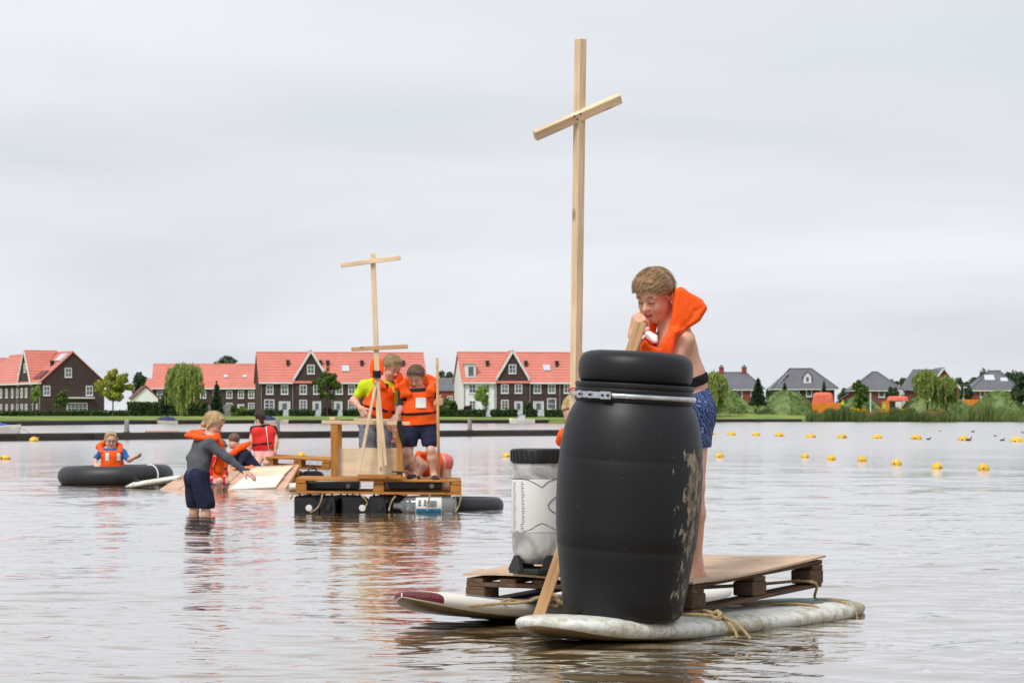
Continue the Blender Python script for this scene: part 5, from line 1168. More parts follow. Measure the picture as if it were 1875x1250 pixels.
bo_ = thing('water_bottle', 'big clear water bottle with blue label lashed under the raft', 'bottle', tuple(P(780,0,YM+.12)*V(1,1,0)+V(0,0,.07)))
c0 = bo_.location
MB().lathe([(.018,-.33),(.03,-.325),(.033,-.27),(.06,-.24),(.098,-.20),(.102,-.16),(.098,-.15),(.102,-.14),(.102,.16),(.098,.18),(.102,.2),(.102,.27),(.09,.30),(.02,.31)],28,(0,0,0),axis=(1,0,0)).build('bottle_body', M['clear'], bo_, smooth=True)
MB().lathe([(.1035,-.10),(.1045,-.099),(.1045,.159),(.1035,.16)],28,(0,0,0),axis=(1,0,0)).build('label_sleeve', M['label'], bo_, smooth=True)
ba = np.linspace(-2.75,-2.15,5)
bp_ = MB(); v0 = []
for a in np.linspace(-.9,-.25,6): v0 += [(-.095,-.1053*math.cos(a),.1053*math.sin(a)),(.155,-.1053*math.cos(a),.1053*math.sin(a))]
bp_.add(v0,[(2*i,2*i+1,2*i+3,2*i+2) for i in range(5)]).build('label_band', M['blue_print'], bo_, smooth=True)
tx = MB()
for i in range(3):
    for j in range(2): tx.obox((-.06+.045*j*1.2,-.104*math.cos(.1+.22*i)-.002,.104*math.sin(.1+.22*i)),(EX,unit(V(0,math.sin(.1+.22*i),math.cos(.1+.22*i))),unit(V(0,-math.cos(.1+.22*i),math.sin(.1+.22*i)))),(.014,.008,.001))
for i in range(6): tx.obox((.06+.004*(i%2),-.105*math.cos(-.05+.11*i)-.001,.105*math.sin(-.05+.11*i)),(EX,unit(V(0,math.sin(-.05+.11*i),math.cos(-.05+.11*i))),unit(V(0,-math.cos(-.05+.11*i),math.sin(-.05+.11*i)))),(.05,.003,.001))
tx.build('label_print', M['ink'], bo_)['kind'] = 'stuff'
for lb, pts in (('sisal rope hanging round the left jerrycan',[(590,905),(588,915),(584,925),(578,932),(568,938)]),('loose rope end at the left raft corner',[(541,902),(536,906),(532,913)]),('rope sling round the water bottle',[(787,903),(786,912),(784,922),(782,934)]),('rope sling at the right raft corner',[(845,905),(843,915),(839,928),(834,937)]),('rope between the middle floats',[(660,905),(668,913),(672,920),(669,927)]),('rope at the mast foot block',[(724,908),(718,916),(714,926),(712,935)])):
    rope(lb, [P(x,y,YM-.03-.02*(i%2)) for i,(x,y) in enumerate(pts)], .008, n=60)
def torus(name, label, c, Rr, r, tilt, parts=(), squash=1, rz=0):
    o = thing(name, label, 'inner tube', tuple(c)); th = np.arange(72)/72*2*math.pi
    ring = np.stack([Rr*np.cos(th), Rr*np.sin(th), tilt[0]*np.cos(th)+tilt[1]*np.sin(th)],-1)
    MB().tube(ring, r*(1+.01*np.sin(th*9)), 24, closed=True).build('tube_body', M['rubber'], o, smooth=True)
    for a in parts:
        b = np.arange(20)/20*2*math.pi; cc = np.array([Rr*math.cos(a),Rr*math.sin(a),tilt[0]*math.cos(a)+tilt[1]*math.sin(a)]); rd = V(math.cos(a),math.sin(a),0)
        MB().tube([cc+(rd*math.cos(x)+EZ*math.sin(x))*(r+.006) for x in b], .011, 6, closed=True).build('cord', M['buoy_eye'], o, smooth=True)
    va = .4; MB().tube([V(math.cos(va),math.sin(va),0)*(Rr-r)+V(0,0,.0), V(math.cos(va),math.sin(va),.1)*(Rr-r-.06)],.012,8).build('valve', M['galv'], o)
    return o
torus('inner_tube', 'black inner tube poking out right of the middle raft', V(*(P(838,0,YM+1.35)[:2]),.035), .40, .085, (0,0))
for k,(px,w,lb) in enumerate(((610,.55,'flat black canister added to darken the raft deck gap, left one'),(762,.55,'flat black canister added to darken the raft deck gap, right one'))):
    c_ = P(px,0,YM+.62)*V(1,1,0)+V(0,0,dz-.125); o = thing('filler', lb, 'filler', tuple(c_))  # black boxes with caps, added so the gap inside the deck reads dark
    MB().box((-w/2,-.16,0),(w/2,.16,.078)).build('can_body', M['jerry'], o, bevel=.012)
    MB().lathe([(.02,0),(.024,.004),(.024,.02),(.004,.024)],12,(w*.3,-.161,.04),axis=(0,-1,0)).build('screw_cap', M['buoy_eye'], o, auto=40)
# cabin frame
fr = thing('cabin', 'open timber cabin frame with pale plywood front on the raft', 'frame', tuple(P(670,873,YM+.1)))
yf, yb = YM+.10, YM+.75
beam('post', P(612.5,872,yf), P(612.5,776,yf), .075, .045, M['wood_orange'], fr, up=(0,1,0)); beam('post', P(621,866,yb), P(621,772,yb), .055, .045, M['wood_orange'], fr, up=(0,1,0))
beam('post', P(731.5,871,yf), P(730.5,776,yf), .055, .045, M['wood_orange'], fr, up=(0,1,0)); beam('post', P(736,866,yb), P(736,778,yb), .05, .045, M['wood_orange'], fr, up=(0,1,0))
beam('front_panel', P(616.5,845.5,yf+.05), P(738,846,yf+.05), .012, .285, M['ply_pale'], fr)
beam('top_rail', P(589,772.5,yf-.01), P(750.5,775,yf-.01), .04, .036, M['wood_new'], fr); beam('top_rail', P(648,767.5,yf+.3), P(728,769.5,yf+.3), .05, .025, M['wood_new'], fr)
beam('side_rail', P(608,766,yf+.1), P(617,771,yb), .06, .03, M['wood_new'], fr)
beam('foot_board', P(655,871.5,YM+.03), P(735,872.5,YM+.03), .12, .035, M['wood_orange'], fr)
beam('shelf_end', P(718,863,yf-.03), P(738,864,yf-.03), .1, .015, M['wood_old'], fr)
M['strap'] = mat('black_strap', (.012,.012,.014), rough=.8)
so_ = thing('hanging_strap', 'black strap hanging from the cabin rail', 'strap', tuple(P(735,776,yf)))
mb = MB(); q = []
for i,(x,y,w) in enumerate(((731,770,4),(732,780,5),(733.5,792,5),(735.5,803,4),(737,812,2))): q += [P(x-w,y,yf-.045-.005*i), P(x+w,y,yf-.045+.004*i)]
mb.add(np.array(q),[(2*i,2*i+1,2*i+3,2*i+2) for i in range(4)]); q2 = [v+V(0,.006,0) for v in q]; mb.add(np.array(q2),[(2*i+2,2*i+3,2*i+1,2*i) for i in range(4)]); mb.build('webbing', M['strap'], so_, smooth=True, world=True)
# mast with two cross bars and two braces
mm = thing('mast', 'thin wooden raft mast with two cross bars and slanting braces', 'mast', tuple(P(695,870,YM+.04)))
beam('post', P(697.5,868,YM+.04), P(682.5,464.5,YM+.02), .05, .036, M['wood_new'], mm, up=(0,1,0))
beam('cross_bar', P(624,486,YM-.02), P(733.5,471.5,YM-.02), .022, .045, M['wood_new'], mm)
beam('cross_bar', P(643,639.5,YM+.0), P(747,634,YM+.0), .022, .042, M['wood_mid'], mm)
beam('brace', P(656,867,YM-.02), P(688.5,700,YM+.0), .03, .025, M['wood_new'], mm, up=(0,1,0)); beam('brace', P(706.5,852,YM+.02), P(692,703,YM+.0), .03, .025, M['wood_new'], mm, up=(0,1,0))
kb = MB()
for i in range(4): kb.tube([P(690,684,YM+.02)+V(.034*math.cos(a),.032*math.sin(a),-.03+.018*i+.005*math.sin(a)) for a in np.arange(14)/14*6.283], .011, 6, closed=True)
kb.tube([P(694,684,YM-.02),P(699,682,YM-.04),P(701,687,YM-.04)],.008,5); kb.build('lashing', M['strap'], mm, smooth=True, world=True)
po_ = thing('punt_pole', 'orange brown pole held upright by the dark haired boy', 'pole', tuple(P(803,875,YM+.12))); MB().tube([P(803.5,874,YM+.12),P(802,780,YM+.12),P(800.5,655,YM+.14)], [.0155,.0155,.0145], 10).build('shaft', M['wood_mid'], po_, smooth=True, world=True)

# ================================================================== the sunken raft at left
Y1 = 36.2
A, B_, C_, D_ = P(286,899,Y1), P(522,896,Y1), P(548,850.5,Y1+1.35), P(352,857,Y1+1.35)
sr = thing('plywood_deck', 'half sunk pinkish plywood deck sloping into the water', 'deck', tuple((A+B_)/2*V(1,1,0)))
def sheet(name, a, b, c, d, th, mt, par, split=()):
    a,b,c,d = [np.asarray(x,float) for x in (a,b,c,d)]; ex = unit((b-a)+(c-d)); n = unit(np.cross(b-a,d-a)); ey = np.cross(n,ex); o_ = (a+b+c+d)/4
    mb = MB(); vs = [a,b,c,d,a-n*th,b-n*th,c-n*th,d-n*th]; Mx = np.array([ex,ey,n]); loc = [(v-o_)@Mx.T for v in vs]
    mb.add(np.array(loc),[(0,1,2,3),(7,6,5,4),(0,4,5,1),(1,5,6,2),(2,6,7,3),(3,7,4,0)]); o = mb.build(name, mt, None)
    m = Matrix(((ex[0],ey[0],n[0],0),(ex[1],ey[1],n[1],0),(ex[2],ey[2],n[2],0),(0,0,0,1))); m.translation = Vector(o_)
    o.parent = par; m = mtx(par).inverted() @ m; o.location = m.to_translation(); o.rotation_euler = m.to_euler(); return o
lerp = lambda a,b,t: a+(b-a)*t
for t0,t1 in ((0,.155),(.16,.50),(.505,1.0)):
    sheet('plywood_sheet', lerp(A,B_,t0), lerp(A,B_,t1), lerp(D_,C_,t1), lerp(D_,C_,t0), .018, M['ply_pink'], sr)
w1 = thing('white_board', 'white faced board lying on the sloping plywood deck', 'board', tuple(P(470,890,Y1+.1)))
sheet('board_face', P(420,895,Y1+.02), P(504,891,Y1+.02), P(521,868,Y1+.62), P(447,872,Y1+.62), .015, M['ply_white'], w1)
w2 = thing('pale_board', 'pale plywood strip above the white faced board', 'board', tuple(P(480,868,Y1+.7)))
sheet('board_face', P(444,871,Y1+.65), P(520,868,Y1+.65), P(536,853,Y1+1.15), P(462,856.5,Y1+1.15), .015, M['ply_pale'], w2)
o3 = thing('orange_rag', 'orange cloth strip lying on the back of the plywood deck', 'cloth', tuple(P(450,856,Y1+1.2)))
mb = MB(); q = []
for i in range(10):
    x = 425+i*4.2; q += [P(x,859+1.2*math.sin(i*1.7),Y1+1.1)+V(0,0,.01), P(x+2,854.5+1.0*math.sin(i*2.1),Y1+1.3)+V(0,0,.015+.01*math.sin(i))]
mb.add(np.array(q),[(2*i,2*i+2,2*i+3,2*i+1) for i in range(9)])
M['rag'] = mat('orange_cloth', (.80,.25,.12), (.7,.2,.09), rough=.8); mb.build('cloth', M['rag'], o3, smooth=True, world=True)
ex = unit(C_-B_); e2 = unit(V(-.95,-.1,.0)); nz = unit(np.cross(e2,ex)); nz = nz if nz[2]>0 else -nz
tp = pal_obj('pallet', 'orange pallet carrying the right edge of the sunk deck', P(526,897,Y1+.04)+V(0,0,.0), unit(P(549,851,Y1+1.3)-P(526,897,Y1+.04)), unit(V(-1,.12,-.04)), unit(V(.05,-.16,1)), 1.3, .55, M['wood_orange'], nb=4)
fp = pal_obj('pallet', 'orange pallet behind the sunk deck beside the seated girl', P(486,836,Y1+2.0), unit(V(1,.02,-.045)), unit(V(0,1,.03)), unit(V(.045,-.03,1)), .90, .9, M['wood_orange'], nb=6)
wb = thing('sailboard', 'white board floating below the rear orange pallet', 'board', tuple(P(570,876,Y1-1.6)*V(1,1,0)))
mb = MB(); L = .62; n, m = 16, 12; vs = []
pc = P(573,871,Y1-.9)*V(1,1,0)
for i in range(n):
    t = i/(n-1); w = .17*(1-abs(2*t-1)**3)**.5+.004
    for j in range(m): a = 6.283*j/m; vs.append(pc+V(L*(t-.5), w*math.cos(a), .055+.05*math.sin(a)+.05*t))
mb.add(np.array(vs),[(i*m+j,i*m+(j+1)%m,(i+1)*m+(j+1)%m,(i+1)*m+j) for i in range(n-1) for j in range(m)]+[tuple(range(m-1,-1,-1)),tuple(range((n-1)*m,n*m))]).build('hull', M['board_white'], wb, smooth=True, world=True)
for k,(px,w) in enumerate(((540,.3),(575,.26))):
    jerrycan(P(px,0,Y1+1.9)*V(1,1,0)+V(0,0,-.06), w, .3, .27, 'black jerrycan under the rear orange pallet, %s one' % ('left','right')[k], .15*k)
wb2 = thing('sailboard', 'white surfboard tail with small fin beside the big inner tube', 'board', tuple(P(275,890,Y1+.6)*V(1,1,0)))
mb = MB(); vs = []; pc = P(283,889,Y1+.7)*V(1,1,0)
for i in range(n):
    t = i/(n-1); w = .22*min(1,t*3.0)**.5+.004; zz = .02+.12*t
    for j in range(m): a = 6.283*j/m; vs.append(pc+V(.75*(t-.5)-.02, w*math.cos(a)+.2*t, zz+.045*min(1,t*6+.2)*math.sin(a)))
mb.add(np.array(vs),[(i*m+j,i*m+(j+1)%m,(i+1)*m+(j+1)%m,(i+1)*m+j) for i in range(n-1) for j in range(m)]+[tuple(range(m-1,-1,-1)),tuple(range((n-1)*m,n*m))]).build('hull', M['board_old'], wb2, smooth=True, world=True)
p = pc+V(-.25,-.02,.06); MB().prism([p,p+V(.09,0,0),p+V(-.02,0,.12),p+V(-.08,0,.14)],(0,.015,0)).build('fin', M['black'], wb2, world=True)
Yt = 39.3; torus('inner_tube', 'huge black inner tube around the blond child with glasses', V(*(P(211.5,0,Yt)[:2]),.125), .685, .140, (.012,0), parts=(-.62,))
# ================================================================== bodies and clothes as blended distance fields
class G:
    def __init__(s): s.ops = []; s.lo = V(1e9,1e9,1e9); s.hi = -s.lo
    def _bb(s, lo, hi): s.lo = np.minimum(s.lo, lo); s.hi = np.maximum(s.hi, hi)
    def rc(s, a, b, ra, rb=None, k=.02, sub=False):
        a = np.asarray(a,float); b = np.asarray(b,float); rb = ra if rb is None else rb; m = max(ra,rb)
        lo = np.minimum(a,b)-m; hi = np.maximum(a,b)+m
        if not sub: s._bb(lo,hi)
        ba = b-a; bb = max(ba@ba,1e-9)
        def f(X,Y,Z):
            px,py,pz = X-a[0],Y-a[1],Z-a[2]; t = np.clip((px*ba[0]+py*ba[1]+pz*ba[2])/bb,0,1)
            return np.sqrt((px-t*ba[0])**2+(py-t*ba[1])**2+(pz-t*ba[2])**2)-(ra+(rb-ra)*t)
        s.ops.append((f,lo,hi,k,sub)); return s
    def chain(s, pts, rad, k=.02):
        for i in range(len(pts)-1): s.rc(pts[i],pts[i+1],rad[i],rad[i+1],k)
        return s
    def chain_sub(s, pts, r, k=.012):
        for i in range(len(pts)-1): s.rc(pts[i],pts[i+1],r,r,k,True)
        return s
    def ell(s, c, Rm, r, k=.02, sub=False):
        c = np.asarray(c,float); Rm = np.asarray(Rm,float); r = np.asarray(r,float); m = r.max(); lo = c-m; hi = c+m
        if not sub: s._bb(lo,hi)
        def f(X,Y,Z):
            d = (X-c[0],Y-c[1],Z-c[2]); q = [Rm[i][0]*d[0]+Rm[i][1]*d[1]+Rm[i][2]*d[2] for i in range(3)]
            k0 = np.sqrt(sum((q[i]/r[i])**2 for i in range(3))); k1 = np.sqrt(sum((q[i]/r[i]**2)**2 for i in range(3)))+1e-6
            return k0*(k0-1)/k1
        s.ops.append((f,lo,hi,k,sub)); return s
    def box(s, c, Rm, h, rnd=.01, k=.01, sub=False):
        c = np.asarray(c,float); Rm = np.asarray(Rm,float); h = np.asarray(h,float); m = np.linalg.norm(h)+rnd; lo = c-m; hi = c+m
        if not sub: s._bb(lo,hi)
        def f(X,Y,Z):
            d = (X-c[0],Y-c[1],Z-c[2]); q = [np.abs(Rm[i][0]*d[0]+Rm[i][1]*d[1]+Rm[i][2]*d[2])-(h[i]-rnd) for i in range(3)]
            return np.sqrt(sum(np.maximum(x,0)**2 for x in q))+np.minimum(np.maximum(np.maximum(q[0],q[1]),q[2]),0)-rnd
        s.ops.append((f,lo,hi,k,sub)); return s
    def poly(s, pts, y0, y1, rnd=.01, k=.01):
        """outline in the x-z plane (world), padded from depth y0 to y1"""
        pts = np.asarray(pts,float); n = len(pts); lo = np.array([pts[:,0].min(),y0,pts[:,1].min()]); hi = np.array([pts[:,0].max(),y1,pts[:,1].max()]); s._bb(lo,hi)
        def f(X,Y,Z):
            X, Z = np.broadcast_arrays(X[:,0,0][:,None], Z[0,0,:][None,:]); d = np.full(X.shape,1e9); sg = np.ones(X.shape)
            for i in range(n):
                a, b = pts[i], pts[i-1]; ex, ez = b-a; wx, wz = X-a[0], Z-a[1]; t = np.clip((wx*ex+wz*ez)/(ex*ex+ez*ez),0,1)
                d = np.minimum(d,(wx-ex*t)**2+(wz-ez*t)**2); c1 = Z>=a[1]; c2 = Z<b[1]; c3 = ex*wz > ez*wx
                fl = (c1&c2&c3)|(~c1&~c2&~c3); sg = np.where(fl,-sg,sg)
            d2 = (sg*np.sqrt(d)+rnd)[:,None,:]; dy = np.abs(Y-(y0+y1)/2)-(y1-y0)/2+rnd
            return np.minimum(np.maximum(d2,dy),0)+np.sqrt(np.maximum(d2,0)**2+np.maximum(dy,0)**2)-rnd
        s.ops.append((f,lo,hi,k,False)); return s
    def clip(s, p, n):
        """drop everything on the side of p that n points to"""
        p = np.asarray(p,float); n = unit(n); s.ops.append((lambda X,Y,Z: (X-p[0])*n[0]+(Y-p[1])*n[1]+(Z-p[2])*n[2], None, None, 0, 'clip')); return s
    def keepbox(s, lo, hi):
        for i in range(3):
            for v, sg in ((lo[i],-1),(hi[i],1)):
                if v is not None:
                    p = np.zeros(3); p[i] = v; n = np.zeros(3); n[i] = sg; s.clip(p,n)
        return s
    def wrinkle(s, amp, freq, seed=0):
        rg = np.random.default_rng(seed); W = [(rdir(rg,1)[0]*freq*rg.uniform(.6,1.6), rg.uniform(0,6.28)) for _ in range(7)]
        def f(X,Y,Z):
            t = 0
            for w, ph in W: t = t+np.sin(w[0]*X+w[1]*Y+w[2]*Z+ph)
            return t*amp/2.6
        s.ops.append((f,None,None,0,'add')); return s
    def grow(s, d): s.ops.append((lambda X,Y,Z: -d,None,None,0,'add')); return s
    def mesh(s, h):
        lo = s.lo-.03-3*h; hi = s.hi+.03+3*h; n = np.ceil((hi-lo)/h).astype(int)+1
        ax = [(lo[i]+h*np.arange(n[i])).astype(np.float32) for i in range(3)]
        D = np.full(n, .5, np.float32); XX = ax[0][:,None,None]; YY = ax[1][None,:,None]; ZZ = ax[2][None,None,:]
        for f, l, u, k, sub in s.ops:
            if sub == 'clip': np.maximum(D, f(XX,YY,ZZ), out=D); continue
            if sub == 'add':
                m = np.abs(D) < .05
                D[m] += f(np.broadcast_to(XX,n)[m],np.broadcast_to(YY,n)[m],np.broadcast_to(ZZ,n)[m]); continue
            mg = k+.035+3*h; i0 = np.clip(((l-mg-lo)/h).astype(int),0,n-1); i1 = np.clip(((u+mg-lo)/h).astype(int)+2,1,n)
            sl = tuple(slice(a,b) for a,b in zip(i0,i1)); d = D[sl]; e = f(XX[sl[0]],YY[:,sl[1]],ZZ[:,:,sl[2]]).astype(np.float32)
            if sub: e = -e; hh = np.clip(.5-.5*(e-d)/k,0,1); D[sl] = d*hh+e*(1-hh)+k*hh*(1-hh)
            else: hh = np.clip(.5+.5*(e-d)/k,0,1); D[sl] = e*(1-hh)+d*hh-k*hh*(1-hh)
        return nets(D, lo, h)
def nets(D, lo, h):
    S = D < 0; n = np.array(D.shape)
    c = np.zeros(n-1, np.int8)
    for i in (0,1):
        for j in (0,1):
            for k in (0,1): c += S[i:n[0]-1+i, j:n[1]-1+j, k:n[2]-1+k]
    act = (c>0)&(c<8); I = np.argwhere(act); idm = np.full(n-1,-1,np.int32); idm[act] = np.arange(len(I))
    acc = np.zeros((len(I),3)); cnt = np.zeros(len(I)); co = [(i,j,k) for i in (0,1) for j in (0,1) for k in (0,1)]
    val = {o_: D[I[:,0]+o_[0],I[:,1]+o_[1],I[:,2]+o_[2]] for o_ in co}
    for a in co:
        for x in range(3):
            if a[x] == 0:
                b = list(a); b[x] = 1; b = tuple(b); va, vb = val[a], val[b]; m = (va<0)!=(vb<0)
                t = np.where(m, va/np.where(m, va-vb, 1), 0); p = np.array(a,float)[None,:].repeat(len(I),0); p[:,x] += t
                acc[m] += p[m]; cnt[m] += 1
    vs = (I+acc/np.maximum(cnt,1)[:,None])*h+lo; F_ = []
    for x in range(3):
        y, z = (x+1)%3, (x+2)%3
        s0 = [slice(None)]*3; s1 = [slice(None)]*3; s0[x] = slice(0,-1); s1[x] = slice(1,None)
        a, b = S[tuple(s0)], S[tuple(s1)]; E = np.argwhere(a!=b)
        E = E[(E[:,y]>0)&(E[:,z]>0)&(E[:,y]<n[y]-1)&(E[:,z]<n[z]-1)]
        ins = a[tuple(E.T)]; q = []
        for dy, dz in ((-1,-1),(0,-1),(0,0),(-1,0)):
            e = E.copy(); e[:,y] += dy; e[:,z] += dz; q.append(idm[tuple(e.T)])
        q = np.stack(q,1); q[~ins] = q[~ins][:,::-1]; F_.append(q)
    return vs, np.vstack(F_)
def sdf_obj(name, g, h, mats, parent, matfn=None):
    vs, fs = g.mesh(h)
    mi = np.array(mtx(parent).inverted()); v2 = vs @ mi[:3,:3].T + mi[:3,3]
    me = bpy.data.meshes.new(name); nf = len(fs)
    me.vertices.add(len(v2)); me.vertices.foreach_set('co', v2.astype(np.float32).ravel())
    me.loops.add(nf*4); me.loops.foreach_set('vertex_index', fs.astype(np.int32).ravel()); me.polygons.add(nf); me.polygons.foreach_set('loop_start', np.arange(0,4*nf,4,dtype=np.int32))
    me.update(calc_edges=True)
    if matfn is not None: me.polygons.foreach_set('material_index', matfn(vs[fs].mean(1)).astype(np.int32))
    return obj(name, me, mats, parent, smooth=True)

# ------------------------------------------------------------------ looks
def skinmat(name, col, sat):
    m, t, b, N, L = mk(name); tc = N('ShaderNodeTexCoord'); n = N('ShaderNodeTexNoise'); n.inputs['Scale'].default_value = 14; n.inputs['Detail'].default_value = 5; L(tc.outputs['Object'], n.inputs['Vector'])
    r = N('ShaderNodeValToRGB'); L(n.outputs['Fac'], r.inputs[0]); r.color_ramp.elements[0].position=.3; r.color_ramp.elements[0].color=c4(sat); r.color_ramp.elements[1].position=.7; r.color_ramp.elements[1].color=c4(col)
    L(r.outputs[0], b.inputs['Base Color']); b.inputs['Roughness'].default_value=.48; b.inputs['Specular IOR Level'].default_value=.4
    b.inputs['Subsurface Weight'].default_value=.18; b.inputs['Subsurface Radius'].default_value=(1,.3,.15); b.inputs['Subsurface Scale'].default_value=.006
    n2 = N('ShaderNodeTexNoise'); n2.inputs['Scale'].default_value=220; L(tc.outputs['Object'], n2.inputs['Vector']); bp = N('ShaderNodeBump'); bp.inputs['Strength'].default_value=.12; bp.inputs['Distance'].default_value=.001; L(n2.outputs['Fac'], bp.inputs['Height']); L(bp.outputs[0], b.inputs['Normal'])
    return m
M['skin_tan'] = skinmat('tanned_skin', (.78,.45,.32), (.71,.37,.25)); M['skin'] = skinmat('fair_skin', (.72,.45,.34), (.66,.37,.27))
M['lip'] = mat('lips', (.46,.16,.13), (.40,.13,.11), rough=.4); M['eye_white'] = mat('eye_white', (.75,.72,.70), rough=.2); M['iris'] = mat('iris', (.05,.06,.08), rough=.1); M['lash'] = mat('lash', (.04,.025,.018), rough=.7)
def hairmat(name, a, b_): return mat(name, a, b_, scale=38, stretch=(1,1,.35), rough=.55, bump=.9, bscale=90, lo=.3, hi=.7)
HAIR = {'brown': hairmat('light_brown_hair', (.42,.25,.115), (.16,.085,.038)), 'dark': hairmat('brown_hair', (.21,.13,.08), (.09,.055,.035)), 'blond': hairmat('blond_hair', (.62,.44,.22), (.38,.24,.10)), 'sand': hairmat('sandy_hair', (.42,.29,.14), (.22,.14,.065)), 'black': hairmat('black_brown_hair', (.045,.025,.02), (.02,.012,.01))}
def lockmat(name, a, b_):
    m = leafmat(name, b_, a, trans=.0); m.node_tree.nodes['Principled BSDF'].inputs['Roughness'].default_value = .42; m.node_tree.nodes['Principled BSDF'].inputs['Specular IOR Level'].default_value = .5; return m
LOCK = {'brown': lockmat('light_brown_locks', (.50,.31,.15), (.10,.05,.022)), 'dark': lockmat('brown_locks', (.24,.15,.09), (.06,.035,.022)), 'blond': lockmat('blond_locks', (.78,.58,.30), (.40,.25,.10)), 'sand': lockmat('sandy_locks', (.55,.38,.18), (.18,.11,.05))}
def fabric(name, a, b_=None, scale=8, bscale=30, bump=.5, rough=.85): return mat(name, a, b_ or tuple(x*.82 for x in a), scale=scale, rough=rough, bump=bump, bscale=bscale, spec=.25)
M['vest'] = fabric('orange_vest', (1.0,.125,.008), (.95,.095,.006), 5, 14, .35, .55); M['vest_red'] = fabric('red_vest', (.80,.035,.03), (.68,.025,.02), 5, 14, .35, .55)
M['webbing'] = fabric('black_webbing', (.014,.013,.015)); M['reflector'] = mat('white_reflector', (.85,.86,.87), (.78,.79,.80), rough=.3)
M['navy'] = fabric('navy_cloth', (.018,.022,.055)); M['greyshirt'] = fabric('grey_jersey', (.115,.12,.14), (.085,.09,.105)); M['darkshirt'] = fabric('charcoal_jersey', (.05,.045,.06))
M['neon'] = fabric('neon_yellow_shirt', (.62,.78,.02), (.52,.68,.015)); M['denim'] = fabric('grey_denim', (.25,.28,.33), (.13,.15,.19), 22); M['bluewet'] = fabric('blue_wetsuit', (.03,.15,.42)); M['pinkswim'] = fabric('pink_swimwear', (.85,.22,.20), (.78,.16,.15)); M['pinkpale'] = fabric('pale_pink_cloth', (.85,.42,.42)); M['redsleeve'] = fabric('red_sleeve', (.70,.02,.025)); M['bluepants'] = fabric('blue_trousers', (.03,.04,.20)); M['shoe'] = fabric('dark_shoe', (.05,.045,.045))
def pattern_shorts():
    m, t, b, N, L = mk('blue_patterned_shorts'); tc = N('ShaderNodeTexCoord'); n = N('ShaderNodeTexNoise'); n.inputs['Scale'].default_value=16; n.inputs['Detail'].default_value=2; L(tc.outputs['Object'], n.inputs['Vector'])
    w = N('ShaderNodeTexWave'); w.wave_type='BANDS'; w.bands_direction='DIAGONAL'; w.inputs['Scale'].default_value=22; w.inputs['Distortion'].default_value=11; w.inputs['Detail'].default_value=2.5; w.inputs['Detail Scale'].default_value=1.6; L(tc.outputs['Object'], w.inputs['Vector'])
    r = N('ShaderNodeValToRGB'); L(w.outputs['Fac'], r.inputs[0]); e = r.color_ramp.elements; e[0].position=.82; e[0].color=(.010,.025,.11,1); e[1].position=.97; e[1].color=(.20,.27,.44,1); q = e.new(.45); q.color=(.014,.038,.16,1)
    L(r.outputs[0], b.inputs['Base Color']); b.inputs['Roughness'].default_value=.8; bp = N('ShaderNodeBump'); bp.inputs['Strength'].default_value=.4; bp.inputs['Distance'].default_value=.006; L(n.outputs['Fac'], bp.inputs['Height']); L(bp.outputs[0], b.inputs['Normal']); return m
M['boardshorts'] = pattern_shorts()
M['cyan_glass'] = mat('spectacle_rim', (.10,.09,.10), rough=.3)

def headframe(f, roll=0, up=(0,0,1)):
    f = unit(f); r = unit(np.cross(f, up)); u = np.cross(r, f)
    if roll: r, u = r*math.cos(roll)+u*math.sin(roll), u*math.cos(roll)-r*math.sin(roll)
    return np.array([r, f, u])       # rows: right, forward, up
def head_sdf(g, c, Rm, s, detail=True):
    W = lambda x,y,z: np.asarray(c)+s*(Rm[0]*x+Rm[1]*y+Rm[2]*z)
    k = .05*s
    g.ell(W(0,-.055,.135),Rm,V(.345,.425,.365)*s,k); g.ell(W(0,.09,-.17),Rm,V(.255,.265,.325)*s,.10*s); g.rc(W(-.05,.245,-.415),W(.05,.245,-.415),.075*s,None,.09*s)
    for sx in (-1,1):
        g.rc(W(sx*.14,.20,-.15),W(sx*.17,.14,-.22),.12*s,.11*s,.08*s)                     # cheek
        g.rc(W(sx*.24,.02,-.18),W(sx*.15,.16,-.38),.075*s,.07*s,.09*s)                    # jaw line
        g.rc(W(sx*.05,.338,.085),W(sx*.20,.285,.09),.035*s,.03*s,.05*s)                   # brow
    g.rc(W(0,.325,.03),W(0,.415,-.115),.032*s,.052*s,.035*s)
    for sx in (-1,1):
        g.rc(W(sx*.045,.365,-.125),W(sx*.04,.36,-.125),.036*s,None,.02*s)
        g.ell(W(sx*.125,.40,.015),Rm,V(.075,.055,.05)*s,.05*s,True)
        g.ell(W(sx*.125,.288,.012),Rm,V(.072,.062,.055)*s,.012*s)
    if detail:
        g.rc(W(-.085,.295,-.272),W(0,.345,-.258),.020*s,.030*s,.012*s); g.rc(W(.085,.295,-.272),W(0,.345,-.258),.020*s,.030*s,.012*s)
        g.rc(W(-.07,.30,-.300),W(.07,.30,-.300),.028*s,None,.012*s); g.rc(W(-.02,.322,-.305),W(.02,.322,-.305),.030*s,None,.015*s)
        g.rc(W(-.095,.325,-.281),W(.095,.325,-.281),.008*s,None,.006*s,True)
    for sx in (-1,1):
        g.ell(W(sx*.345,-.03,-.02),Rm,V(.035,.085,.125)*s,.02*s); g.ell(W(sx*.385,-.01,.0),Rm,V(.03,.045,.075)*s,.02*s,True)
    return W
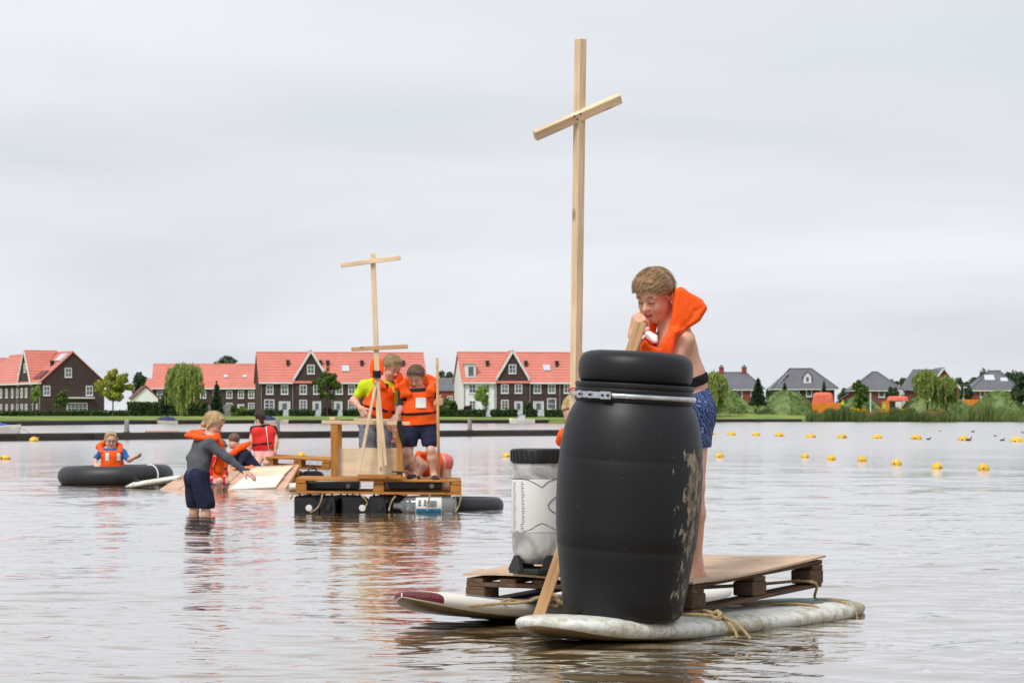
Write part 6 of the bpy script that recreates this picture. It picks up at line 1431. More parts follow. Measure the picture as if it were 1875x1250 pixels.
def hair_sdf(c, Rm, s, style, seed):
    W = lambda x,y,z: np.asarray(c)+s*(Rm[0]*x+Rm[1]*y+Rm[2]*z); g = G()
    g.ell(W(0,-.06,.145),Rm,V(.385,.465,.41)*s,.05*s)
    if style == 'short':
        g.rc(W(-.14,.25,.40),W(.12,.22,.43),.065*s,.075*s,.12*s); g.clip(W(0,.02,.06), Rm[1]*.74-Rm[2]*.62); g.clip(W(0,-.1,-.24), -Rm[2]); g.clip(W(0,.10,.0),Rm[1]*.45-Rm[2]*.9) if False else None
    elif style == 'crop':
        g.clip(W(0,.02,.07), Rm[1]*.74-Rm[2]*.62); g.clip(W(0,-.1,-.22), -Rm[2])
    elif style == 'mop':
        g.rc(W(-.12,.28,.34),W(.15,.26,.36),.10*s,None,.1*s); g.rc(W(-.30,-.02,.05),W(-.30,-.06,-.28),.12*s,.09*s,.08*s); g.rc(W(.30,-.02,.05),W(.30,-.06,-.28),.12*s,.09*s,.08*s); g.rc(W(-.1,-.36,0),W(.1,-.36,-.24),.16*s,.14*s,.1*s)
        g.clip(W(0,.06,.0), Rm[1]*.86-Rm[2]*.5)
    elif style == 'tail':
        g.rc(W(0,-.42,.25),W(0,-.55,.1),.13*s,.14*s,.08*s); g.rc(W(0,-.55,.1),W(0,-.50,-.35),.14*s,.10*s,.06*s); g.rc(W(0,-.36,0),W(0,-.30,-.3),.2*s,.12*s,.08*s); g.clip(W(0,.1,.1), Rm[1]*.8-Rm[2]*.6)
    g.wrinkle((.016 if style != 'short' else .004)*s, 34/s, seed)
    g.wrinkle(.012*s, 13/s, seed+1)
    return g, W
def hair_strands(W, Rm, s, n, seed, mat_, parent, length=.23, fringe=True):
    """short locks that follow the scalp from the crown forward and down"""
    rg = np.random.default_rng(seed); mb = MB(); k = 0
    while k < n:
        d = rdir(rg,1)[0]
        if d[2] < -.2: continue
        y, z = -.06+.47*d[1], .145+.41*d[2]
        if .74*(y-.02)-.62*(z-.06) > -.015: continue
        p = np.array([.385*d[0], y, z])*1.0; nrm = unit(d/np.array([.385,.465,.41])); flow = unit(V(.25*d[0]+.15, .85, .15)-nrm*(V(.25*d[0]+.15,.85,.15)@nrm)) if d[1] > -.35 else unit(V(.1*d[0],-.3,-1)-nrm*(V(.1*d[0],-.3,-1)@nrm))
        flow = unit(flow+rg.normal(0,.07,3)); L = length*rg.uniform(.6,1.3); pts = []
        for t in (0,.35,.7,1.0): pts.append(p+flow*L*t+nrm*(.010+.016*t*rg.uniform(.2,1.2)-.050*t*t))
        sd = unit(np.cross(flow,nrm)); w = .010*rg.uniform(.5,1.3); q = []
        for i,x in enumerate(pts):
            ww = w*(1-.85*i/3); q += [W(*(x-sd*ww)), W(*(x+nrm*ww*.5)), W(*(x+sd*ww))]
        mb.add(np.array(q), [(3*i+j,3*i+j+1,3*i+j+4,3*i+j+3) for i in range(3) for j in range(2)]); k += 1
    o = mb.build('hair_locks', mat_, parent, world=True, smooth=True); o['kind'] = 'stuff'; return o
def hand(g, wr, dirv, palm_n, s, curl=.5, thumb_side=1, spread=.12):
    """palm plus five fingers; dirv = wrist to knuckles, palm_n = out of the palm"""
    d = unit(dirv); n = unit(palm_n-d*(palm_n@d)); x = np.cross(d,n)*thumb_side; wr = np.asarray(wr,float)
    kn = wr+d*.072*s
    for t in (-.028,-.009,.010,.028): g.rc(wr+x*t*.75*s, kn+x*t*s, .0135*s, .0115*s, .012*s)
    for i, (t, L) in enumerate(((.029,.058),(.010,.066),(-.010,.062),(-.028,.050))):
        p = kn+x*t*s; a = curl*.75; dd = unit(d+x*t*spread*30*.1); seg = [L*.45,L*.32,L*.26]; r = [.0092,.0085,.0078,.0066]
        for q in range(3):
            dv = dd*math.cos(a)+n*math.sin(a); e = p+dv*seg[q]*s; g.rc(p,e,r[q]*s,r[q+1]*s,.004*s); p = e; a += curl*(1.05 if q == 0 else .8)
    p = wr+d*.022*s+x*.026*s; e = p+(unit(x*.85+d*.6+n*.35))*.036*s; f = e+unit(x*.25+d*.85+n*(.4+curl*.3))*.030*s
    g.rc(p,e,.0125*s,.0105*s,.008*s); g.rc(e,f,.0102*s,.008*s,.005*s)
def foot(g, an, d, s):
    d = unit(d); x = unit(np.cross(d,V(0,0,1))); an = np.asarray(an,float); b = an+V(0,0,-.052*s)
    g.rc(b-d*.028*s+V(0,0,.004*s), b+d*.055*s, .028*s, .027*s, .03*s); g.rc(an, b+d*.05*s, .028*s, .024*s, .03*s)
    for i,t in enumerate((-.026,-.012,.001,.013,.024)): g.rc(b+d*.06*s+x*t*s*.9+V(0,0,-.008*s), b+d*(.125-.009*abs(i-.5)*1.2)*s+x*t*s+V(0,0,-.014*s), .014*s, .0095*s, .012*s)
# ================================================================== the children
def J_of(Y, d): return {k: P(v[0],v[1],Y+(v[2] if len(v)>2 else 0)) for k,v in d.items()}
def torso(g, J, s, grow=0, shoulders=True, k=.05, top=.30):
    for a, b in (('shL','shR'),('shR','shL')):
        hp = J['pelvis']+(J['hip'+a[2]]-J['pelvis'])*.72; up = J[a]*(1-top)+J[b]*top+(J['pelvis']-J['neck'])*.10; mid = (hp+up)/2+(J['pelvis']-hp)*.12
        g.chain([hp,mid,up],[.072*s+grow,.066*s+grow,.070*s+grow],k*s)
    if shoulders:
        g.rc(J['shL'],J['neck'],.042*s+grow,.045*s+grow,.04*s); g.rc(J['shR'],J['neck'],.042*s+grow,.045*s+grow,.04*s)
        up = (J['shL']+J['shR'])/2+(J['pelvis']-J['neck'])*.12; g.rc(up, J['neck'], .062*s+grow,.045*s+grow,.05*s)
def limb(g, pts, rad, k): g.chain(pts, rad, k)
def tpos(J, t): return J['pelvis']+(J['neck']-J['pelvis'])*t
def person(label, Y, head, j, s=1.0, vox=.0075, skin='skin', hair=('short','brown'), arms=None, hands=None, feet=None, clothes=(), gfront=None, detail=True, eyes=True, strands=0, bare=()):
    """head: (px, py, height in photo px, forward vector, roll, dY); j: joints in photo px + depth offset"""
    J = J_of(Y, j); S = F/Y
    o = thing('person', label, 'person', (J['pelvis'][0], J['pelvis'][1], min(v[2] for v in J.values())))
    hc = P(head[0],head[1],Y+(head[5] if len(head)>5 else 0)); hs = head[2]/S; Rm = headframe(head[3], head[4])
    g = G(); torso(g, J, s)
    W = head_sdf(g, hc, Rm, hs, detail)
    g.rc(J['neck'], W(0,-.10,-.22), .047*s, .043*s, .03*s)
    for a in 'LR':
        if 'el'+a in J:
            g.chain([J['sh'+a],J['el'+a],J['wr'+a]],[.041*s,.031*s,.021*s],.02*s)
            g.rc(J['el'+a]+(J['wr'+a]-J['el'+a])*.1, J['el'+a]+(J['wr'+a]-J['el'+a])*.4, .031*s,.030*s,.02*s)
            hd = (hands or {}).get(a)
            if hd: hand(g, J['wr'+a], hd[0], hd[1], s, hd[2], hd[3] if len(hd)>3 else 1)
        if 'kn'+a in J:
            hp, kn, an = J['hip'+a], J['kn'+a], J['an'+a]
            g.chain([hp,kn],[.068*s,.043*s],.03*s); g.chain([kn,kn+(an-kn)*.35,an],[.041*s,.044*s,.026*s],.02*s)
            fd = (feet or {}).get(a)
            if fd is not None: foot(g, an, V(*fd), s)
    g.rc(J['hipL'],J['hipR'],.073*s,None,.04*s)
    mouth = W(0,.33,-.285); mx = lambda c: (np.abs((c-mouth)@Rm[0])<.085*hs)&(np.abs((c-mouth)@Rm[2])<.038*hs)&(np.abs((c-mouth)@Rm[1])<.035*hs)
    sdf_obj('body', g, vox, [M[skin],M['lip']], o, lambda c: mx(c)*1)
    gh, _ = hair_sdf(hc, Rm, hs, hair[0], len(label)); ho = sdf_obj('hair', gh, min(vox,.006)*.9, HAIR[hair[1]], o)
    if strands: hair_strands(W, Rm, hs, strands, 11, LOCK[hair[1]], o)
    if eyes:
        for sx in (-1,1):
            e = MB(); q = [W(sx*.125+.055*math.cos(a)*1.0, .345-.03*abs(math.cos(a))**2*1.2, -.012+.014*math.sin(a)) for a in np.linspace(0,6.283,12,endpoint=False)]
            e.tube([W(sx*.068,.340,.000),W(sx*.10,.354,-.014),W(sx*.145,.350,-.016),W(sx*.185,.318,-.004)],.0085*hs,6); e.build('eyelash', M['lash'], o, world=True, smooth=True)
            b_ = MB(); b_.tube([W(sx*.055,.368,.105),W(sx*.12,.358,.135),W(sx*.20,.312,.115)],[.012*hs,.016*hs,.008*hs],6); b_.build('eyebrow', HAIR[hair[1]], o, world=True, smooth=True)
    for c in clothes: c(o, J, s, W, Rm, hs, Y)
    return o, J, W, Rm, hs
# ---- garments: each returns a builder
def shirt(mt, to_el=1.0, both='LR', grow=.012, lowt=.05, name='shirt', fore=0, vox=.009, neck=True):
    def f(o,J,s,W,Rm,hs,Y):
        g = G(); torso(g,J,s,grow)
        for a in both:
            if 'el'+a in J:
                e = J['sh'+a]+(J['el'+a]-J['sh'+a])*min(1,to_el); g.rc(J['sh'+a],e,.050*s,(.042 if to_el<1 else .038)*s,.03*s)
                if fore: g.rc(J['el'+a],J['el'+a]+(J['wr'+a]-J['el'+a])*fore,.038*s,.029*s,.02*s)
        g.wrinkle(.004,55,3); g.clip(tpos(J,lowt), J['pelvis']-J['neck']); g.clip(J['neck']+V(0,0,.012), J['neck']-J['pelvis'])
        sdf_obj(name, g, vox, M[mt], o)
    return f
def shorts(mt, frac=.8, grow=.018, top=.22, name='shorts', vox=.009, flare=1.12, wr=.005):
    def f(o,J,s,W,Rm,hs,Y):
        g = G(); g.rc(J['hipL'],J['hipR'],.076*s+grow*.6,None,.03*s)
        for a in 'LR':
            hp,kn = J['hip'+a],J['kn'+a]; e = hp+(kn-hp)*min(frac,1); g.rc(hp,e,.070*s+grow,(.052*s*flare+grow),.025*s)
            if frac > 1: g.rc(kn,kn+(J['an'+a]-kn)*(frac-1),.050*s+grow,.047*s+grow,.02*s)
        w_ = J['pelvis']+(J['neck']-J['pelvis'])*top
        for a in 'LR': hp = J['pelvis']+(J['hip'+a]-J['pelvis'])*.72; g.rc(hp, hp+(J['neck']-J['pelvis'])*top, .074*s+grow*.6,.070*s+grow*.5,.04*s)
        g.wrinkle(wr,48,5)
        g.clip(w_, J['neck']-J['pelvis'])
        for a in 'LR':
            hp,kn,an = J['hip'+a],J['kn'+a],J['an'+a]
        lo_ = min((J['hip'+a]+(J['kn'+a]-J['hip'+a])*min(frac,1)+((J['an'+a]-J['kn'+a])*(frac-1) if frac>1 else 0))[2] for a in 'LR')
        g.clip(V(0,0,lo_-.02), V(0,0,-1)); sdf_obj(name, g, vox, M[mt], o)
    return f
def vest(mt='vest', lo=.10, hi=.92, grow=.040, belt=(.30,), patches=(), collar=None, crad=.045, name='life_vest', vox=.009, zipper=False, front=None, logo=None, top=.36, pads=()):
    """padded vest; collar: list of polylines in photo px (+dY); patches: (px,py,w,h) seen from the front"""
    def f(o,J,s,W,Rm,hs,Y):
        def base(extra=0):
            g = G(); torso(g,J,s,grow+extra,shoulders=False,top=top); return g
        def trim(g, a, b): return g.clip(tpos(J,a), J['pelvis']-J['neck']).clip(tpos(J,b), J['neck']-J['pelvis'])
        g = base(); g.wrinkle(.0055,32,7); trim(g,lo,hi)
        vo = sdf_obj(name, g, vox, M[mt], o)
        if collar or pads:
            g = G()
            for (pl,d0,d1,rn) in pads: g.poly([(P(x,y,Y)[0],P(x,y,Y)[2]) for x,y in pl], Y+d0, Y+d1, rn, .02)
            for line in (collar or ()):
                pts = [P(q[0],q[1],Y+q[2]) for q in line]; rr = [(q[3] if len(q)>3 else crad) for q in line]; g.chain(pts, rr, .03)
            g.wrinkle(.006,40,9); sdf_obj('collar', g, vox, M[mt], vo)
        for t in belt:
            g = base(.006); trim(g,t-.035,t+.035); sdf_obj('belt', g, vox, M['webbing'], vo)
        for (px,py,w,h) in patches:
            g = base(.010); a = P(px-w/2,py+h/2,Y); b = P(px+w/2,py-h/2,Y); g.keepbox((a[0],None,a[2]),(b[0],J['pelvis'][1]+.02 if front is None else front,b[2])); trim(g,lo,hi); sdf_obj('reflector', g, .005, M['reflector'], vo)
        if logo:
            px,py,w,h = logo; g = base(.009); a = P(px-w/2,py+h/2,Y); b = P(px+w/2,py-h/2,Y); g.keepbox((a[0],None,a[2]),(b[0],J['pelvis'][1]+.02,b[2])); sdf_obj('badge', g, .005, M['webbing'], vo)
        if zipper:
            p = [P(x,y,Y) for x,y in zipper]; MB().tube([q+V(0,-.135*s,0) for q in p], .006, 6).build('cord', M['reflector'], vo, world=True, smooth=True)
    return f

# ---------------------------------------------------------------- 1: the boy on the near raft
YB = 12.42
jb = dict(neck=(1234,598,.03), shL=(1252,622,-.09), shR=(1216,622,.15), pelvis=(1274,738,.07), hipL=(1271,752,-.0), hipR=(1265,752,.15),
          elL=(1222,690,-.13), wrL=(1190,735,-.15), elR=(1190,662,.10), wrR=(1159,614,-.02), knL=(1271,890,-.02), anL=(1273,1031,.03), knR=(1255,890,.22), anR=(1245,1020,.30))
def boy_vest(o,J,s,W,Rm,hs,Y):
    Q = lambda x,y,d: P(x,y,Y+d)
    g = G(); pz = lambda L: [(Q(x,y,0)[0],Q(x,y,0)[2]) for x,y in L]
    # folded head pad standing up behind the neck, then the two front panels
    g.poly(pz([(1233,531),(1245,528),(1282,551),(1289,566),(1279,587),(1262,599),(1246,607),(1228,617),(1222,600),(1228,572)]), YB-.145, YB+.17, .017, .012)
    g.ell(P(1207,545,YB+.01), np.eye(3), V(.092,.11,.125), .015, True)
    g.rc(P(1228,575,YB+.02),P(1212,640,YB+.0),.062,.075,.02,True)
    g.poly(pz([(1222,603),(1246,604),(1234,618),(1228,640),(1226,690),(1166,690),(1169,634),(1178,624),(1186,633),(1204,638)]), YB-.185, YB-.105, .016, .02)
    g.poly(pz([(1192,588),(1204,592),(1198,612),(1196,660),(1166,660),(1172,625),(1188,612)]), YB+.02, YB+.12, .016, .02)
    g.chain_sub([P(1238,612,YB-.150),P(1252,598,YB-.150),P(1266,583,YB-.150),P(1274,570,YB-.150),P(1286,562,YB-.150)],.009)
    g.rc(P(1258,549,YB-.16),P(1277,551,YB-.16),.006,.006,.014,True)
    g.wrinkle(.0035,30,4); g.wrinkle(.002,75,14)
    vo = sdf_obj('life_vest', g, .005, M['vest'], o)
    # seam along the pad, whistle tag, black back strap
    MB().tube([Q(1233,628,-.187),Q(1230,645,-.188),Q(1229,660,-.188)],.0025,5).build('seam', M['vest_red'], vo, world=True, smooth=True)
    g = G(); g.box(Q(1194,617,-.135), headframe((-.5,-.8,.1),.5), V(.026,.008,.019), .006, .01); g.rc(Q(1186,611,-.13),Q(1200,624,-.15),.012,.012,.01); sdf_obj('reflector', g, .004, M['reflector'], vo)
    g = G(); torso(g,J,s,.007); g.clip(tpos(J,.235),J['pelvis']-J['neck']); g.clip(tpos(J,.36),J['neck']-J['pelvis']); sdf_obj('belt', g, .006, M['webbing'], vo)
o,J,W,Rm,hs = person('boy in orange life vest and blue patterned shorts behind the drum', YB, (1197,541,90,(-.52,-.72,-.47),.06,-.03), jb, s=1.10, vox=.0045, skin='skin_tan', hair=('short','brown'),
    hands={'R':(V(.20,-.45,.86),V(.85,.30,.05),1.2,-1)}, feet={'L':(-.75,-.66,0),'R':(-.9,-.4,0)}, strands=3600,
    clothes=(shorts('boardshorts',.42,.015,.17,vox=.007,flare=1.2), boy_vest))
# ---------------------------------------------------------------- 2: the child crouching behind the drum
jc = dict(neck=(1072,812,.02), shL=(1048,832,.10), shR=(1112,832,-.05), pelvis=(1100,960,.10), hipL=(1080,965,.1), hipR=(1125,965,.05), elL=(1050,890,.05), wrL=(1085,930,-.05), elR=(1130,890,-.02), wrR=(1140,940,-.1), knL=(1085,985,-.12), anL=(1100,1035,.08), knR=(1140,985,-.1), anR=(1150,1030,.1))
person('blond child in orange vest crouching behind the drum, mostly hidden', 12.85, (1060,763,80,(-.30,-.75,-.5),0), jc, s=1.05, vox=.009, hair=('crop','blond'), eyes=False, clothes=(shorts('navy',.8), vest(lo=.05,collar=[[(1026,806,.05,.03),(1040,800,.0,.04),(1070,806,-.05,.045),(1105,812,0,.04)]])))

# ---------------------------------------------------------------- 3, 4: two boys on the middle raft
Y3 = 28.05
j3 = dict(neck=(706,699,.02), shR=(668,707,-.02), shL=(733,716,.06), pelvis=(689,768,.05), hipR=(674,774,.02), hipL=(704,774,.08), elR=(647,733,-.02), wrR=(661,748,-.10), elL=(742,745,.0), wrL=(728,768,-.06), knR=(673,822,-.03), anR=(671,864,.04), knL=(700,822,.03), anL=(702,864,.1))
person('blond boy in neon yellow shirt and orange vest on the middle raft', Y3, (718.5,673,43,(.50,-.70,-.52),.0,-.05), j3, s=1.12, vox=.0075, hair=('short','sand'), strands=700, hands={'R':(V(.45,-.2,-.75),V(.4,.7,.1),.35,1),'L':(V(-.5,-.3,-.6),V(0,1,0),.4,1)}, feet={'R':(.2,-1,0),'L':(.3,-1,0)},
    clothes=(shirt('neon',.62,grow=.018,lowt=-.02), shorts('denim',.95,.020,.12), vest(lo=.10,hi=.95,grow=.040,belt=(.30,),patches=((727,709,13,20),),pads=(([(675,668),(680,658),(694,655),(712,657),(722,668),(716,690),(690,704),(680,698)],.09,.17,.03),([(684,690),(694,686),(702,698),(710,712),(694,716),(686,706)],-.13,.10,.025),([(728,678),(737,684),(740,698),(734,712),(722,712),(724,700)],-.10,.10,.025)),logo=(706,706,11,8),top=.40)))
Y4 = 27.75
j4 = dict(neck=(765,712,.0), shR=(739,722,.02), shL=(790,720,.02), pelvis=(769,780,.03), hipR=(753,786,.0), hipL=(785,785,.04), elR=(733,748,-.02), wrR=(725,764,-.12), elL=(797,748,.03), wrL=(797,737,-.06), knR=(747,828,-.10), anR=(763,865,-.02), knL=(789,824,-.10), anL=(794,867,-.06))
def grip(o,J,s,W,Rm,hs,Y): pass
person('dark haired boy in orange vest leaning on the pole', Y4, (761.5,690.5,41,(-.22,-.78,-.55),.06,-.05), j4, s=1.05, vox=.0075, hair=('short','dark'), strands=700, hands={'R':(V(-.5,-.3,-.7),V(.2,.8,0),.35,1),'L':(V(.55,-.7,.1),V(.5,.6,0),1.35,1)}, feet={'R':(-.55,-.85,0),'L':(.25,-1,0)},
    clothes=(shirt('darkshirt',.7,grow=.012,lowt=-.02), shorts('navy',.66,.016,.10,flare=1.3), vest(lo=.05,hi=.93,grow=.046,belt=(.36,),patches=((771.5,737.5,19.5,19),),logo=(740.5,730,10,8),pads=(([(731,706),(738,691),(754,683),(776,682),(798,691),(804,705),(796,722),(735,724)],.07,.15,.035),([(732,702),(742,697),(748,708),(755,722),(750,728),(734,728)],-.13,.10,.025),([(799,700),(787,697),(784,708),(777,722),(780,728),(796,728)],-.13,.10,.025)),top=.30),
    lambda o,J,s,W,Rm,hs,Y: [sdf_obj('shoe', (lambda g: (g.rc(J[a]+V(0,0,-.045),J[a]+V(0,0,-.048)+unit(V(*d))*.12,.036,.033,.02), g)[1])(G()), .007, M['shoe'], o) for a,d in (('anR',(-.55,-.85,0)),('anL',(.25,-1,0)))]))
# ---------------------------------------------------------------- 5, 6: two children behind the middle raft
j5 = dict(neck=(718,812,.0), shR=(704,822,0), shL=(740,824,.02), pelvis=(724,880,.1), hipR=(714,884,.1), hipL=(735,884,.1), elR=(700,848,-.05), wrR=(706,872,-.1), elL=(746,850,-.03), wrL=(740,874,-.1), knR=(712,905,-.15), anR=(712,935,.05), knL=(738,905,-.15), anL=(740,935,.05))
person('child peering out behind the cabin mast, face low between the braces', 29.15, (720,792,36,(-.1,-.95,-.1),.05,-.04), j5, s=.98, vox=.009, hair=('mop','dark'), clothes=(shirt('greyshirt',.6,lowt=0.), shorts('navy',.8), vest(lo=.02,hi=.9,grow=.04,belt=(.4,),collar=[[(700,818,.0,.035),(704,784,.08,.04),(720,774,.12,.04),(738,786,.08,.04),(742,822,.0,.035)]])))
j6 = dict(neck=(772,842,-.1), shR=(776,852,-.20), shL=(776,852,.06), pelvis=(812,841,.0), hipR=(815,846,-.07), hipL=(815,846,.07), elR=(765,872,-.2), wrR=(758,892,-.18), elL=(765,872,.08), wrL=(755,890,.05), knR=(819,890,-.09), anR=(817,930,-.02), knL=(812,890,.09), anL=(812,932,.12))
person('child in pink swimwear bending over behind the middle raft', 29.0, (752,858,34,(-.55,-.1,-.8),0,-.08), j6, s=1.0, vox=.008, hair=('mop','dark'), eyes=False, clothes=(shorts('pinkswim',.18,.006,.14,name='swim_bottom',flare=1.25,wr=.002), vest(lo=.26,hi=1.05,grow=.042,belt=(.62,),collar=[[(778,832,-.2,.035),(768,835,-.05,.045),(776,832,.1,.035)]]), lambda o,J,s,W,Rm,hs,Y: (lambda g: sdf_obj('swim_strap', g.clip(tpos(J,.17),J['pelvis']-J['neck']).clip(tpos(J,.24),J['neck']-J['pelvis']), .007, M['webbing'], o))((lambda g: (torso(g,J,s,.006), g)[1])(G()))))
# ---------------------------------------------------------------- 7: the wading boy
Y7 = 26.85
j7 = dict(neck=(386,800,.0), shR=(383,813,-.10), shL=(366,812,.12), pelvis=(358,868,.02), hipR=(364,876,-.07), hipL=(356,876,.08), elR=(417,838,-.15), wrR=(447,862,-.14), elL=(350,838,.16), wrL=(362,862,.14), knR=(377,920,-.08), anR=(376,976,-.07), knL=(356,916,.10), anL=(355,972,.10))
person('blond wading boy in grey shirt and navy shorts bending to the deck', Y7, (392,776,41,(.80,-.18,-.48),.0,-.0), j7, s=1.08, vox=.0075, hair=('mop','blond'), strands=700, hands={'R':(V(.7,-.1,-.4),V(-.2,.3,-.9),.25,-1)}, feet={'R':(1,-.2,0),'L':(1,-.1,0)},
    clothes=(shirt('greyshirt',1.0,grow=.018,lowt=-.22,fore=1.0), shorts('navy',1.12,.022,.20,flare=1.2),
    lambda o,J,s,W,Rm,hs,Y: (lambda vo: None)(sdf_obj('life_vest', (lambda g: (g.chain([P(341,796,Y+.02),P(352,795,Y+.04),P(368,794,Y+.05),P(382,797,Y+.04),P(396,800,Y-.02),P(401,812,Y-.04),P(405,830,Y-.02),P(400,860,Y+.02)],[.020,.040,.046,.044,.036,.034,.040,.05],.03), g.chain([P(341,797,Y+.02),P(360,799,Y-.08),P(380,803,Y-.10),P(396,803,Y-.09)],[.018,.030,.030,.026],.03), g.wrinkle(.005,40,2), g)[3])(G()), .007, M['vest'], o))))
# ---------------------------------------------------------------- 8: child crouching before the deck
j8 = dict(neck=(401,836,.0), shR=(387,845,-.08), shL=(409,846,.06), pelvis=(394,884,.05), hipR=(389,888,-.05), hipL=(402,888,.06), elR=(384,868,-.12), wrR=(392,884,-.16), elL=(412,868,-.02), wrL=(406,891,-.12), knR=(402,880,-.2), anR=(396,905,-.1), knL=(414,882,-.05), anL=(410,905,-.02))
person('child with red sleeves and blue trousers crouching behind the wading boy', 35.6, (404,820,28,(.5,-.5,-.6),0,-.05), j8, s=1.0, vox=.009, hair=('short','dark'), eyes=False, hands={'L':(V(-.6,-.2,-.5),V(0,.5,-.5),.4,1)}, clothes=(shirt('redsleeve',1.0,grow=.014,fore=.95), shorts('bluepants',1.1,.014,.1,name='trousers'), vest(lo=.08,hi=.95,grow=.042,belt=(.28,.62),collar=[[(388,838,-.06,.035),(392,828,.08,.04),(404,826,.1,.04),(412,838,.04,.035)]])))
# ---------------------------------------------------------------- 9: boy in the navy wetsuit
j9 = dict(neck=(437,821,.0), shR=(452,832,-.10), shL=(432,832,.08), pelvis=(464,858,.0), hipR=(470,862,-.05), hipL=(462,862,.08), elR=(438,850,-.14), wrR=(430,862,-.16), elL=(425,848,.1), wrL=(420,862,.08), knR=(450,872,-.12), anR=(470,885,-.02), knL=(448,872,.1), anL=(466,885,.1))
person('brown haired boy in navy wetsuit seen from behind on the sunk deck', 37.75, (427.5,807,27,(-.45,.75,-.25),-.2,-.02), j9, s=1.08, vox=.009, hair=('short','dark'), eyes=False, clothes=(shirt('navy',1.0,grow=.012,fore=.3,name='wetsuit_top'), shorts('navy',.95,.010,.2,name='wetsuit_legs'),
    lambda o,J,s,W,Rm,hs,Y: sdf_obj('life_vest', (lambda g: (g.chain([P(420,833,Y-.10),P(430,826,Y-.12),P(444,818,Y-.12),P(456,811,Y-.10)],[.028,.036,.040,.030],.03), g.chain([P(420,835,Y-.10),P(424,846,Y-.12)],[.03,.03],.03), g.wrinkle(.004,40,2), g)[3])(G()), .008, M['vest'], o)))
# ---------------------------------------------------------------- 10: girl in the red vest
j10 = dict(neck=(479,779,.0), shR=(500,786,.0), shL=(465,786,.0), pelvis=(485,828,.02), hipR=(494,832,.0), hipL=(476,832,.0), elR=(506,808,-.05), wrR=(504,828,-.08), elL=(459,808,-.05), wrL=(456,830,-.08), knR=(488,848,-.38), anR=(490,872,-.3), knL=(472,850,-.38), anL=(474,872,-.3))
person('dark haired girl in red vest sitting with her back turned', 38.6, (476,764,27,(-.35,.85,.0),0,.0), j10, s=1.02, vox=.009, hair=('tail','black'), eyes=False, hands={'L':(V(0,-.1,-1),V(1,0,0),.2,1)}, clothes=(shorts('pinkpale',.3,.010,.16,name='swim_bottom'), shirt('webbing',.35,grow=.008,lowt=.2,name='undershirt'), vest('vest_red',lo=.12,hi=.98,grow=.042,belt=(.34,),zipper=((489,780),(491,800),(494,825)),top=.22)))
# ---------------------------------------------------------------- 11: child in the tube
j11 = dict(neck=(204,821,.0), shR=(186,829,.0), shL=(224,829,.0), pelvis=(206,868,.05), hipR=(197,872,.05), hipL=(215,872,.05), elR=(174,841,-.03), wrR=(175,850,-.13), elL=(236,842,-.05), wrL=(246,838,-.12), knR=(196,895,-.02), anR=(196,915,.1), knL=(216,895,-.02), anL=(216,915,.1))
o,J,W,Rm,hs = person('blond child with glasses standing inside the huge inner tube', 39.4, (203,806,30,(.22,-.93,-.18),.0,-.03), j11, s=1.02, vox=.009, hair=('mop','blond'), hands={'R':(V(.4,-.5,-.4),V(.2,.3,-.9),.6,1),'L':(V(.8,-.4,.3),V(0,.2,.9),.5,-1)}, clothes=(shirt('bluewet',.85,grow=.014,name='wetsuit_top'), shorts('navy',.9,.010,.3,name='wetsuit_legs'), vest(lo=.08,hi=.95,grow=.05,belt=(.22,),patches=((198.5,836,7,14),(219,836,6,14)),collar=[[(188,829,-.05,.04),(182,817,.03,.045),(192,811,.12,.04),(208,809,.13,.04),(219,816,.05,.04),(220,826,-.06,.04)]])))
gl = MB()
for sx in (-1,1): gl.tube([W(sx*.125+.09*math.cos(a),.385,.005+.075*math.sin(a)) for a in np.arange(14)/14*6.283], .008*hs*1.6, 5, closed=True)
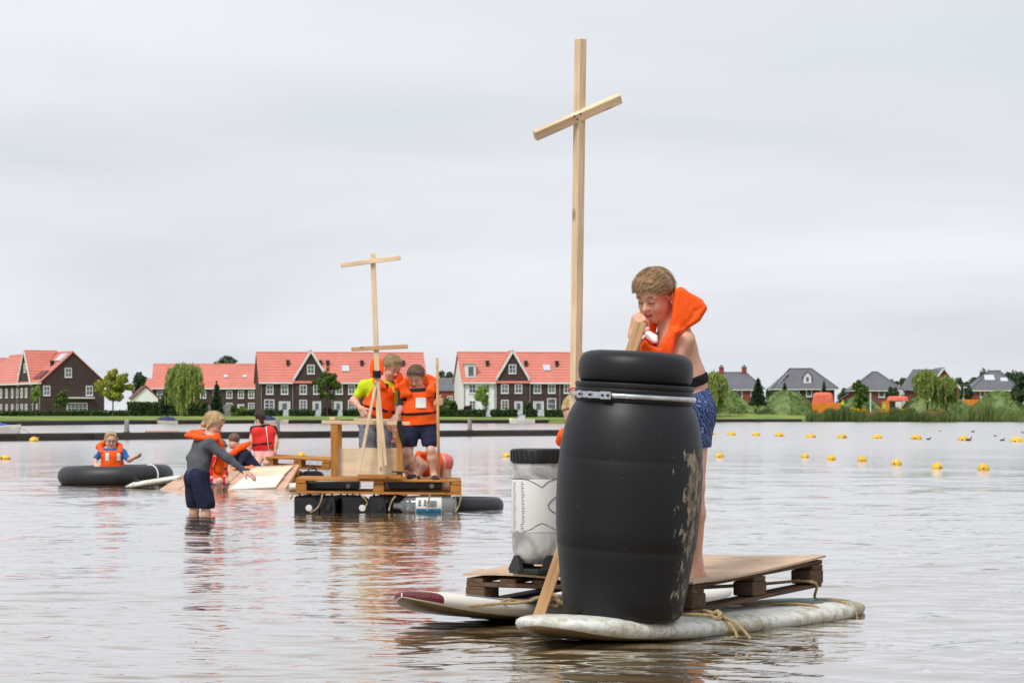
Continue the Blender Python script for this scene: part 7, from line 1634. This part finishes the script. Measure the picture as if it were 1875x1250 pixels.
gl.tube([W(-.035,.39,.01),W(.035,.39,.01)],.01*hs,5)
gl.build('glasses', M['cyan_glass'], o, world=True, smooth=True)
# ---------------------------------------------------------------- site workers far off
M['hivis'] = fabric('hi_vis_lime', (.45,.75,.05)); M['worktrouser'] = fabric('work_trousers', (.06,.07,.10))
for k,(px,py,lb) in enumerate(((1383,756,'worker in lime jacket at the foot of the left mounds'),(1543,750,'worker in lime jacket beside the orange skip'),(1619,757,'worker in lime jacket by the orange cabin'))):
    Yw = 505-6*k; c = P(px,py,Yw); o = thing('person', lb, 'person', tuple(c), 0, 'site workers in lime jackets'); q = lambda x,y,z: c+V(x,y,z)
    g = G(); g.chain([q(-.1,0,.05),q(-.09,0,.45),q(-.08,0,.85)],[.06,.06,.09],.05); g.chain([q(.1,.1,.05),q(.1,0,.45),q(.08,0,.85)],[.06,.06,.09],.05); g.rc(q(0,0,.85),q(0,-.05,1.35),.15,.16,.08); g.rc(q(0,-.05,1.4),q(0,-.08,1.62),.06,.06,.03); g.ell(q(0,-.1,1.66),np.eye(3),V(.085,.10,.12),.03)
    for sx in (-1,1): g.chain([q(sx*.2,-.05,1.38),q(sx*.27,-.08,1.1),q(sx*.22,-.25,.95)],[.055,.045,.035],.03)
    sdf_obj('body', g, .03, M['skin'], o)
    g = G(); g.rc(q(0,0,.85),q(0,-.05,1.36),.18,.19,.08)
    for sx in (-1,1): g.chain([q(sx*.2,-.05,1.38),q(sx*.27,-.08,1.1),q(sx*.23,-.22,.97)],[.075,.065,.055],.03)
    sdf_obj('jacket', g, .03, M['hivis'], o)
    g = G(); g.chain([q(-.1,0,.05),q(-.09,0,.45),q(-.08,0,.88)],[.075,.075,.11],.05); g.chain([q(.1,.1,.05),q(.1,0,.45),q(.08,0,.88)],[.075,.075,.11],.05); sdf_obj('trousers', g, .03, M['worktrouser'], o)
    g = G(); g.ell(q(0,-.1,1.72),np.eye(3),V(.12,.14,.10),.03); g.clip(q(0,0,1.69),V(0,0,-1)); sdf_obj('helmet', g, .025, M['reflector'], o)
